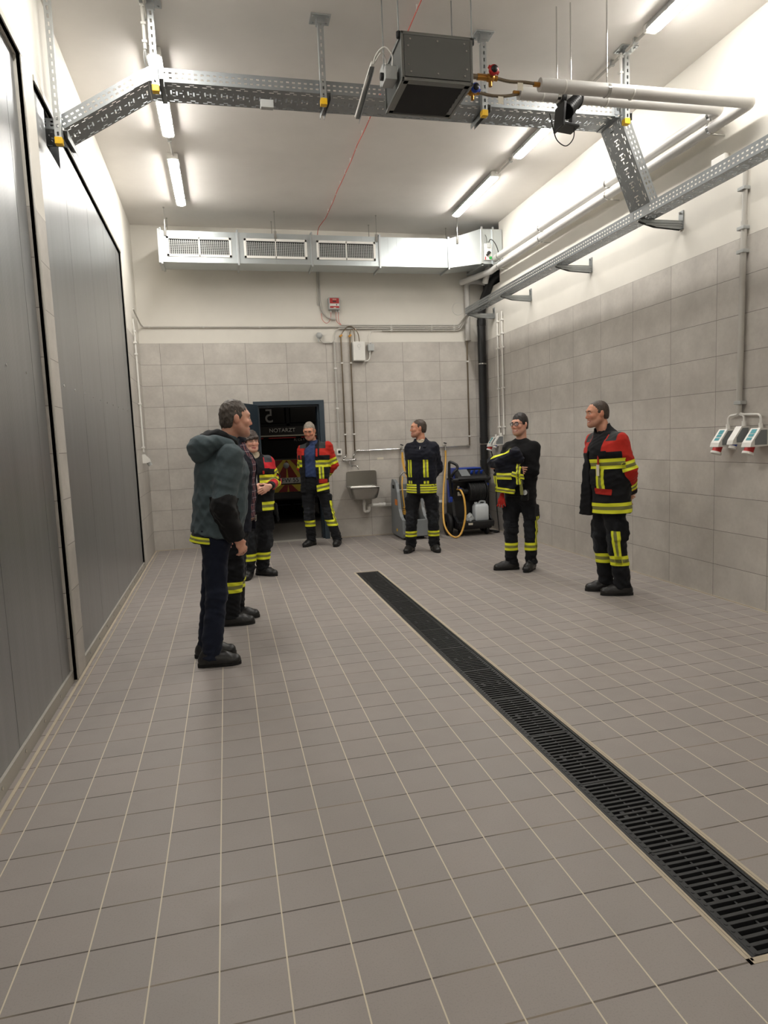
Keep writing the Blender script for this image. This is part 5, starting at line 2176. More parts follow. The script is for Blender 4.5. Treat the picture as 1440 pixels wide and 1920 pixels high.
class Person:
    """joints in metres relative to the floor point under the figure"""
    def __init__(s, name, label, loc, J, pr, headf, scale=1., roll=0., fem=False, smile=0., skin='skin', h=.0045):
        s.J = {k: np.array(v, float) for k, v in J.items()}
        s.loc, s.sc, s.fem = loc, scale, fem
        s.pr = nrm(pr)                                   # towards the person's right
        s.fw = nrm(np.cross((0, 0, 1), s.pr))
        s.R = basis(headf, roll=roll)
        s.hc = s.J['head']
        J = s.J
        up = nrm(J['neck'] - J['pelvis'])
        s.up = up
        sh = .172 * scale * (.92 if fem else 1)
        drop = up * .075 * scale
        J.setdefault('shR', J['neck'] + s.pr * sh - drop)
        J.setdefault('shL', J['neck'] - s.pr * sh - drop)
        J.setdefault('hipR', J['pelvis'] + s.pr * .088 * scale)
        J.setdefault('hipL', J['pelvis'] - s.pr * .088 * scale)
        s.smile = smile
        s.name, s.label, s.skin, s.h = name, label, skin, h
        s.kids = []

    def body(s, hands, ears=True):
        J, k = s.J, s.sc
        P = []
        P += [Bone(J['pelvis'], J['pelvis'] * .45 + J['neck'] * .55, .125 * k, .13 * k, .085 * k, .09 * k, s.pr, k=.03),
              Bone(J['pelvis'] * .45 + J['neck'] * .55, J['neck'] - s.up * .05, .13 * k, .09 * k, .09 * k, .065 * k, s.pr, k=.03)]
        nb = J['neck']
        sk = s.hc + (np.array([0, -.030, -.05]) * k) @ s.R
        P.append(Bone(nb - s.up * .05, sk, .062 * k, .054 * k, k=.03))
        for q in 'RL':
            P += [Bone(nb - s.up * .045, J['sh' + q], .045 * k, .045 * k, k=.03),
                  Bone(J['sh' + q], J['el' + q], .046 * k, .036 * k, k=.02), Bone(J['el' + q], J['wr' + q], .036 * k, .025 * k, k=.02),
                  Bone(J['hip' + q], J['kn' + q], .078 * k, .052 * k, k=.03), Bone(J['kn' + q], J['an' + q], .052 * k, .038 * k, k=.02),
                  Bone(J['an' + q] - [0, 0, .035], J['an' + q] + s.toe(q) * .12 - [0, 0, .045], .034, .028, k=.02)]
        ha, hs = head_prims(s.hc, s.R, k * 1.0, s.fem, s.smile)
        H = []
        for q in 'RL':
            H += hand_prims(J['wr' + q], *hands[q])
        allp = P + ha + H
        lo = np.min([p.bounds()[0] for p in allp], 0) - .03
        hi = np.max([p.bounds()[1] for p in allp], 0) + .03
        f = Field(lo, hi, s.h)
        f.add(*P).add(*ha).sub(*hs).add(*H)
        V, F = f.mesh()
        V = relax(V, F, 1, .35)
        q = (V - s.hc) @ s.R.T / k
        x, y, z = q[:, 0], q[:, 1], q[:, 2]
        near = (np.abs(q) < .16).all(1)
        ax = np.abs(x)
        lipv = np.where(near, .0085 - np.hypot((z + .0645 - .10 * s.smile * ax ** 1.0 * .35) * .75, np.maximum(ax - (.020 + .006 * s.smile), 0)) - 10 * np.maximum(.07 - y, 0), -1)
        browv = np.where(near & (y > .04), .0048 - np.abs(z - (.031 + .10 * np.minimum(ax - .018, .012) - .25 * np.maximum(ax - .035, 0))) - 2 * np.maximum(.013 - ax, 0) - 2 * np.maximum(ax - .047, 0), -1)
        fl = np.where(near, .35 * np.exp(-((ax - .042) ** 2 + (z + .022) ** 2) / .0006) * (y > .03) + .35 * np.exp(-(ax ** 2 + (z + .026) ** 2) / .0003) * (y > .09) + .2 * (ax > .076), 0)
        st = np.where(near, np.minimum(-.036 - z, y + .01) - 2.2 * np.maximum(.030 - np.hypot(x, (z + .064) * 1.3), 0), -1) if not s.fem else np.full(len(V), -1.)
        tv = np.where(near, np.minimum.reduce([.0036 - np.abs(z + .0645 - .12 * ax * s.smile), .021 - ax, y - .07]) if s.smile > .7 else -1., -1.)
        s.obj = mk_object(s.name, V, F, [s.skin], None, s.loc, {'teeth': tv, 'lip': lipv, 'brow': browv, 'flush': fl, 'stubble': st})
        tag(s.obj, s.label, 'person')
        # eyes
        for sd, nm in ((-1, 'a'), (1, 'b')):
            c = s.hc + (np.array([sd * .031, .0735, .010]) * k) @ s.R
            b = MB().use('eye')
            ball(b, c, .0125 * k, s.R)
            b.use('iris')
            c2 = s.hc + (np.array([sd * .031, .0795, .009]) * k) @ s.R
            ball(b, c2, .0075 * k, s.R)
            o = b.build('eye')
            o.parent = s.obj
        return s

    def toe(s, q):
        return nrm(s.J['to' + q] * [1, 1, 0] - s.J['an' + q] * [1, 1, 0])

    def boots(s, m='boot', low=False):
        for q in 'RL':
            a, t = s.J['an' + q], s.toe(q)
            r = np.cross(t, (0, 0, 1))
            g0 = a * [1, 1, 0]
            P = [Bone(g0 + [0, 0, .05], g0 + [0, 0, .17 if not low else .10], .052, .05, .055, .055, r, k=.03),
                 Bone(g0 - t * .045 + [0, 0, .045], g0 + t * .09 + [0, 0, .045], .044, .049, .055, .055, r, k=.03),
                 Bone(g0 + t * .08 + [0, 0, .036], g0 + t * .160 + [0, 0, .032], .050, .046, .05, .042, r, k=.03)]
            lo = np.min([p.bounds()[0] for p in P], 0) - .02
            hi = np.max([p.bounds()[1] for p in P], 0) + .02
            lo[2] = -.012
            f = Field(lo, hi, .006).add(*P)
            f.cut(Half((0, 0, .022), (0, 0, -1)))
            V, F = f.mesh()
            V = relax(V, F, 2)
            V = V + vnormals(V, F) * folds(V, 5, .0012, 2.0)[:, None]
            b = mk_object('boot' if not low else 'shoe', V, F, [m], s.obj)
            # sole
            sm = MB().use('sole')
            prof = [(-.086, .024), (-.092, .0), (-.086, -.024), (-.05, -.037), (.02, -.037), (.09, -.045), (.14, -.044), (.18, -.032), (.198, -.014), (.203, .0),
                    (.198, .014), (.18, .032), (.14, .044), (.09, .045), (.02, .037), (-.05, .037)]
            sm.prism(prof, lambda u, v, k: tuple(g0 + t * u + r * v + np.array([0, 0, .001 + .024 * k])))
            so = sm.build('sole')
            so.parent = b
            lc = MB().use('sole')
            for kk in range(4):
                z = .098 - .012 * kk
                c = g0 + t * (.045 + .022 * kk) + np.array([0, 0, z])
                lc.tube([c - r * .022 - [0, 0, .004], c + [0, 0, .002], c + r * .022 - [0, 0, .004]], .0032, 6)
            if True:
                lo_ = lc.build('laces')
                lo_.parent = b

    # ---- garments
    def trousers(s, m='trouser', slack=1., bands=(), side=(), name='trousers', seed=3, pockets=True, cuff=.062, wid=1.0):
        J, k = s.J, s.sc
        B = {}
        hip = J['pelvis']
        P = [Bone(hip - s.up * .03, hip + s.up * .13, .165 * k * wid, .155 * k * wid, .115 * k * wid, .112 * k * wid, s.pr, k=.05, flat_b=True)]
        for q in 'RL':
            ft = s.toe(q)
            rr = np.cross(ft, (0, 0, 1))
            an = J['an' + q].copy()
            e = J['kn' + q] + (an - J['kn' + q]) * 1.0
            e = np.array([an[0], an[1], cuff])
            B['th' + q] = Bone(J['hip' + q], J['kn' + q], .097 * k * slack * wid, .075 * k * slack, .102 * k * slack * wid, .078 * k * slack, rr, k=.05)
            B['sh' + q] = Bone(J['kn' + q], e, .075 * k * slack, .072 * k * slack, .078 * k * slack, .080 * k * slack, rr, k=.04, flat_b=True)
            P += [B['th' + q], B['sh' + q]]
            if pockets:
                c = J['hip' + q] * .42 + J['kn' + q] * .58
                out = s.pr * (1 if q == 'R' else -1)
                P.append(RBox(c + out * .072 * k * slack, (.028, .075, .09), np.stack([out, nrm(np.cross((0, 0, 1), out)), np.array([0, 0, 1.])]), .02, .02))
                c = J['kn' + q] + ft * .045 - [0, 0, .02]
                P.append(RBox(c, (.055, .038, .10), np.stack([rr, ft, np.array([0, 0, 1.])]), .025, .02))
        lo = np.min([p.bounds()[0] for p in P], 0) - .03
        hi = np.max([p.bounds()[1] for p in P], 0) + .03
        f = Field(lo, hi, .008).add(*P)
        V, F = f.mesh()
        V = relax(V, F, 2)
        N = vnormals(V, F)
        zk = np.minimum(J['knR'][2], J['knL'][2])
        w = .6 + 1.0 * np.exp(-((V[:, 2] - cuff - .04) / .07) ** 2) + .5 * np.exp(-((V[:, 2] - zk) / .1) ** 2)
        V = V + N * (folds(V, seed, .007, 1., 1.3) * w)[:, None]
        V = relax(V, F, 1)
        D = {kk: b.eval(V) for kk, b in B.items()}
        a2 = np.full(len(V), -1.)
        if pockets:
            for q in 'RL':
                ft = s.toe(q)
                rr = np.cross(ft, (0, 0, 1))
                d = V - J['kn' + q]
                a2 = np.maximum(a2, np.minimum.reduce([.055 - np.abs(d @ rr), d @ ft - .02, .11 - np.abs(d[:, 2] + .02)]))
        o = mk_object(name, V, F, [m], s.obj, (0, 0, 0), {'area2': a2})
        dR = np.minimum(D['thR'], D['shR'])
        dL = np.minimum(D['thL'], D['shL'])
        for q in 'RL':
            mine = (dL - dR) if q == 'R' else (dR - dL)
            for (z0, hw) in bands:
                val = np.minimum(hw - np.abs(V[:, 2] - z0 - .0), mine)
                s.tape(o, V, F, val, (V[:, 2] - z0) / hw)
            for (ang, hw, z0, z1) in side:
                ft = s.toe(q)
                rr = np.cross(ft, (0, 0, 1)) * (1 if q == 'R' else -1)
                ctr = np.where((V[:, 2] > J['kn' + q][2])[:, None], J['kn' + q] + (J['hip' + q] - J['kn' + q]) * ((V[:, 2] - J['kn' + q][2]) / (J['hip' + q][2] - J['kn' + q][2]))[:, None],
                               J['kn' + q] + (J['an' + q] - J['kn' + q]) * ((J['kn' + q][2] - V[:, 2]) / (J['kn' + q][2] - J['an' + q][2]))[:, None])
                d = V - ctr
                th = np.arctan2(d @ rr, d @ ft)
                lat = (th - ang) * .085
                val = np.minimum.reduce([hw - np.abs(lat), V[:, 2] - z0, z1 - V[:, 2], mine, .2 - np.abs(th - ang) * .085])
                s.tape(o, V, F, val, lat / hw)
        s.tr = o
        return o

    def tape(s, parent, V, F, val, across, name='reflective_stripe', m='tape', off=.0035):
        if (val > 0).sum() < 6:
            return None
        N = vnormals(V, F)
        Vn, fc, ex = clip(V + N * off, F, val, [across])
        # one object for each separate strip
        par = list(range(len(Vn)))

        def find(i):
            while par[i] != i:
                par[i] = par[par[i]]
                i = par[i]
            return i
        for f in fc:
            for i in f[1:]:
                par[find(i)] = find(f[0])
        groups = {}
        for f in fc:
            groups.setdefault(find(f[0]), []).append(f)
        out = None
        big = max(len(g) for g in groups.values()) if groups else 0
        for g in groups.values():
            if len(g) < max(6, .06 * big):
                continue
            ids = sorted({i for f in g for i in f})
            mp = {i: n for n, i in enumerate(ids)}
            out = mk_object(name, Vn[ids], [tuple(mp[i] for i in f) for f in g], [m], parent, (0, 0, 0), {'across': ex[0][ids]})
        return out

    def jacket(s, m, name='jacket', hem=-.06, w=1., d=1., collar=.06, open_front=None, seed=1, areas=None, bands=(), hood=False, extra=(), fold=.006,
               sleeve=1., vox=.0075, cuffs=.0, belly=0., cutters=()):
        J, k = s.J, s.sc
        pel, nk, up = J['pelvis'], J['neck'], s.up
        T = nk - pel
        Lt = np.linalg.norm(T)
        c0 = pel + up * hem
        c1 = pel + up * (Lt * .32) + s.fw * belly
        c2 = pel + up * (Lt * .70) + s.fw * .008
        c3 = nk - up * .045
        B = {'t0': Bone(c0, c1, .195 * w * k, .182 * w * k, .140 * d * k, .138 * d * k, s.pr, flat_a=True, k=.06),
             't1': Bone(c1, c2, .182 * w * k, .192 * w * k, .138 * d * k, .138 * d * k, s.pr, k=.06),
             't2': Bone(c2, c3, .188 * w * k, .118 * w * k, .136 * d * k, .082 * d * k, s.pr, k=.06)}
        P = list(B.values())
        for q in 'RL':
            B['u' + q] = Bone(J['sh' + q], J['el' + q], .073 * k * sleeve, .063 * k * sleeve, k=.04)
            e = J['wr' + q] + (J['el' + q] - J['wr' + q]) * cuffs
            B['f' + q] = Bone(J['el' + q], e, .064 * k * sleeve, .051 * k * sleeve, k=.035, flat_b=True)
            P += [Bone(nk - up * .055, J['sh' + q], .056 * k, .062 * k * sleeve, k=.045), B['u' + q], B['f' + q]]
        if collar:
            tilt = nrm(s.hc - nk)
            P.append(Bone(nk - up * .05 + s.fw * .0, nk + tilt * collar + s.fw * .01, .094 * k, .080 * k, .082 * k, .074 * k, s.pr, flat_b=True, k=.03))
        P += list(extra)
        lo = np.min([p.bounds()[0] for p in P], 0) - .03
        hi = np.max([p.bounds()[1] for p in P], 0) + .03
        f = Field(lo, hi, vox).add(*P)
        if collar:
            tilt = nrm(s.hc - nk)
            f.sub(Bone(nk - up * .0, nk + tilt * (collar + .08) + s.fw * .01, .066 * k, .066 * k, .062 * k, .062 * k, s.pr, k=.012))
        f.sub(*cutters)
        if open_front:
            x0, x1, z0, z1 = open_front
            xm, hw_ = (x0 + x1) / 2, (x1 - x0) / 2
            base = pel + s.pr * xm * 1
            Rm = np.stack([s.pr, s.fw, up])
            f.sub(RBox(base + up * ((z0 + z1) / 2) + s.fw * (.10 + .10), (hw_, .135, (z1 - z0) / 2), Rm, .02, .015))
        V, F = f.mesh()
        V = relax(V, F, 2)
        N = vnormals(V, F)
        wgt = np.full(len(V), .7)
        for q in 'RL':
            dl = np.linalg.norm(V - J['el' + q], axis=1)
            wgt += .8 * np.exp(-(dl / .10) ** 2)
        V = V + N * (folds(V, seed, fold, .9, 1.1) * wgt)[:, None]
        V = relax(V, F, 1)
        C = Coord(s, V, B, pel, up)
        at = {}
        for nm_, fn in (areas or {}).items():
            at[nm_] = fn(C)
        o = mk_object(name, V, F, [m], s.obj, (0, 0, 0), at)
        for bd in bands:
            val, ac = bd(C)
            s.tape(o, V, F, val, ac)
        s.jk, s.C, s.jV, s.jF = o, C, V, F
        return o

    def hair(s, m, grow=1., front=.050, side_z=-.01, back_z=-.075, top=0., seed=2, fringe=None, strands=.002, extra=(), name='hair', hl=.070):
        """scalp cap, cut back at the hairline"""
        k = s.sc
        g = lambda x, y, z: s.hc + k * (np.array([x, y, z]) @ s.R)
        P = [Ball(g(0, -.018, .036 + top * .4), np.array([.078, .098, .084 + top]) * k * grow, s.R, .02), Ball(g(0, -.045, -.02), np.array([.066, .066, .070]) * k * grow, s.R, .03),
             Ball(g(0, -.012, .008), np.array([.0745, .058, .066]) * k * grow, s.R, .02)]
        P += [p(g, s.R, k) for p in extra]
        lo = np.min([p.bounds()[0] for p in P], 0) - .03
        hi = np.max([p.bounds()[1] for p in P], 0) + .03
        f = Field(lo, hi, .0042).add(*P)
        G = f.grid()
        q = (G - s.hc) @ s.R.T / k
        x, y, z = q[..., 0], q[..., 1], q[..., 2]
        # face opening: below the hairline and in front of the sideburn line
        face = np.minimum(y - (front - .75 * np.maximum(.03 - np.maximum(z, side_z), 0) - .10 * np.abs(x)), hl - z - .35 * np.abs(x)) 
        low = np.minimum(side_z - z, y + .035)
        neck = back_z - z + .25 * np.maximum(y + .03, 0)
        cutv = np.maximum.reduce([face, low, neck])
        if fringe:
            cutv = np.where((y > .02) & (z > fringe) , np.minimum(cutv, -.004), cutv)
        f.d = np.maximum(f.d, (cutv * k).astype(np.float32))
        V, F = f.mesh()
        V = relax(V, F, 1, .4)
        N = vnormals(V, F)
        V = V + N * (folds(V, seed, strands * 1.1, 4.2, .4))[:, None]
        return mk_object(name, V, F, [m], s.obj)

    def local(s, r, f, u, frame='torso'):
        """point at right/forward/up from the pelvis"""
        return s.J['pelvis'] + s.pr * r + s.fw * f + s.up * u


class Coord:
    """coordinates on a garment: heights along the trunk, distances along each sleeve"""
    def __init__(s, P, V, B, pel, up):
        s.V = V
        q = V - pel
        s.z = q @ up
        s.x = q @ P.pr
        s.y = q @ P.fw
        s.d = {k: b.eval(V) for k, b in B.items()}
        s.t = {k: b.coords(V)[0] for k, b in B.items()}
        s.L = {k: b.L for k, b in B.items()}
        s.torso = np.minimum(np.minimum(s.d['t0'], s.d['t1']), s.d['t2'])
        s.armR = np.minimum(s.d['uR'], s.d['fR'])
        s.armL = np.minimum(s.d['uL'], s.d['fL'])
        s.arm = np.minimum(s.armR, s.armL)
        s.on_t = s.arm - s.torso          # > 0 on the trunk


def b_torso(z0, hw, x0=-9, x1=9, front=None, slope=0.):
    def fn(C):
        zz = C.z - z0 - slope * C.x
        v = np.minimum.reduce([hw - np.abs(zz), C.on_t + .022, C.x - x0, x1 - C.x])
        if front is not None:
            v = np.minimum(v, C.y * front)
        return v, zz / hw
    return fn


def b_sleeve(part, t0, hw):
    def fn(C):
        tt = C.t[part] - t0
        other = min('uRfRuLfL'[i:i + 2] for i in (0, 2, 4, 6)) and None
        q = part[1]
        sib = ('f' if part[0] == 'u' else 'u') + q
        v = np.minimum.reduce([hw - np.abs(tt), C.torso - C.d[part] + .01, C.d[sib] - C.d[part] + .02, .05 - C.d[part]])
        return v, tt / hw
    return fn


def b_vert(x0, hw, z0, z1, front=1):
    def fn(C):
        v = np.minimum.reduce([hw - np.abs(C.x - x0), C.z - z0, z1 - C.z, C.y * front - .01, C.on_t + .004])
        return v, (C.x - x0) / hw
    return fn


def ball(b, c, r, R, n=10):
    vs, fs = [], []
    for i in range(n + 1):
        a = PI * i / n
        for j in range(n):
            e = 2 * PI * j / n
            p = np.array([math.sin(a) * math.cos(e), math.cos(a), math.sin(a) * math.sin(e)]) * r
            vs.append(tuple(c + p @ R))
    for i in range(n):
        for j in range(n):
            fs.append((i * n + j, i * n + (j + 1) % n, (i + 1) * n + (j + 1) % n, (i + 1) * n + j))
    b.add(vs, fs, True)


def patch(P, name, m, fn, off=.006, parent=None):
    """a separate cloth piece cut from the jacket surface and lifted off it"""
    val, ac = fn(P.C)
    return P.tape(parent or P.jk, P.jV, P.jF, val, ac, name, m, off)
POSE = {'P1': {'c': [-0.118, 4.678],
        'd': [-0.0251, 0.9997],
        'r': [0.9997, 0.0251],
        'J': {'head': (0.18, 0.005, 1.679),
              'neck': (0.098, 0.002, 1.505),
              'pelvis': (0.01, 0.0, 0.919),
              'elR': (0.074, -0.198, 1.117),
              'wrR': (0.188, -0.135, 0.818),
              'elL': (0.099, 0.203, 1.07),
              'wrL': (0.169, 0.204, 0.804),
              'hipR': (0.008, -0.09, 0.876),
              'hipL': (0.013, 0.09, 0.87),
              'knR': (-0.005, -0.09, 0.457),
              'knL': (-0.041, 0.089, 0.443),
              'anR': (-0.071, -0.102, 0.086),
              'anL': (-0.101, 0.117, 0.099),
              'toR': (0.138, -0.117, 0.001),
              'toL': (0.103, 0.123, 0.011)}},
 'P2': {'c': [0.003, 5.678],
        'd': [0.0004, 1.0],
        'r': [1.0, -0.0004],
        'J': {'head': (0.109, -0.0, 1.674),
              'neck': (0.054, -0.0, 1.486),
              'pelvis': (-0.0, 0.0, 0.9),
              'elR': (0.046, -0.2, 1.113),
              'wrR': (0.125, -0.1, 0.835),
              'elL': (0.072, 0.2, 1.084),
              'wrL': (0.133, 0.15, 0.852),
              'knR': (0.003, -0.09, 0.416),
              'knL': (0.019, 0.09, 0.417),
              'anR': (-0.055, -0.09, 0.044),
              'anL': (-0.006, 0.1, 0.079),
              'toR': (0.143, -0.1, -0.025),
              'toL': (0.132, 0.1, 0.027)}},
 'P3': {'c': [0.252, 7.605],
        'd': [0.0332, 0.9994],
        'r': [0.9994, -0.0332],
        'J': {'head': (0.058, -0.002, 1.503),
              'neck': (0.061, 0.018, 1.33),
              'pelvis': (0.057, -0.002, 0.788),
              'elL': (0.306, -0.04, 1.103),
              'wrL': (0.199, -0.197, 0.98),
              'elR': (-0.065, -0.028, 1.122),
              'wrR': (0.072, -0.202, 1.0),
              'knR': (-0.038, -0.019, 0.504),
              'knL': (0.124, 0.016, 0.488),
              'anR': (-0.086, -0.037, 0.106),
              'anL': (0.072, 0.048, 0.09),
              'toR': (-0.114, -0.156, 0.003),
              'toL': (0.18, -0.036, 0.046)}},
 'P4': {'c': [1.292, 9.528],
        'd': [0.1343, 0.9909],
        'r': [0.9909, -0.1343],
        'J': {'head': (-0.118, -0.034, 1.64),
              'neck': (-0.053, 0.007, 1.464),
              'pelvis': (-0.07, 0.06, 0.847),
              'elR': (-0.268, 0.137, 1.187),
              'wrR': (-0.135, 0.24, 0.958),
              'elL': (0.241, 0.048, 1.15),
              'wrL': (0.129, 0.205, 0.962),
              'knR': (-0.171, 0.023, 0.483),
              'knL': (0.101, -0.034, 0.471),
              'anR': (-0.153, 0.071, 0.123),
              'anL': (0.209, -0.079, 0.109),
              'toR': (-0.265, -0.045, 0.03),
              'toL': (0.146, -0.242, 0.012)}},
 'P5': {'c': [2.47, 8.354],
        'd': [0.2835, 0.959],
        'r': [0.959, -0.2835],
        'J': {'head': (-0.016, 0.005, 1.606),
              'neck': (0.018, -0.005, 1.418),
              'pelvis': (0.004, -0.001, 0.782),
              'elR': (-0.154, 0.119, 1.123),
              'wrR': (-0.019, 0.183, 0.9),
              'elL': (0.27, -0.007, 1.106),
              'wrL': (0.159, 0.13, 0.9),
              'knR': (-0.136, 0.04, 0.433),
              'knL': (0.135, -0.04, 0.438),
              'anR': (-0.152, 0.076, 0.115),
              'anL': (0.148, -0.012, 0.12),
              'toR': (-0.249, -0.051, 0.027),
              'toL': (0.146, -0.168, 0.036)}},
 'P6': {'c': [3.064, 6.76],
        'd': [0.4129, 0.9108],
        'r': [0.9108, -0.4129],
        'J': {'head': (0.061, -0.027, 1.59),
              'neck': (0.087, -0.017, 1.41),
              'pelvis': (0.06, -0.027, 0.873),
              'elR': (-0.176, 0.025, 1.17),
              'wrR': (-0.025, -0.208, 1.192),
              'elL': (0.183, -0.149, 1.158),
              'wrL': (-0.149, -0.174, 1.231),
              'knR': (-0.028, -0.009, 0.504),
              'knL': (0.147, -0.044, 0.496),
              'anR': (-0.024, -0.011, 0.121),
              'anL': (0.127, -0.058, 0.105),
              'toR': (-0.18, 0.016, 0.045),
              'toL': (0.024, -0.164, 0.013)}},
 'P7': {'c': [3.375, 5.422],
        'd': [0.5284, 0.849],
        'r': [0.849, -0.5284],
        'J': {'head': (-0.075, 0.047, 1.628),
              'neck': (-0.009, 0.006, 1.475),
              'pelvis': (0.012, -0.008, 0.778),
              'elL': (0.192, -0.166, 1.171),
              'wrL': (0.219, -0.078, 0.894),
              'elR': (0.094, 0.201, 1.155),
              'wrR': (0.233, 0.008, 0.887),
              'hipR': (0.004, 0.068, 0.737),
              'hipL': (0.014, -0.091, 0.752),
              'knR': (-0.005, 0.074, 0.436),
              'knL': (0.028, -0.111, 0.441),
              'anR': (0.032, 0.063, 0.089),
              'anL': (0.07, -0.138, 0.057),
              'toR': (-0.122, 0.123, 0.039),
              'toL': (-0.108, -0.074, -0.01)}}}

# ================================================================ THE SEVEN PEOPLE
M['skin'] = skin_mat('fair skin', (214, 164, 140))
M['skin_w'] = skin_mat('pale skin', (220, 172, 150), (180, 104, 98))
M['skin_t'] = skin_mat('tanned skin', (204, 150, 122))
M['fire_black'] = cloth_mat('black and red fire jacket cloth', (22, 23, 26), (196, 46, 34), (62, 64, 64))
M['fire_pink'] = cloth_mat('black and bright red fire jacket cloth', (22, 23, 27), (208, 38, 48), (66, 68, 72))
M['fire_dark'] = cloth_mat('navy fire jacket cloth', (25, 28, 40), (150, 40, 34), (50, 52, 56))
M['navy'] = cloth_mat('navy jacket cloth', (23, 25, 37), (36, 39, 54))
M['knit'] = cloth_mat('black sweater knit', (19, 19, 21), None, None, .92)
M['teal_cl'] = cloth_mat('grey teal jacket cloth', (76, 90, 95), (18, 18, 20), (58, 73, 79), .7)
M['jeans'] = cloth_mat('dark blue denim', (29, 35, 52), None, None, .9, .4)
M['blue_cl'] = cloth_mat('blue shirt cloth', (52, 68, 108))
M['cream'] = cloth_mat('cream scarf cloth', (206, 192, 168))
M['plaid'] = plaid_mat()
M['blk_cl'] = cloth_mat('black cloth', (20, 21, 24))
M['red_cl'] = cloth_mat('red cloth', (186, 44, 34))
M['hair_grey'] = hair_mat('grey hair', (112, 104, 94), (168, 158, 144))
M['hair_pep'] = hair_mat('dark greying hair', (50, 43, 38), (92, 82, 73))
M['hair_brown'] = hair_mat('dark brown hair', (40, 30, 25), (68, 52, 42))
M['hair_mid'] = hair_mat('brown hair', (44, 35, 29), (78, 64, 53))
M['hair_black'] = hair_mat('black hair', (26, 22, 21), (48, 40, 36))
M['leather'] = mat('brown leather', (92, 58, 42), .5, 0, .1)


def setup(n, H, alpha, falpha, pitch=0., **kw):
    q = POSE[n]
    d, r = np.array([*q['d'], 0]), np.array([*q['r'], 0])
    a, fa = math.radians(alpha), math.radians(falpha)
    fw = -d * math.cos(a) + r * math.sin(a)
    pr = np.array([fw[1], -fw[0], 0])
    hf = -d * math.cos(fa) + r * math.sin(fa) + np.array([0, 0, -math.tan(math.radians(pitch))])
    J = {k: np.array(v) for k, v in q['J'].items()}
    J['pelvis'][2] = .512 * H
    for s in 'RL':
        J['an' + s][2] = .09
        J['kn' + s][2] = .272 * H
    J['neck'][2] = H - .288 * H / 1.78
    J['head'] = J['head'] * [1, 1, 0] + [0, 0, H - .116 * H / 1.78 - .0]
    J['pelvis'] += np.array(kw.pop('pel', (0, 0, 0)))
    J['head'] += np.array(kw.pop('headoff', (0, 0, 0)))
    J['neck'] += np.array(kw.pop('neckoff', (0, 0, 0)))
    for k, v in kw.pop('fix', {}).items():
        J[k] = np.array(v, float)
    return J, pr, hf, (q['c'][0], q['c'][1], 0), H / 1.78, d, r, kw


def person(n, label, H, alpha, falpha, pitch=0., **kw):
    J, pr, hf, loc, sc, d, r, kw = setup(n, H, alpha, falpha, pitch, **kw)
    p = Person('person', label, loc, J, pr, hf, sc, **kw)
    p.vd, p.vr = d, r
    return p


def red_areas(yoke=.17, xin=.085, cuff=.07, sleeve_top=.03):
    def a2(C):
        Lt = C.z.max() - .06
        v = -C.on_t - .004
        arm = np.minimum(v, np.where(C.armR < C.armL, C.L['fR'] - cuff - C.t['fR'], C.L['fL'] - cuff - C.t['fL']))
        t = np.minimum.reduce([C.z - (C.zn - yoke), np.abs(C.x) - xin, C.zn - .028 - C.z + .5 * np.maximum(.11 - np.abs(C.x), 0)])
        return np.maximum(arm, t)

    def a3(C):
        return np.minimum.reduce([C.z - (C.zn - .075), np.abs(C.x) - .095, .185 - np.abs(C.x), np.where(C.y > -.2, 1, -1)])
    return {'area2': a2, 'area3': a3}


Coord_init = Coord.__init__


def _ci(s, P, *a):
    Coord_init(s, P, *a)
    s.zn = np.linalg.norm(P.J['neck'] - P.J['pelvis'])


Coord.__init__ = _ci


def rect(x0, x1, z0, z1, front=1, slant=0.):
    def fn(C):
        zz = C.z - slant * (C.x - x0)
        return np.minimum.reduce([C.x - x0, x1 - C.x, zz - z0, z1 - zz, C.y * front - .02, C.on_t + .01]), C.x * 0
    return fn


def inner_shirt(p, m, name='shirt', collar=.0, w=.9, d=.93, hem=-.02, v=True):
    J, k = p.J, p.sc
    Lt = np.linalg.norm(J['neck'] - J['pelvis'])
    c = [J['pelvis'] + p.up * z for z in (hem, Lt * .33, Lt * .7)] + [J['neck'] - p.up * .035]
    P_ = [Bone(c[0], c[1], .172 * w * k, .165 * w * k, .128 * d * k, .126 * d * k, p.pr, flat_a=True, k=.05),
          Bone(c[1], c[2], .165 * w * k, .172 * w * k, .126 * d * k, .130 * d * k, p.pr, k=.05),
          Bone(c[2], c[3], .172 * w * k, .10 * w * k, .126 * d * k, .078 * d * k, p.pr, k=.05)]
    if collar:
        t = nrm(p.hc - J['neck'])
        P_.append(Bone(J['neck'] - p.up * .05, J['neck'] + t * collar, .074 * k, .068 * k, .070 * k, .064 * k, p.pr, flat_b=True, k=.02))
    lo = np.min([q.bounds()[0] for q in P_], 0) - .03
    hi = np.max([q.bounds()[1] for q in P_], 0) + .03
    f = Field(lo, hi, .0075).add(*P_)
    if collar:
        f.sub(Bone(J['neck'] + t * .0, J['neck'] + t * (collar + .06), .061 * k, .061 * k, .057 * k, .057 * k, p.pr, k=.01))
    V, F = f.mesh()
    V = relax(V, F, 2)
    V = V + vnormals(V, F) * folds(V, 11, .004, 1.)[:, None]
    return mk_object(name, V, F, [m], p.obj)


def blob(name, prims, m, parent, vox=.006, seed=4, amp=.004, f=1.2, attrs=None, loc=(0, 0, 0), subs=()):
    lo = np.min([q.bounds()[0] for q in prims], 0) - .03
    hi = np.max([q.bounds()[1] for q in prims], 0) + .03
    V, F = Field(lo, hi, vox).add(*prims).sub(*subs).mesh()
    V = relax(V, F, 1)
    V = V + vnormals(V, F) * folds(V, seed, amp, f)[:, None]
    o = mk_object(name, V, F, [m], parent, loc, attrs)
    return o, V, F


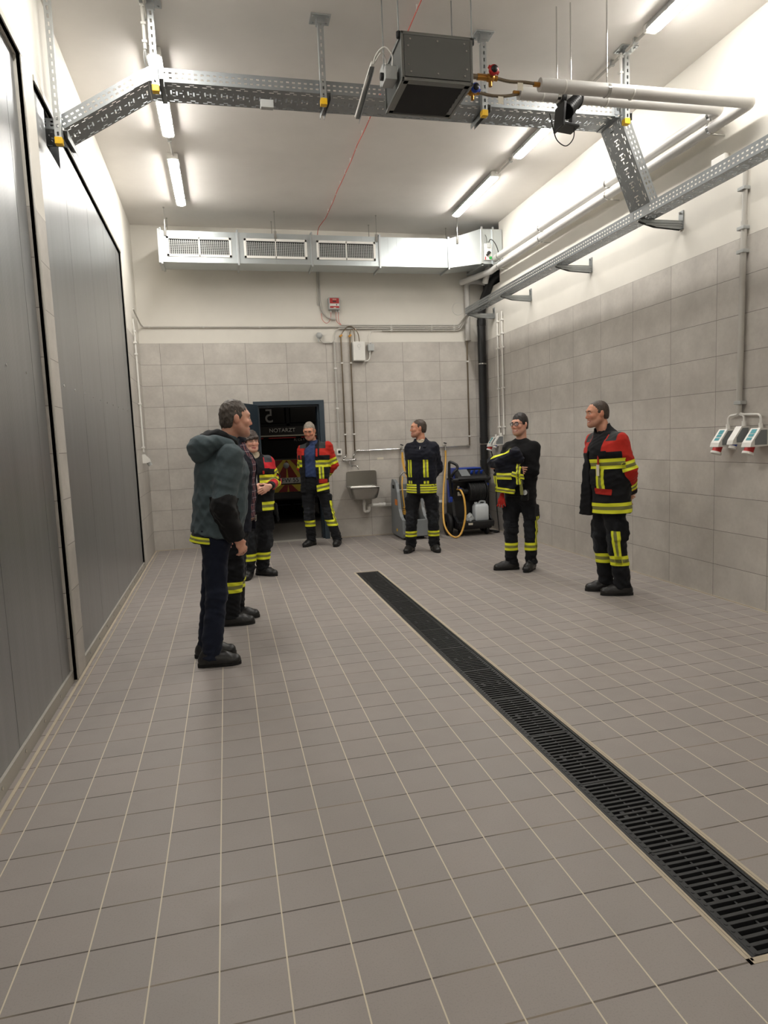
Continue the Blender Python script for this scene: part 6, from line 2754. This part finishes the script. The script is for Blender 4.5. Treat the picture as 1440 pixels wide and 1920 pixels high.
def vneck(p, f=.10, u=.06, r=.075):
    return [Ball(p.J['neck'] + p.fw * f + p.up * u, r, k=.02)]


# ---------------------------------------------------------------- man in red and black fire jacket, right
p = person('P7', 'smiling person in black and red fire jacket, hands behind back, nearest the right wall', 1.765, -48, -64, 2, smile=1., skin='skin_t')
q = p.vr
bk = -p.fw
p.J['elL'] = p.J['shL'] - p.pr * .06 + bk * .06 - np.array([0, 0, .27])
p.J['elR'] = p.J['shR'] + p.pr * .04 + bk * .09 - np.array([0, 0, .27])
p.J['wrL'] = p.J['pelvis'] + bk * .185 - p.pr * .085 + [0, 0, .03]
p.J['wrR'] = p.J['pelvis'] + bk * .195 + p.pr * .06 + [0, 0, .05]
p.body({'R': (-p.pr * .75 - np.array([0, 0, .5]), bk, np.array([0, 0, 1]), .45), 'L': (p.pr * .45 - np.array([0, 0, .85]), bk, np.array([0, 0, 1.]), .45)})
p.hair('hair_mid', front=.058, side_z=.006, back_z=-.05, top=.004, hl=.062, strands=.0012, grow=.985)
p.boots()
p.trousers(bands=((.325, .045),), side=((1.25, .036, .29, .60),), slack=1.02)
flare = [Bone(p.local(.13, .175, -.165), p.local(.11, .13, .28), .060, .05, .016, .02, p.pr + .8 * p.fw, k=.04)]
p.jacket('fire_black', hem=-.155, w=1.16, d=1.16, collar=.075, seed=21, areas=red_areas(),
         bands=(b_torso(.30, .047, -9, .055), b_torso(-.095, .047, -9, .055, None, .02), b_sleeve('uL', .235, .042), b_sleeve('uR', .235, .042), b_sleeve('fL', .16, .036), b_sleeve('fR', .16, .036),
                b_vert(-.065, .040, .075, .262)), extra=flare, open_front=(.055, .068, -.3, .42), cutters=vneck(p, .10, .06))
patch(p, 'pocket_flap', 'red_cl', rect(-.155, -.005, .02, .075, 1, .10), .008)
patch(p, 'chest_pocket', 'blk_cl', rect(-.135, -.025, .365, .415), .008)
patch(p, 'pocket', 'blk_cl', rect(-.03, .05, .12, .26), .006)
b = MB().use('red')
tg = p.local(-.075, .172, .345)
b.tube([tg + [0, 0, .03], tg, tg - [0, 0, .05]], .008, 8)
kt = b.build('key_strap')
kt.parent = p.obj
b = MB().use('paper')
Rm = np.stack([p.pr, p.fw, np.array([0, 0, 1.])])
b.add([tuple(tg + np.array([u, v, w_]) @ Rm) for u in (-.016, .016) for v in (0, .006) for w_ in (-.15, -.05)], [(0, 1, 3, 2), (4, 6, 7, 5), (0, 4, 5, 1), (2, 3, 7, 6), (0, 2, 6, 4), (1, 5, 7, 3)])
o = b.build('name_tag')
o.parent = kt
inner_shirt(p, 'blk_cl', 'shirt', .03)

# ---------------------------------------------------------------- man in the doorway
p = person('P4', 'person with grey hair in open fire jacket over blue shirt, leaning in the doorway', 1.775, -6, -14, 20, skin='skin_t', pel=(.0, -.05, 0))
bk = -p.fw
p.J['shL'] = p.J['neck'] - p.pr * .195 - p.up * .055
p.J['shR'] = p.J['neck'] + p.pr * .170 - p.up * .090
p.J['elL'] = p.J['shL'] - p.pr * .075 + bk * .06 - np.array([0, 0, .27])
p.J['elR'] = p.J['shR'] + p.pr * .035 + bk * .07 - np.array([0, 0, .27])
p.J['wrL'] = p.J['pelvis'] + bk * .185 - p.pr * .12 + [0, 0, .06]
p.J['wrR'] = p.J['pelvis'] + bk * .185 + p.pr * .10 + [0, 0, .06]
p.body({'R': (-p.pr * .6 - np.array([0, 0, .7]), bk, np.array([0, 0, 1]), .45), 'L': (p.pr * .6 - np.array([0, 0, .7]), bk, np.array([0, 0, 1.]), .45)})
p.hair('hair_grey', front=.056, side_z=.0, back_z=-.06, top=.010, hl=.058, strands=.003)
p.boots()
p.trousers(bands=((.335, .045),), side=((1.2, .032, .30, .66),), seed=8)
p.jacket('fire_black', hem=-.13, w=1.10, d=1.08, collar=.075, seed=31, areas=red_areas(.17, .10),
         bands=(b_torso(.29, .050, -9, -.035), b_torso(.29, .050, .155, 9, 1), b_torso(-.075, .047, -9, -.04, None, -.22), b_sleeve('uL', .215, .045), b_sleeve('uR', .215, .045), b_sleeve('fL', .15, .036), b_sleeve('fR', .15, .036),
                b_vert(-.115, .034, .075, .25)), open_front=(-.030, .125, -.25, .66), cutters=vneck(p, .10, .06, .08))
patch(p, 'pocket_flap', 'red_cl', rect(-.185, -.075, .01, .07, 1), .008)
patch(p, 'chest_pocket', 'blk_cl', rect(-.15, -.04, .34, .385), .007)
patch(p, 'flap_edge', 'red_cl', rect(-.075, -.05, .39, .50), .006)
patch(p, 'flap_edge', 'red_cl', rect(.155, .18, .35, .45), .006)
sh = inner_shirt(p, 'blue_cl', 'shirt', .055, 1.06, 1.06, .10)
belt = blob('trouser_top', [Bone(p.local(0, 0, -.03), p.local(0, 0, .105), .163, .160, .122, .122, p.pr, flat_b=True, k=.02)], 'trouser', p.obj, .008)

# ---------------------------------------------------------------- man in the navy jacket
p = person('P5', 'person in navy jacket with upright yellow stripes, looking left, before the grey trolley', 1.735, -10, -80, -2, smile=.5, skin='skin_t')
bk = -p.fw
p.J['shL'] = p.J['neck'] - p.pr * .165 - p.up * .08
p.J['shR'] = p.J['neck'] + p.pr * .155 - p.up * .085
p.J['elL'] = p.J['shL'] - p.pr * .045 + bk * .09 - np.array([0, 0, .265])
p.J['elR'] = p.J['shR'] + p.pr * .02 + bk * .09 - np.array([0, 0, .265])
p.J['wrL'] = p.J['pelvis'] + bk * .175 - p.pr * .10 + [0, 0, .05]
p.J['wrR'] = p.J['pelvis'] + bk * .175 + p.pr * .10 + [0, 0, .05]
p.body({'R': (-p.pr * .7 - np.array([0, 0, .5]), bk, np.array([0, 0, 1]), .45), 'L': (p.pr * .7 - np.array([0, 0, .5]), bk, np.array([0, 0, 1.]), .45)})
p.hair('hair_mid', front=.030, side_z=.0, back_z=-.055, top=.004, hl=.072, strands=.0015)
p.boots()
p.trousers(bands=((.245, .036),), seed=14, slack=1.06, wid=1.03)
p.jacket('navy', hem=-.115, w=1.06, d=1.06, collar=.05, seed=41, sleeve=.94, fold=.006,
         areas={'area2': lambda C: np.full(len(C.z), -1.)},
         bands=(b_torso(-.012, .026, -9, .012), b_torso(-.012, .026, .042, 9), b_torso(-.073, .026, -9, .012), b_torso(-.073, .026, .042, 9),
                b_vert(.125, .026, .105, .335), b_vert(-.085, .032, .105, .335), b_vert(.125, .026, .022, .06), b_vert(-.085, .032, .022, .06)), cutters=vneck(p, .105, .055, .075))
for x0, x1, z0, z1 in ((.07, .175, .335, .375), (-.145, -.03, .335, .375), (.07, .175, .062, .105), (-.145, -.03, .062, .105)):
    patch(p, 'pocket_flap', 'navy', rect(x0, x1, z0, z1), .008)
patch(p, 'fly_strip', 'navy', rect(-.005, .03, -.1, .42), .006)
b_ = [Bone(p.J['neck'] + p.fw * .035 + p.pr * .07 - p.up * .01, p.J['neck'] + p.fw * .115 + p.pr * .055 - p.up * .075, .03, .026, .012, .012, p.pr, k=.01),
      Bone(p.J['neck'] + p.fw * .035 - p.pr * .07 - p.up * .01, p.J['neck'] + p.fw * .115 - p.pr * .06 - p.up * .075, .03, .026, .012, .012, p.pr, k=.01)]
blob('collar', b_, 'navy', p.jk, .006, amp=.001)
inner_shirt(p, 'cream', 'shirt', .035, .96, .96, .2)
o, V, F = blob('zip_pull', [Bone(p.J['neck'] + p.fw * .128 - p.up * .065 - p.pr * .005, p.J['neck'] + p.fw * .138 - p.up * .105, .005, .004, k=.004)], 'white_pl', p.jk, .004, amp=0)

# ---------------------------------------------------------------- woman at the left
p = person('P3', 'person with dark fringe in red and black fire jacket, both hands folded in front', 1.635, 8, 14, 4, fem=True, skin='skin_w', headoff=(-.02, 0, 0))
q = p.J['pelvis']
p.J['wrL'] = q + p.fw * .235 - p.pr * .115 + [0, 0, .20]
p.J['wrR'] = q + p.fw * .235 + p.pr * .065 + [0, 0, .205]
p.J['elL'] = p.J['shL'] - p.pr * .085 - p.fw * .03 - np.array([0, 0, .235])
p.J['elR'] = p.J['shR'] + p.pr * .06 - p.fw * .03 - np.array([0, 0, .235])
p.body({'L': (p.pr * .85 + p.fw * .18 - np.array([0, 0, .42]), -p.fw, np.array([0, 0, 1.]), .32, .98), 'R': (-p.pr * .8 - p.fw * .02 - np.array([0, 0, .45]), -p.fw, np.array([0, 0, 1.]), .3, .95)})
ex = [lambda g, R, k: Ball(g(.068, .0, -.02), np.array([.022, .046, .062]) * k, R, .02), lambda g, R, k: Ball(g(-.068, .0, -.02), np.array([.022, .046, .062]) * k, R, .02),
      lambda g, R, k: Bone(g(-.045, .078, .062), g(.03, .088, .046), .022 * k, .018 * k, k=.02), lambda g, R, k: Bone(g(.03, .088, .046), g(.062, .058, .028), .018 * k, .015 * k, k=.02)]
p.hair('hair_brown', front=.052, side_z=-.075, back_z=-.085, top=.016, hl=.046, strands=.004, extra=ex, grow=1.07, fringe=.026)
p.boots()
p.trousers(bands=((.235, .040),), seed=24, slack=1.08)
p.jacket('fire_pink', hem=-.095, w=1.12, d=1.12, collar=.055, seed=51, areas=red_areas(.15, .085, .06),
         bands=(b_torso(.275, .046, -9, -.02), b_torso(.275, .046, .05, 9), b_torso(-.03, .048, -9, -.03), b_torso(-.03, .048, .06, 9), b_sleeve('uL', .13, .032), b_sleeve('uR', .13, .032), b_sleeve('fL', .075, .04), b_sleeve('fR', .13, .04)),
         cutters=vneck(p, .10, .055, .08))
patch(p, 'zip', 'lgrey', rect(.006, .016, .21, .40), .004)
patch(p, 'pocket_flap', 'blk_cl', rect(-.14, -.05, .345, .39), .008)
patch(p, 'red_tab', 'red_cl', rect(-.075, -.055, .33, .365), .010)
inner_shirt(p, 'cream', 'scarf', .055, .98, 1.0, .2)
o, V, F = blob('glove', [Bone(p.local(-.195, .06, -.02), p.local(-.20, .06, -.12), .025, .032, .02, .025, p.fw, k=.02)] +
               [Bone(p.local(-.205, .04 + .016 * i, -.11), p.local(-.21 - .01 * (i % 2), .030 + .022 * i, -.22 + .015 * abs(i - 1.5)), .010, .008, k=.008) for i in range(4)], 'blk_cl', p.obj, .005, amp=.002)
blob('harness_strap', [Bone(p.local(-.205, .02, .36), p.local(-.265, .03, .30), .008, .008, k=.01), Bone(p.local(-.265, .03, .30), p.local(-.26, .05, .25), .008, .008, k=.01), Bone(p.local(-.26, .05, .25), p.local(-.215, .06, .27), .008, .008, k=.01)], 'blk_cl', p.jk, .005, amp=0)

# ---------------------------------------------------------------- man with glasses
p = person('P6', 'smiling person with glasses in black sweater, arms crossed over a dark jacket', 1.71, -28, -38, 2, smile=.9, skin='skin')
q = p.J['neck']
p.J['shL'] = q - p.pr * .158 - p.up * .08
p.J['shR'] = q + p.pr * .158 - p.up * .08
p.J['elL'] = p.J['shL'] - p.pr * .015 + p.fw * .05 - np.array([0, 0, .25])
p.J['elR'] = p.J['shR'] + p.pr * .075 + p.fw * .09 - np.array([0, 0, .23])
p.J['wrL'] = q + p.fw * .215 + p.pr * .165 - np.array([0, 0, .275])
p.J['wrR'] = q + p.fw * .165 + p.pr * .0 - np.array([0, 0, .315])
for k_, o_ in (('knR', .02), ('anR', .035), ('toR', .035), ('knL', -.02), ('anL', -.03), ('toL', -.03)):
    p.J[k_] = p.J[k_] + p.pr * o_
p.body({'R': (-p.pr * .9 - p.fw * .15 - np.array([0, 0, .1]), -p.fw, np.array([0, 0, 1]), .4), 'L': (p.pr * .95 - p.fw * .1 + np.array([0, 0, .1]), -p.fw, np.array([0, 0, 1.]), .4)})
p.hair('hair_black', front=.054, side_z=.0, back_z=-.055, top=.012, hl=.056, strands=.002, grow=1.04)
p.boots()
p.trousers(bands=((.265, .042),), side=((1.35, .026, .22, .60),), seed=34, slack=.96)
p.jacket('knit', name='sweater', hem=-.06, w=.98, d=1.0, collar=.0, seed=61, sleeve=.86, fold=.005)
# glasses
g = lambda x, y, z: p.hc + p.sc * (np.array([x, y, z]) @ p.R)
b = MB().use('black')
for sd in (-1, 1):
    pts = [g(sd * .0315 + .0225 * math.copysign(abs(math.cos(a)) ** .6, math.cos(a)), .1035 - .010 * abs(sd * .0315 + .0225 * math.cos(a)) / .05, .010 + .0165 * math.copysign(abs(math.sin(a)) ** .6, math.sin(a))) for a in [k * PI / 12 for k in range(25)]]
    b.tube(pts, .0026, 6)
    b.tube([g(sd * .054, .094, .016), g(sd * .074, .085, .016), g(sd * .082, .0, .012), g(sd * .080, -.025, -.005)], .0026, 6)
b.tube([g(-.009, .105, .014), g(0, .109, .016), g(.009, .105, .014)], .0026, 6)
gl = b.build('glasses')
gl.parent = p.obj
mg = bpy.data.materials.new('glasses lens')
lens_bsdf = NT(mg).b
lens_bsdf.inputs['Base Color'].default_value = (.5, .55, .62, 1)
lens_bsdf.inputs['Roughness'].default_value = .05
lens_bsdf.inputs['Alpha'].default_value = .16
for sd in (-1, 1):
    b = MB().use(mg)
    ln = [g(sd * .0315 + .0215 * math.copysign(abs(math.cos(a)) ** .6, math.cos(a)), .1035 - .010 * abs(sd * .0315 + .0215 * math.cos(a)) / .05, .010 + .0155 * math.copysign(abs(math.sin(a)) ** .6, math.sin(a))) for a in [k * PI / 12 for k in range(24)]]
    b.add([tuple(v) for v in ln] + [tuple(v + p.R[1] * .0015) for v in ln], [tuple(range(24))[::-1], tuple(range(24, 48))] + [(i, (i + 1) % 24, 24 + (i + 1) % 24, 24 + i) for i in range(24)])
    o = b.build('lens')
    o.parent = gl
# belt gear
o, V, F = blob('belt_pouch', [RBox(p.local(-.12, .13, -.03), (.04, .03, .06), np.stack([p.pr, p.fw, np.array([0, 0, 1.])]), .015, .01)], 'blk_cl', p.obj, .006, amp=.002)
b = MB().use('lgrey')
c = p.local(-.14, .165, .0)
b.cyl(tuple(c), tuple(c + p.fw * .012), .026, 16)
o = b.build('round_badge')
o.parent = p.obj
gpr = [Bone(p.local(.15, .135, -.03), p.local(.155, .14, -.09), .03, .034, .02, .022, p.pr, k=.02)] + \
      [Bone(p.local(.125 + .02 * i, .14, -.08), p.local(.105 + .03 * i, .15, -.17 + .012 * abs(i - 1.5)), .0125, .011, k=.008) for i in range(4)]
o, V, F = blob('glove', gpr, 'red_cl', p.obj, .005, amp=.003)
# the jacket carried over the crossed arms
P6 = p
wl = np.array([*p.loc])
W_ = lambda r_, f_, u_: p.local(r_, f_, u_)
jb = [Bone(W_(.245, .13, .325), W_(-.05, .24, .42), .085, .060, .055, .055, p.fw, k=.05), Bone(W_(.26, .12, .325), W_(.12, .24, .33), .085, .08, .06, .06, p.fw, k=.05),
      Bone(W_(-.05, .24, .42), W_(-.09, .20, .36), .06, .05, k=.05), Bone(W_(.10, .22, .35), W_(.06, .21, .16), .11, .10, .04, .045, p.pr, k=.05),
      Bone(W_(.08, .205, .18), W_(.09, .19, -.01), .125, .12, .035, .03, p.pr, flat_b=True, k=.05), Bone(W_(-.06, .19, .25), W_(-.07, .175, .09), .055, .06, .03, .03, p.pr, flat_b=True, k=.05)]
jb[4].k = .05
o, V, F = blob('held_jacket', jb, 'navy', None, .007, 71, .008, .9, None, p.loc)
o.data.attributes.new('area2', 'FLOAT', 'POINT').data.foreach_set('value', np.full(len(V), -1, np.float32))
tag(o, 'dark jacket with yellow stripes draped over the crossed arms of the man with glasses', 'jacket')
qv = V - p.J['pelvis']
zz, xx, yy = qv @ p.up, qv @ p.pr, qv @ p.fw
top = zz - (.325 + (.245 - xx) * .30)
for val, ac in ((np.minimum.reduce([.038 - np.abs(top - .055), yy - .10, xx + .02, .25 - xx]), (top - .055) / .038),
                (np.minimum.reduce([.034 - np.abs(zz - .165), yy - .16, .16 - xx, xx + .02]), (zz - .165) / .034),
                (np.minimum.reduce([.026 - np.abs(zz - .012 - .1 * (xx - .08)), yy - .13]), (zz - .012 - .1 * (xx - .08)) / .026),
                (np.minimum.reduce([.024 - np.abs(xx - .185), yy - .1, zz + .0, .17 - zz]), (xx - .185) / .024),
                (np.minimum.reduce([.026 - np.abs(zz - .20 - .3 * xx), yy - .12, -.02 - xx]), (zz - .20 - .3 * xx) / .026),
                (np.minimum.reduce([.022 - np.abs(xx + .085), yy - .12, zz - .08, .30 - zz]), (xx + .085) / .022)):
    p.tape(o, V, F, val, ac)
blob('strap', [Bone(W_(-.10, .20, .14), W_(-.115, .19, -.02), .02, .022, .006, .006, p.pr, k=.01)], 'tape', o, .005, amp=.001, attrs=None)

# ---------------------------------------------------------------- man in the plaid shirt
p = person('P2', 'person in plaid shirt and open dark fire jacket, mostly hidden behind the man in teal', 1.785, 78, 80, 4, skin='skin', headoff=(-.025, 0, 0), pel=(.06, 0, 0), neckoff=(.035, 0, 0))
p.J['elR'] = p.J['shR'] - np.array([0, 0, .29]) - p.fw * .07 + p.pr * .03
p.J['elL'] = p.J['shL'] - np.array([0, 0, .29]) - p.fw * .07 - p.pr * .03
p.J['wrR'] = p.J['elR'] - p.fw * .03 - np.array([0, 0, .245])
p.J['wrL'] = p.J['elL'] - p.fw * .03 - np.array([0, 0, .235])
p.body({'R': (-np.array([0, 0, 1.]) + p.fw * .25, -p.pr, p.fw, .35), 'L': (-np.array([0, 0, 1.]) + p.fw * .25, p.pr, p.fw, .35)})
p.hair('hair_pep', front=.052, side_z=.0, back_z=-.055, top=.006, hl=.062)
p.boots()
p.trousers(bands=((.33, .045),), seed=44)
p.jacket('fire_dark', hem=-.13, w=1.10, d=1.1, collar=.09, seed=81, areas=None, bands=(b_torso(-.075, .045, -9, 9, -1), b_sleeve('uR', .2, .04), b_sleeve('uL', .2, .04)), open_front=(-.07, .09, -.3, .60), extra=[Bone(p.local(0, -.10, .05), p.local(0, -.24, -.10), .15, .14, .04, .03, p.pr, k=.06)])
inner_shirt(p, 'plaid', 'shirt', .05, 1.06, 1.12, -.02)
b = MB().use('leather')
pts = [p.local(.172 * math.sin(a), .132 * math.cos(a), -.03) for a in [k * PI / 16 for k in range(33)]]
b.tube([tuple(v) for v in pts], .016, 8)
bl = b.build('belt')
bl.parent = p.obj
b = MB().use('chrome')
c = p.local(.0, .15, -.03)
for (r0, u0, r1, u1) in ((-.03, -.022, .03, -.022), (-.03, .022, .03, .022), (-.03, -.022, -.03, .022), (.03, -.022, .03, .022)):
    b.cyl(tuple(c + p.pr * r0 + p.up * u0), tuple(c + p.pr * r1 + p.up * u1), .004, 6)
o = b.build('buckle')
o.parent = bl

# ---------------------------------------------------------------- man in the teal jacket, nearest
p = person('P1', 'person in grey teal jacket with black sleeves and dark jeans, nearest on the left', 1.79, 108, 100, 3, skin='skin', headoff=(.02, 0, 0), pel=(.01, 0, 0))
p.J['elR'] = np.array([.078, -.235, 1.105])
p.J['elL'] = p.J['shL'] - np.array([0, 0, .29]) - p.fw * .01 - p.pr * .03
p.J['wrR'] = np.array([.160, -.195, .870])
p.J['wrL'] = p.J['elL'] + p.fw * .0 - np.array([0, 0, .245])
p.body({'R': (-np.array([0, 0, .9]) + p.fw * .40, -p.pr * .9 - p.fw * .35, p.fw + np.array([0, 0, .2]), .85, .92), 'L': (-np.array([0, 0, .8]) + p.fw * .5, p.pr, p.fw, .5)})
p.hair('hair_pep', front=.056, side_z=-.005, back_z=-.062, top=.012, hl=.058, strands=.003)
p.boots('boot', True)
p.trousers('jeans', slack=.92, name='jeans', seed=54, pockets=False, cuff=.05, wid=1.0)
nk = p.J['neck']
p.jacket('teal_cl', hem=-.03, w=1.10, d=1.22, collar=.085, seed=91, sleeve=1.14, fold=.0065, belly=.015, cuffs=.02,
         areas={'area2': lambda C: np.maximum(np.minimum(-C.on_t + .02, np.where(C.armR < C.armL, np.minimum(C.t['fR'] + .075, np.where(C.t['uR'] > C.L['uR'] - .075, .05, -.05)), np.where(C.t['uL'] > C.L['uL'] - .075, .05, -.05))),
                                              np.minimum.reduce([C.z - (C.zn - .02), .105 - np.hypot(C.x, C.y - .035)]))})
up, fw, pr = np.array([0, 0, 1.]), p.fw, p.pr
rim = [nk_ + o_ for o_ in (pr * .115 + fw * .085 - up * .055, pr * .135 + fw * .0 + up * .0, pr * .125 - fw * .09 + up * .03, pr * .06 - fw * .165 + up * .015,
                           -pr * .06 - fw * .165 + up * .015, -pr * .125 - fw * .09 + up * .03, -pr * .135 + up * .0, -pr * .115 + fw * .085 - up * .055)] if (nk_ := p.J['neck']) is not None else []
rad = (.030, .036, .040, .040, .040, .040, .036, .030)
hp = [Bone(rim[i], rim[i + 1], rad[i], rad[i + 1], k=.02) for i in range(7)]
hp += [Ball(nk_ - fw * .095 - up * .005, (.150, .135, .075), basis(fw + up * .25), .04), Bone(nk_ - fw * .15 - up * .0, nk_ - fw * .15 - up * .075, .125, .10, .06, .045, pr, k=.05)]
ho, V, F = blob('hood', hp, 'teal_cl', p.jk, .007, 97, .006, .9)
ho.data.attributes.new('area2', 'FLOAT', 'POINT').data.foreach_set('value', np.full(len(V), -1, np.float32))
lp = [Ball(nk_ - fw * .075 + up * .055, (.115, .105, .050), basis(fw + up * .2), .02), Bone(nk_ + pr * .08 + fw * .05 + up * .01, nk_ + pr * .085 - fw * .06 + up * .075, .035, .035, k=.03), Bone(nk_ - pr * .08 + fw * .05 + up * .01, nk_ - pr * .085 - fw * .06 + up * .075, .035, .035, k=.03)]
blob('hood_lining', lp, 'blk_cl', ho, .007, 98, .004, 1.)
o, V, F = blob('under_jacket', [Bone(p.local(.02, -.075, .0), p.local(.02, -.085, -.080), .13, .135, .090, .098, pr, flat_b=True, k=.02)], 'navy', p.obj, .006, 99, .003, 1.)
o.data.attributes.new('area2', 'FLOAT', 'POINT').data.foreach_set('value', np.full(len(V), -1, np.float32))
uz = (V - p.J['pelvis']) @ p.up
p.tape(o, V, F, np.minimum(.020 - np.abs(uz + .052), -((V - p.J['pelvis']) @ p.fw) - .10), (uz + .052) / .020)
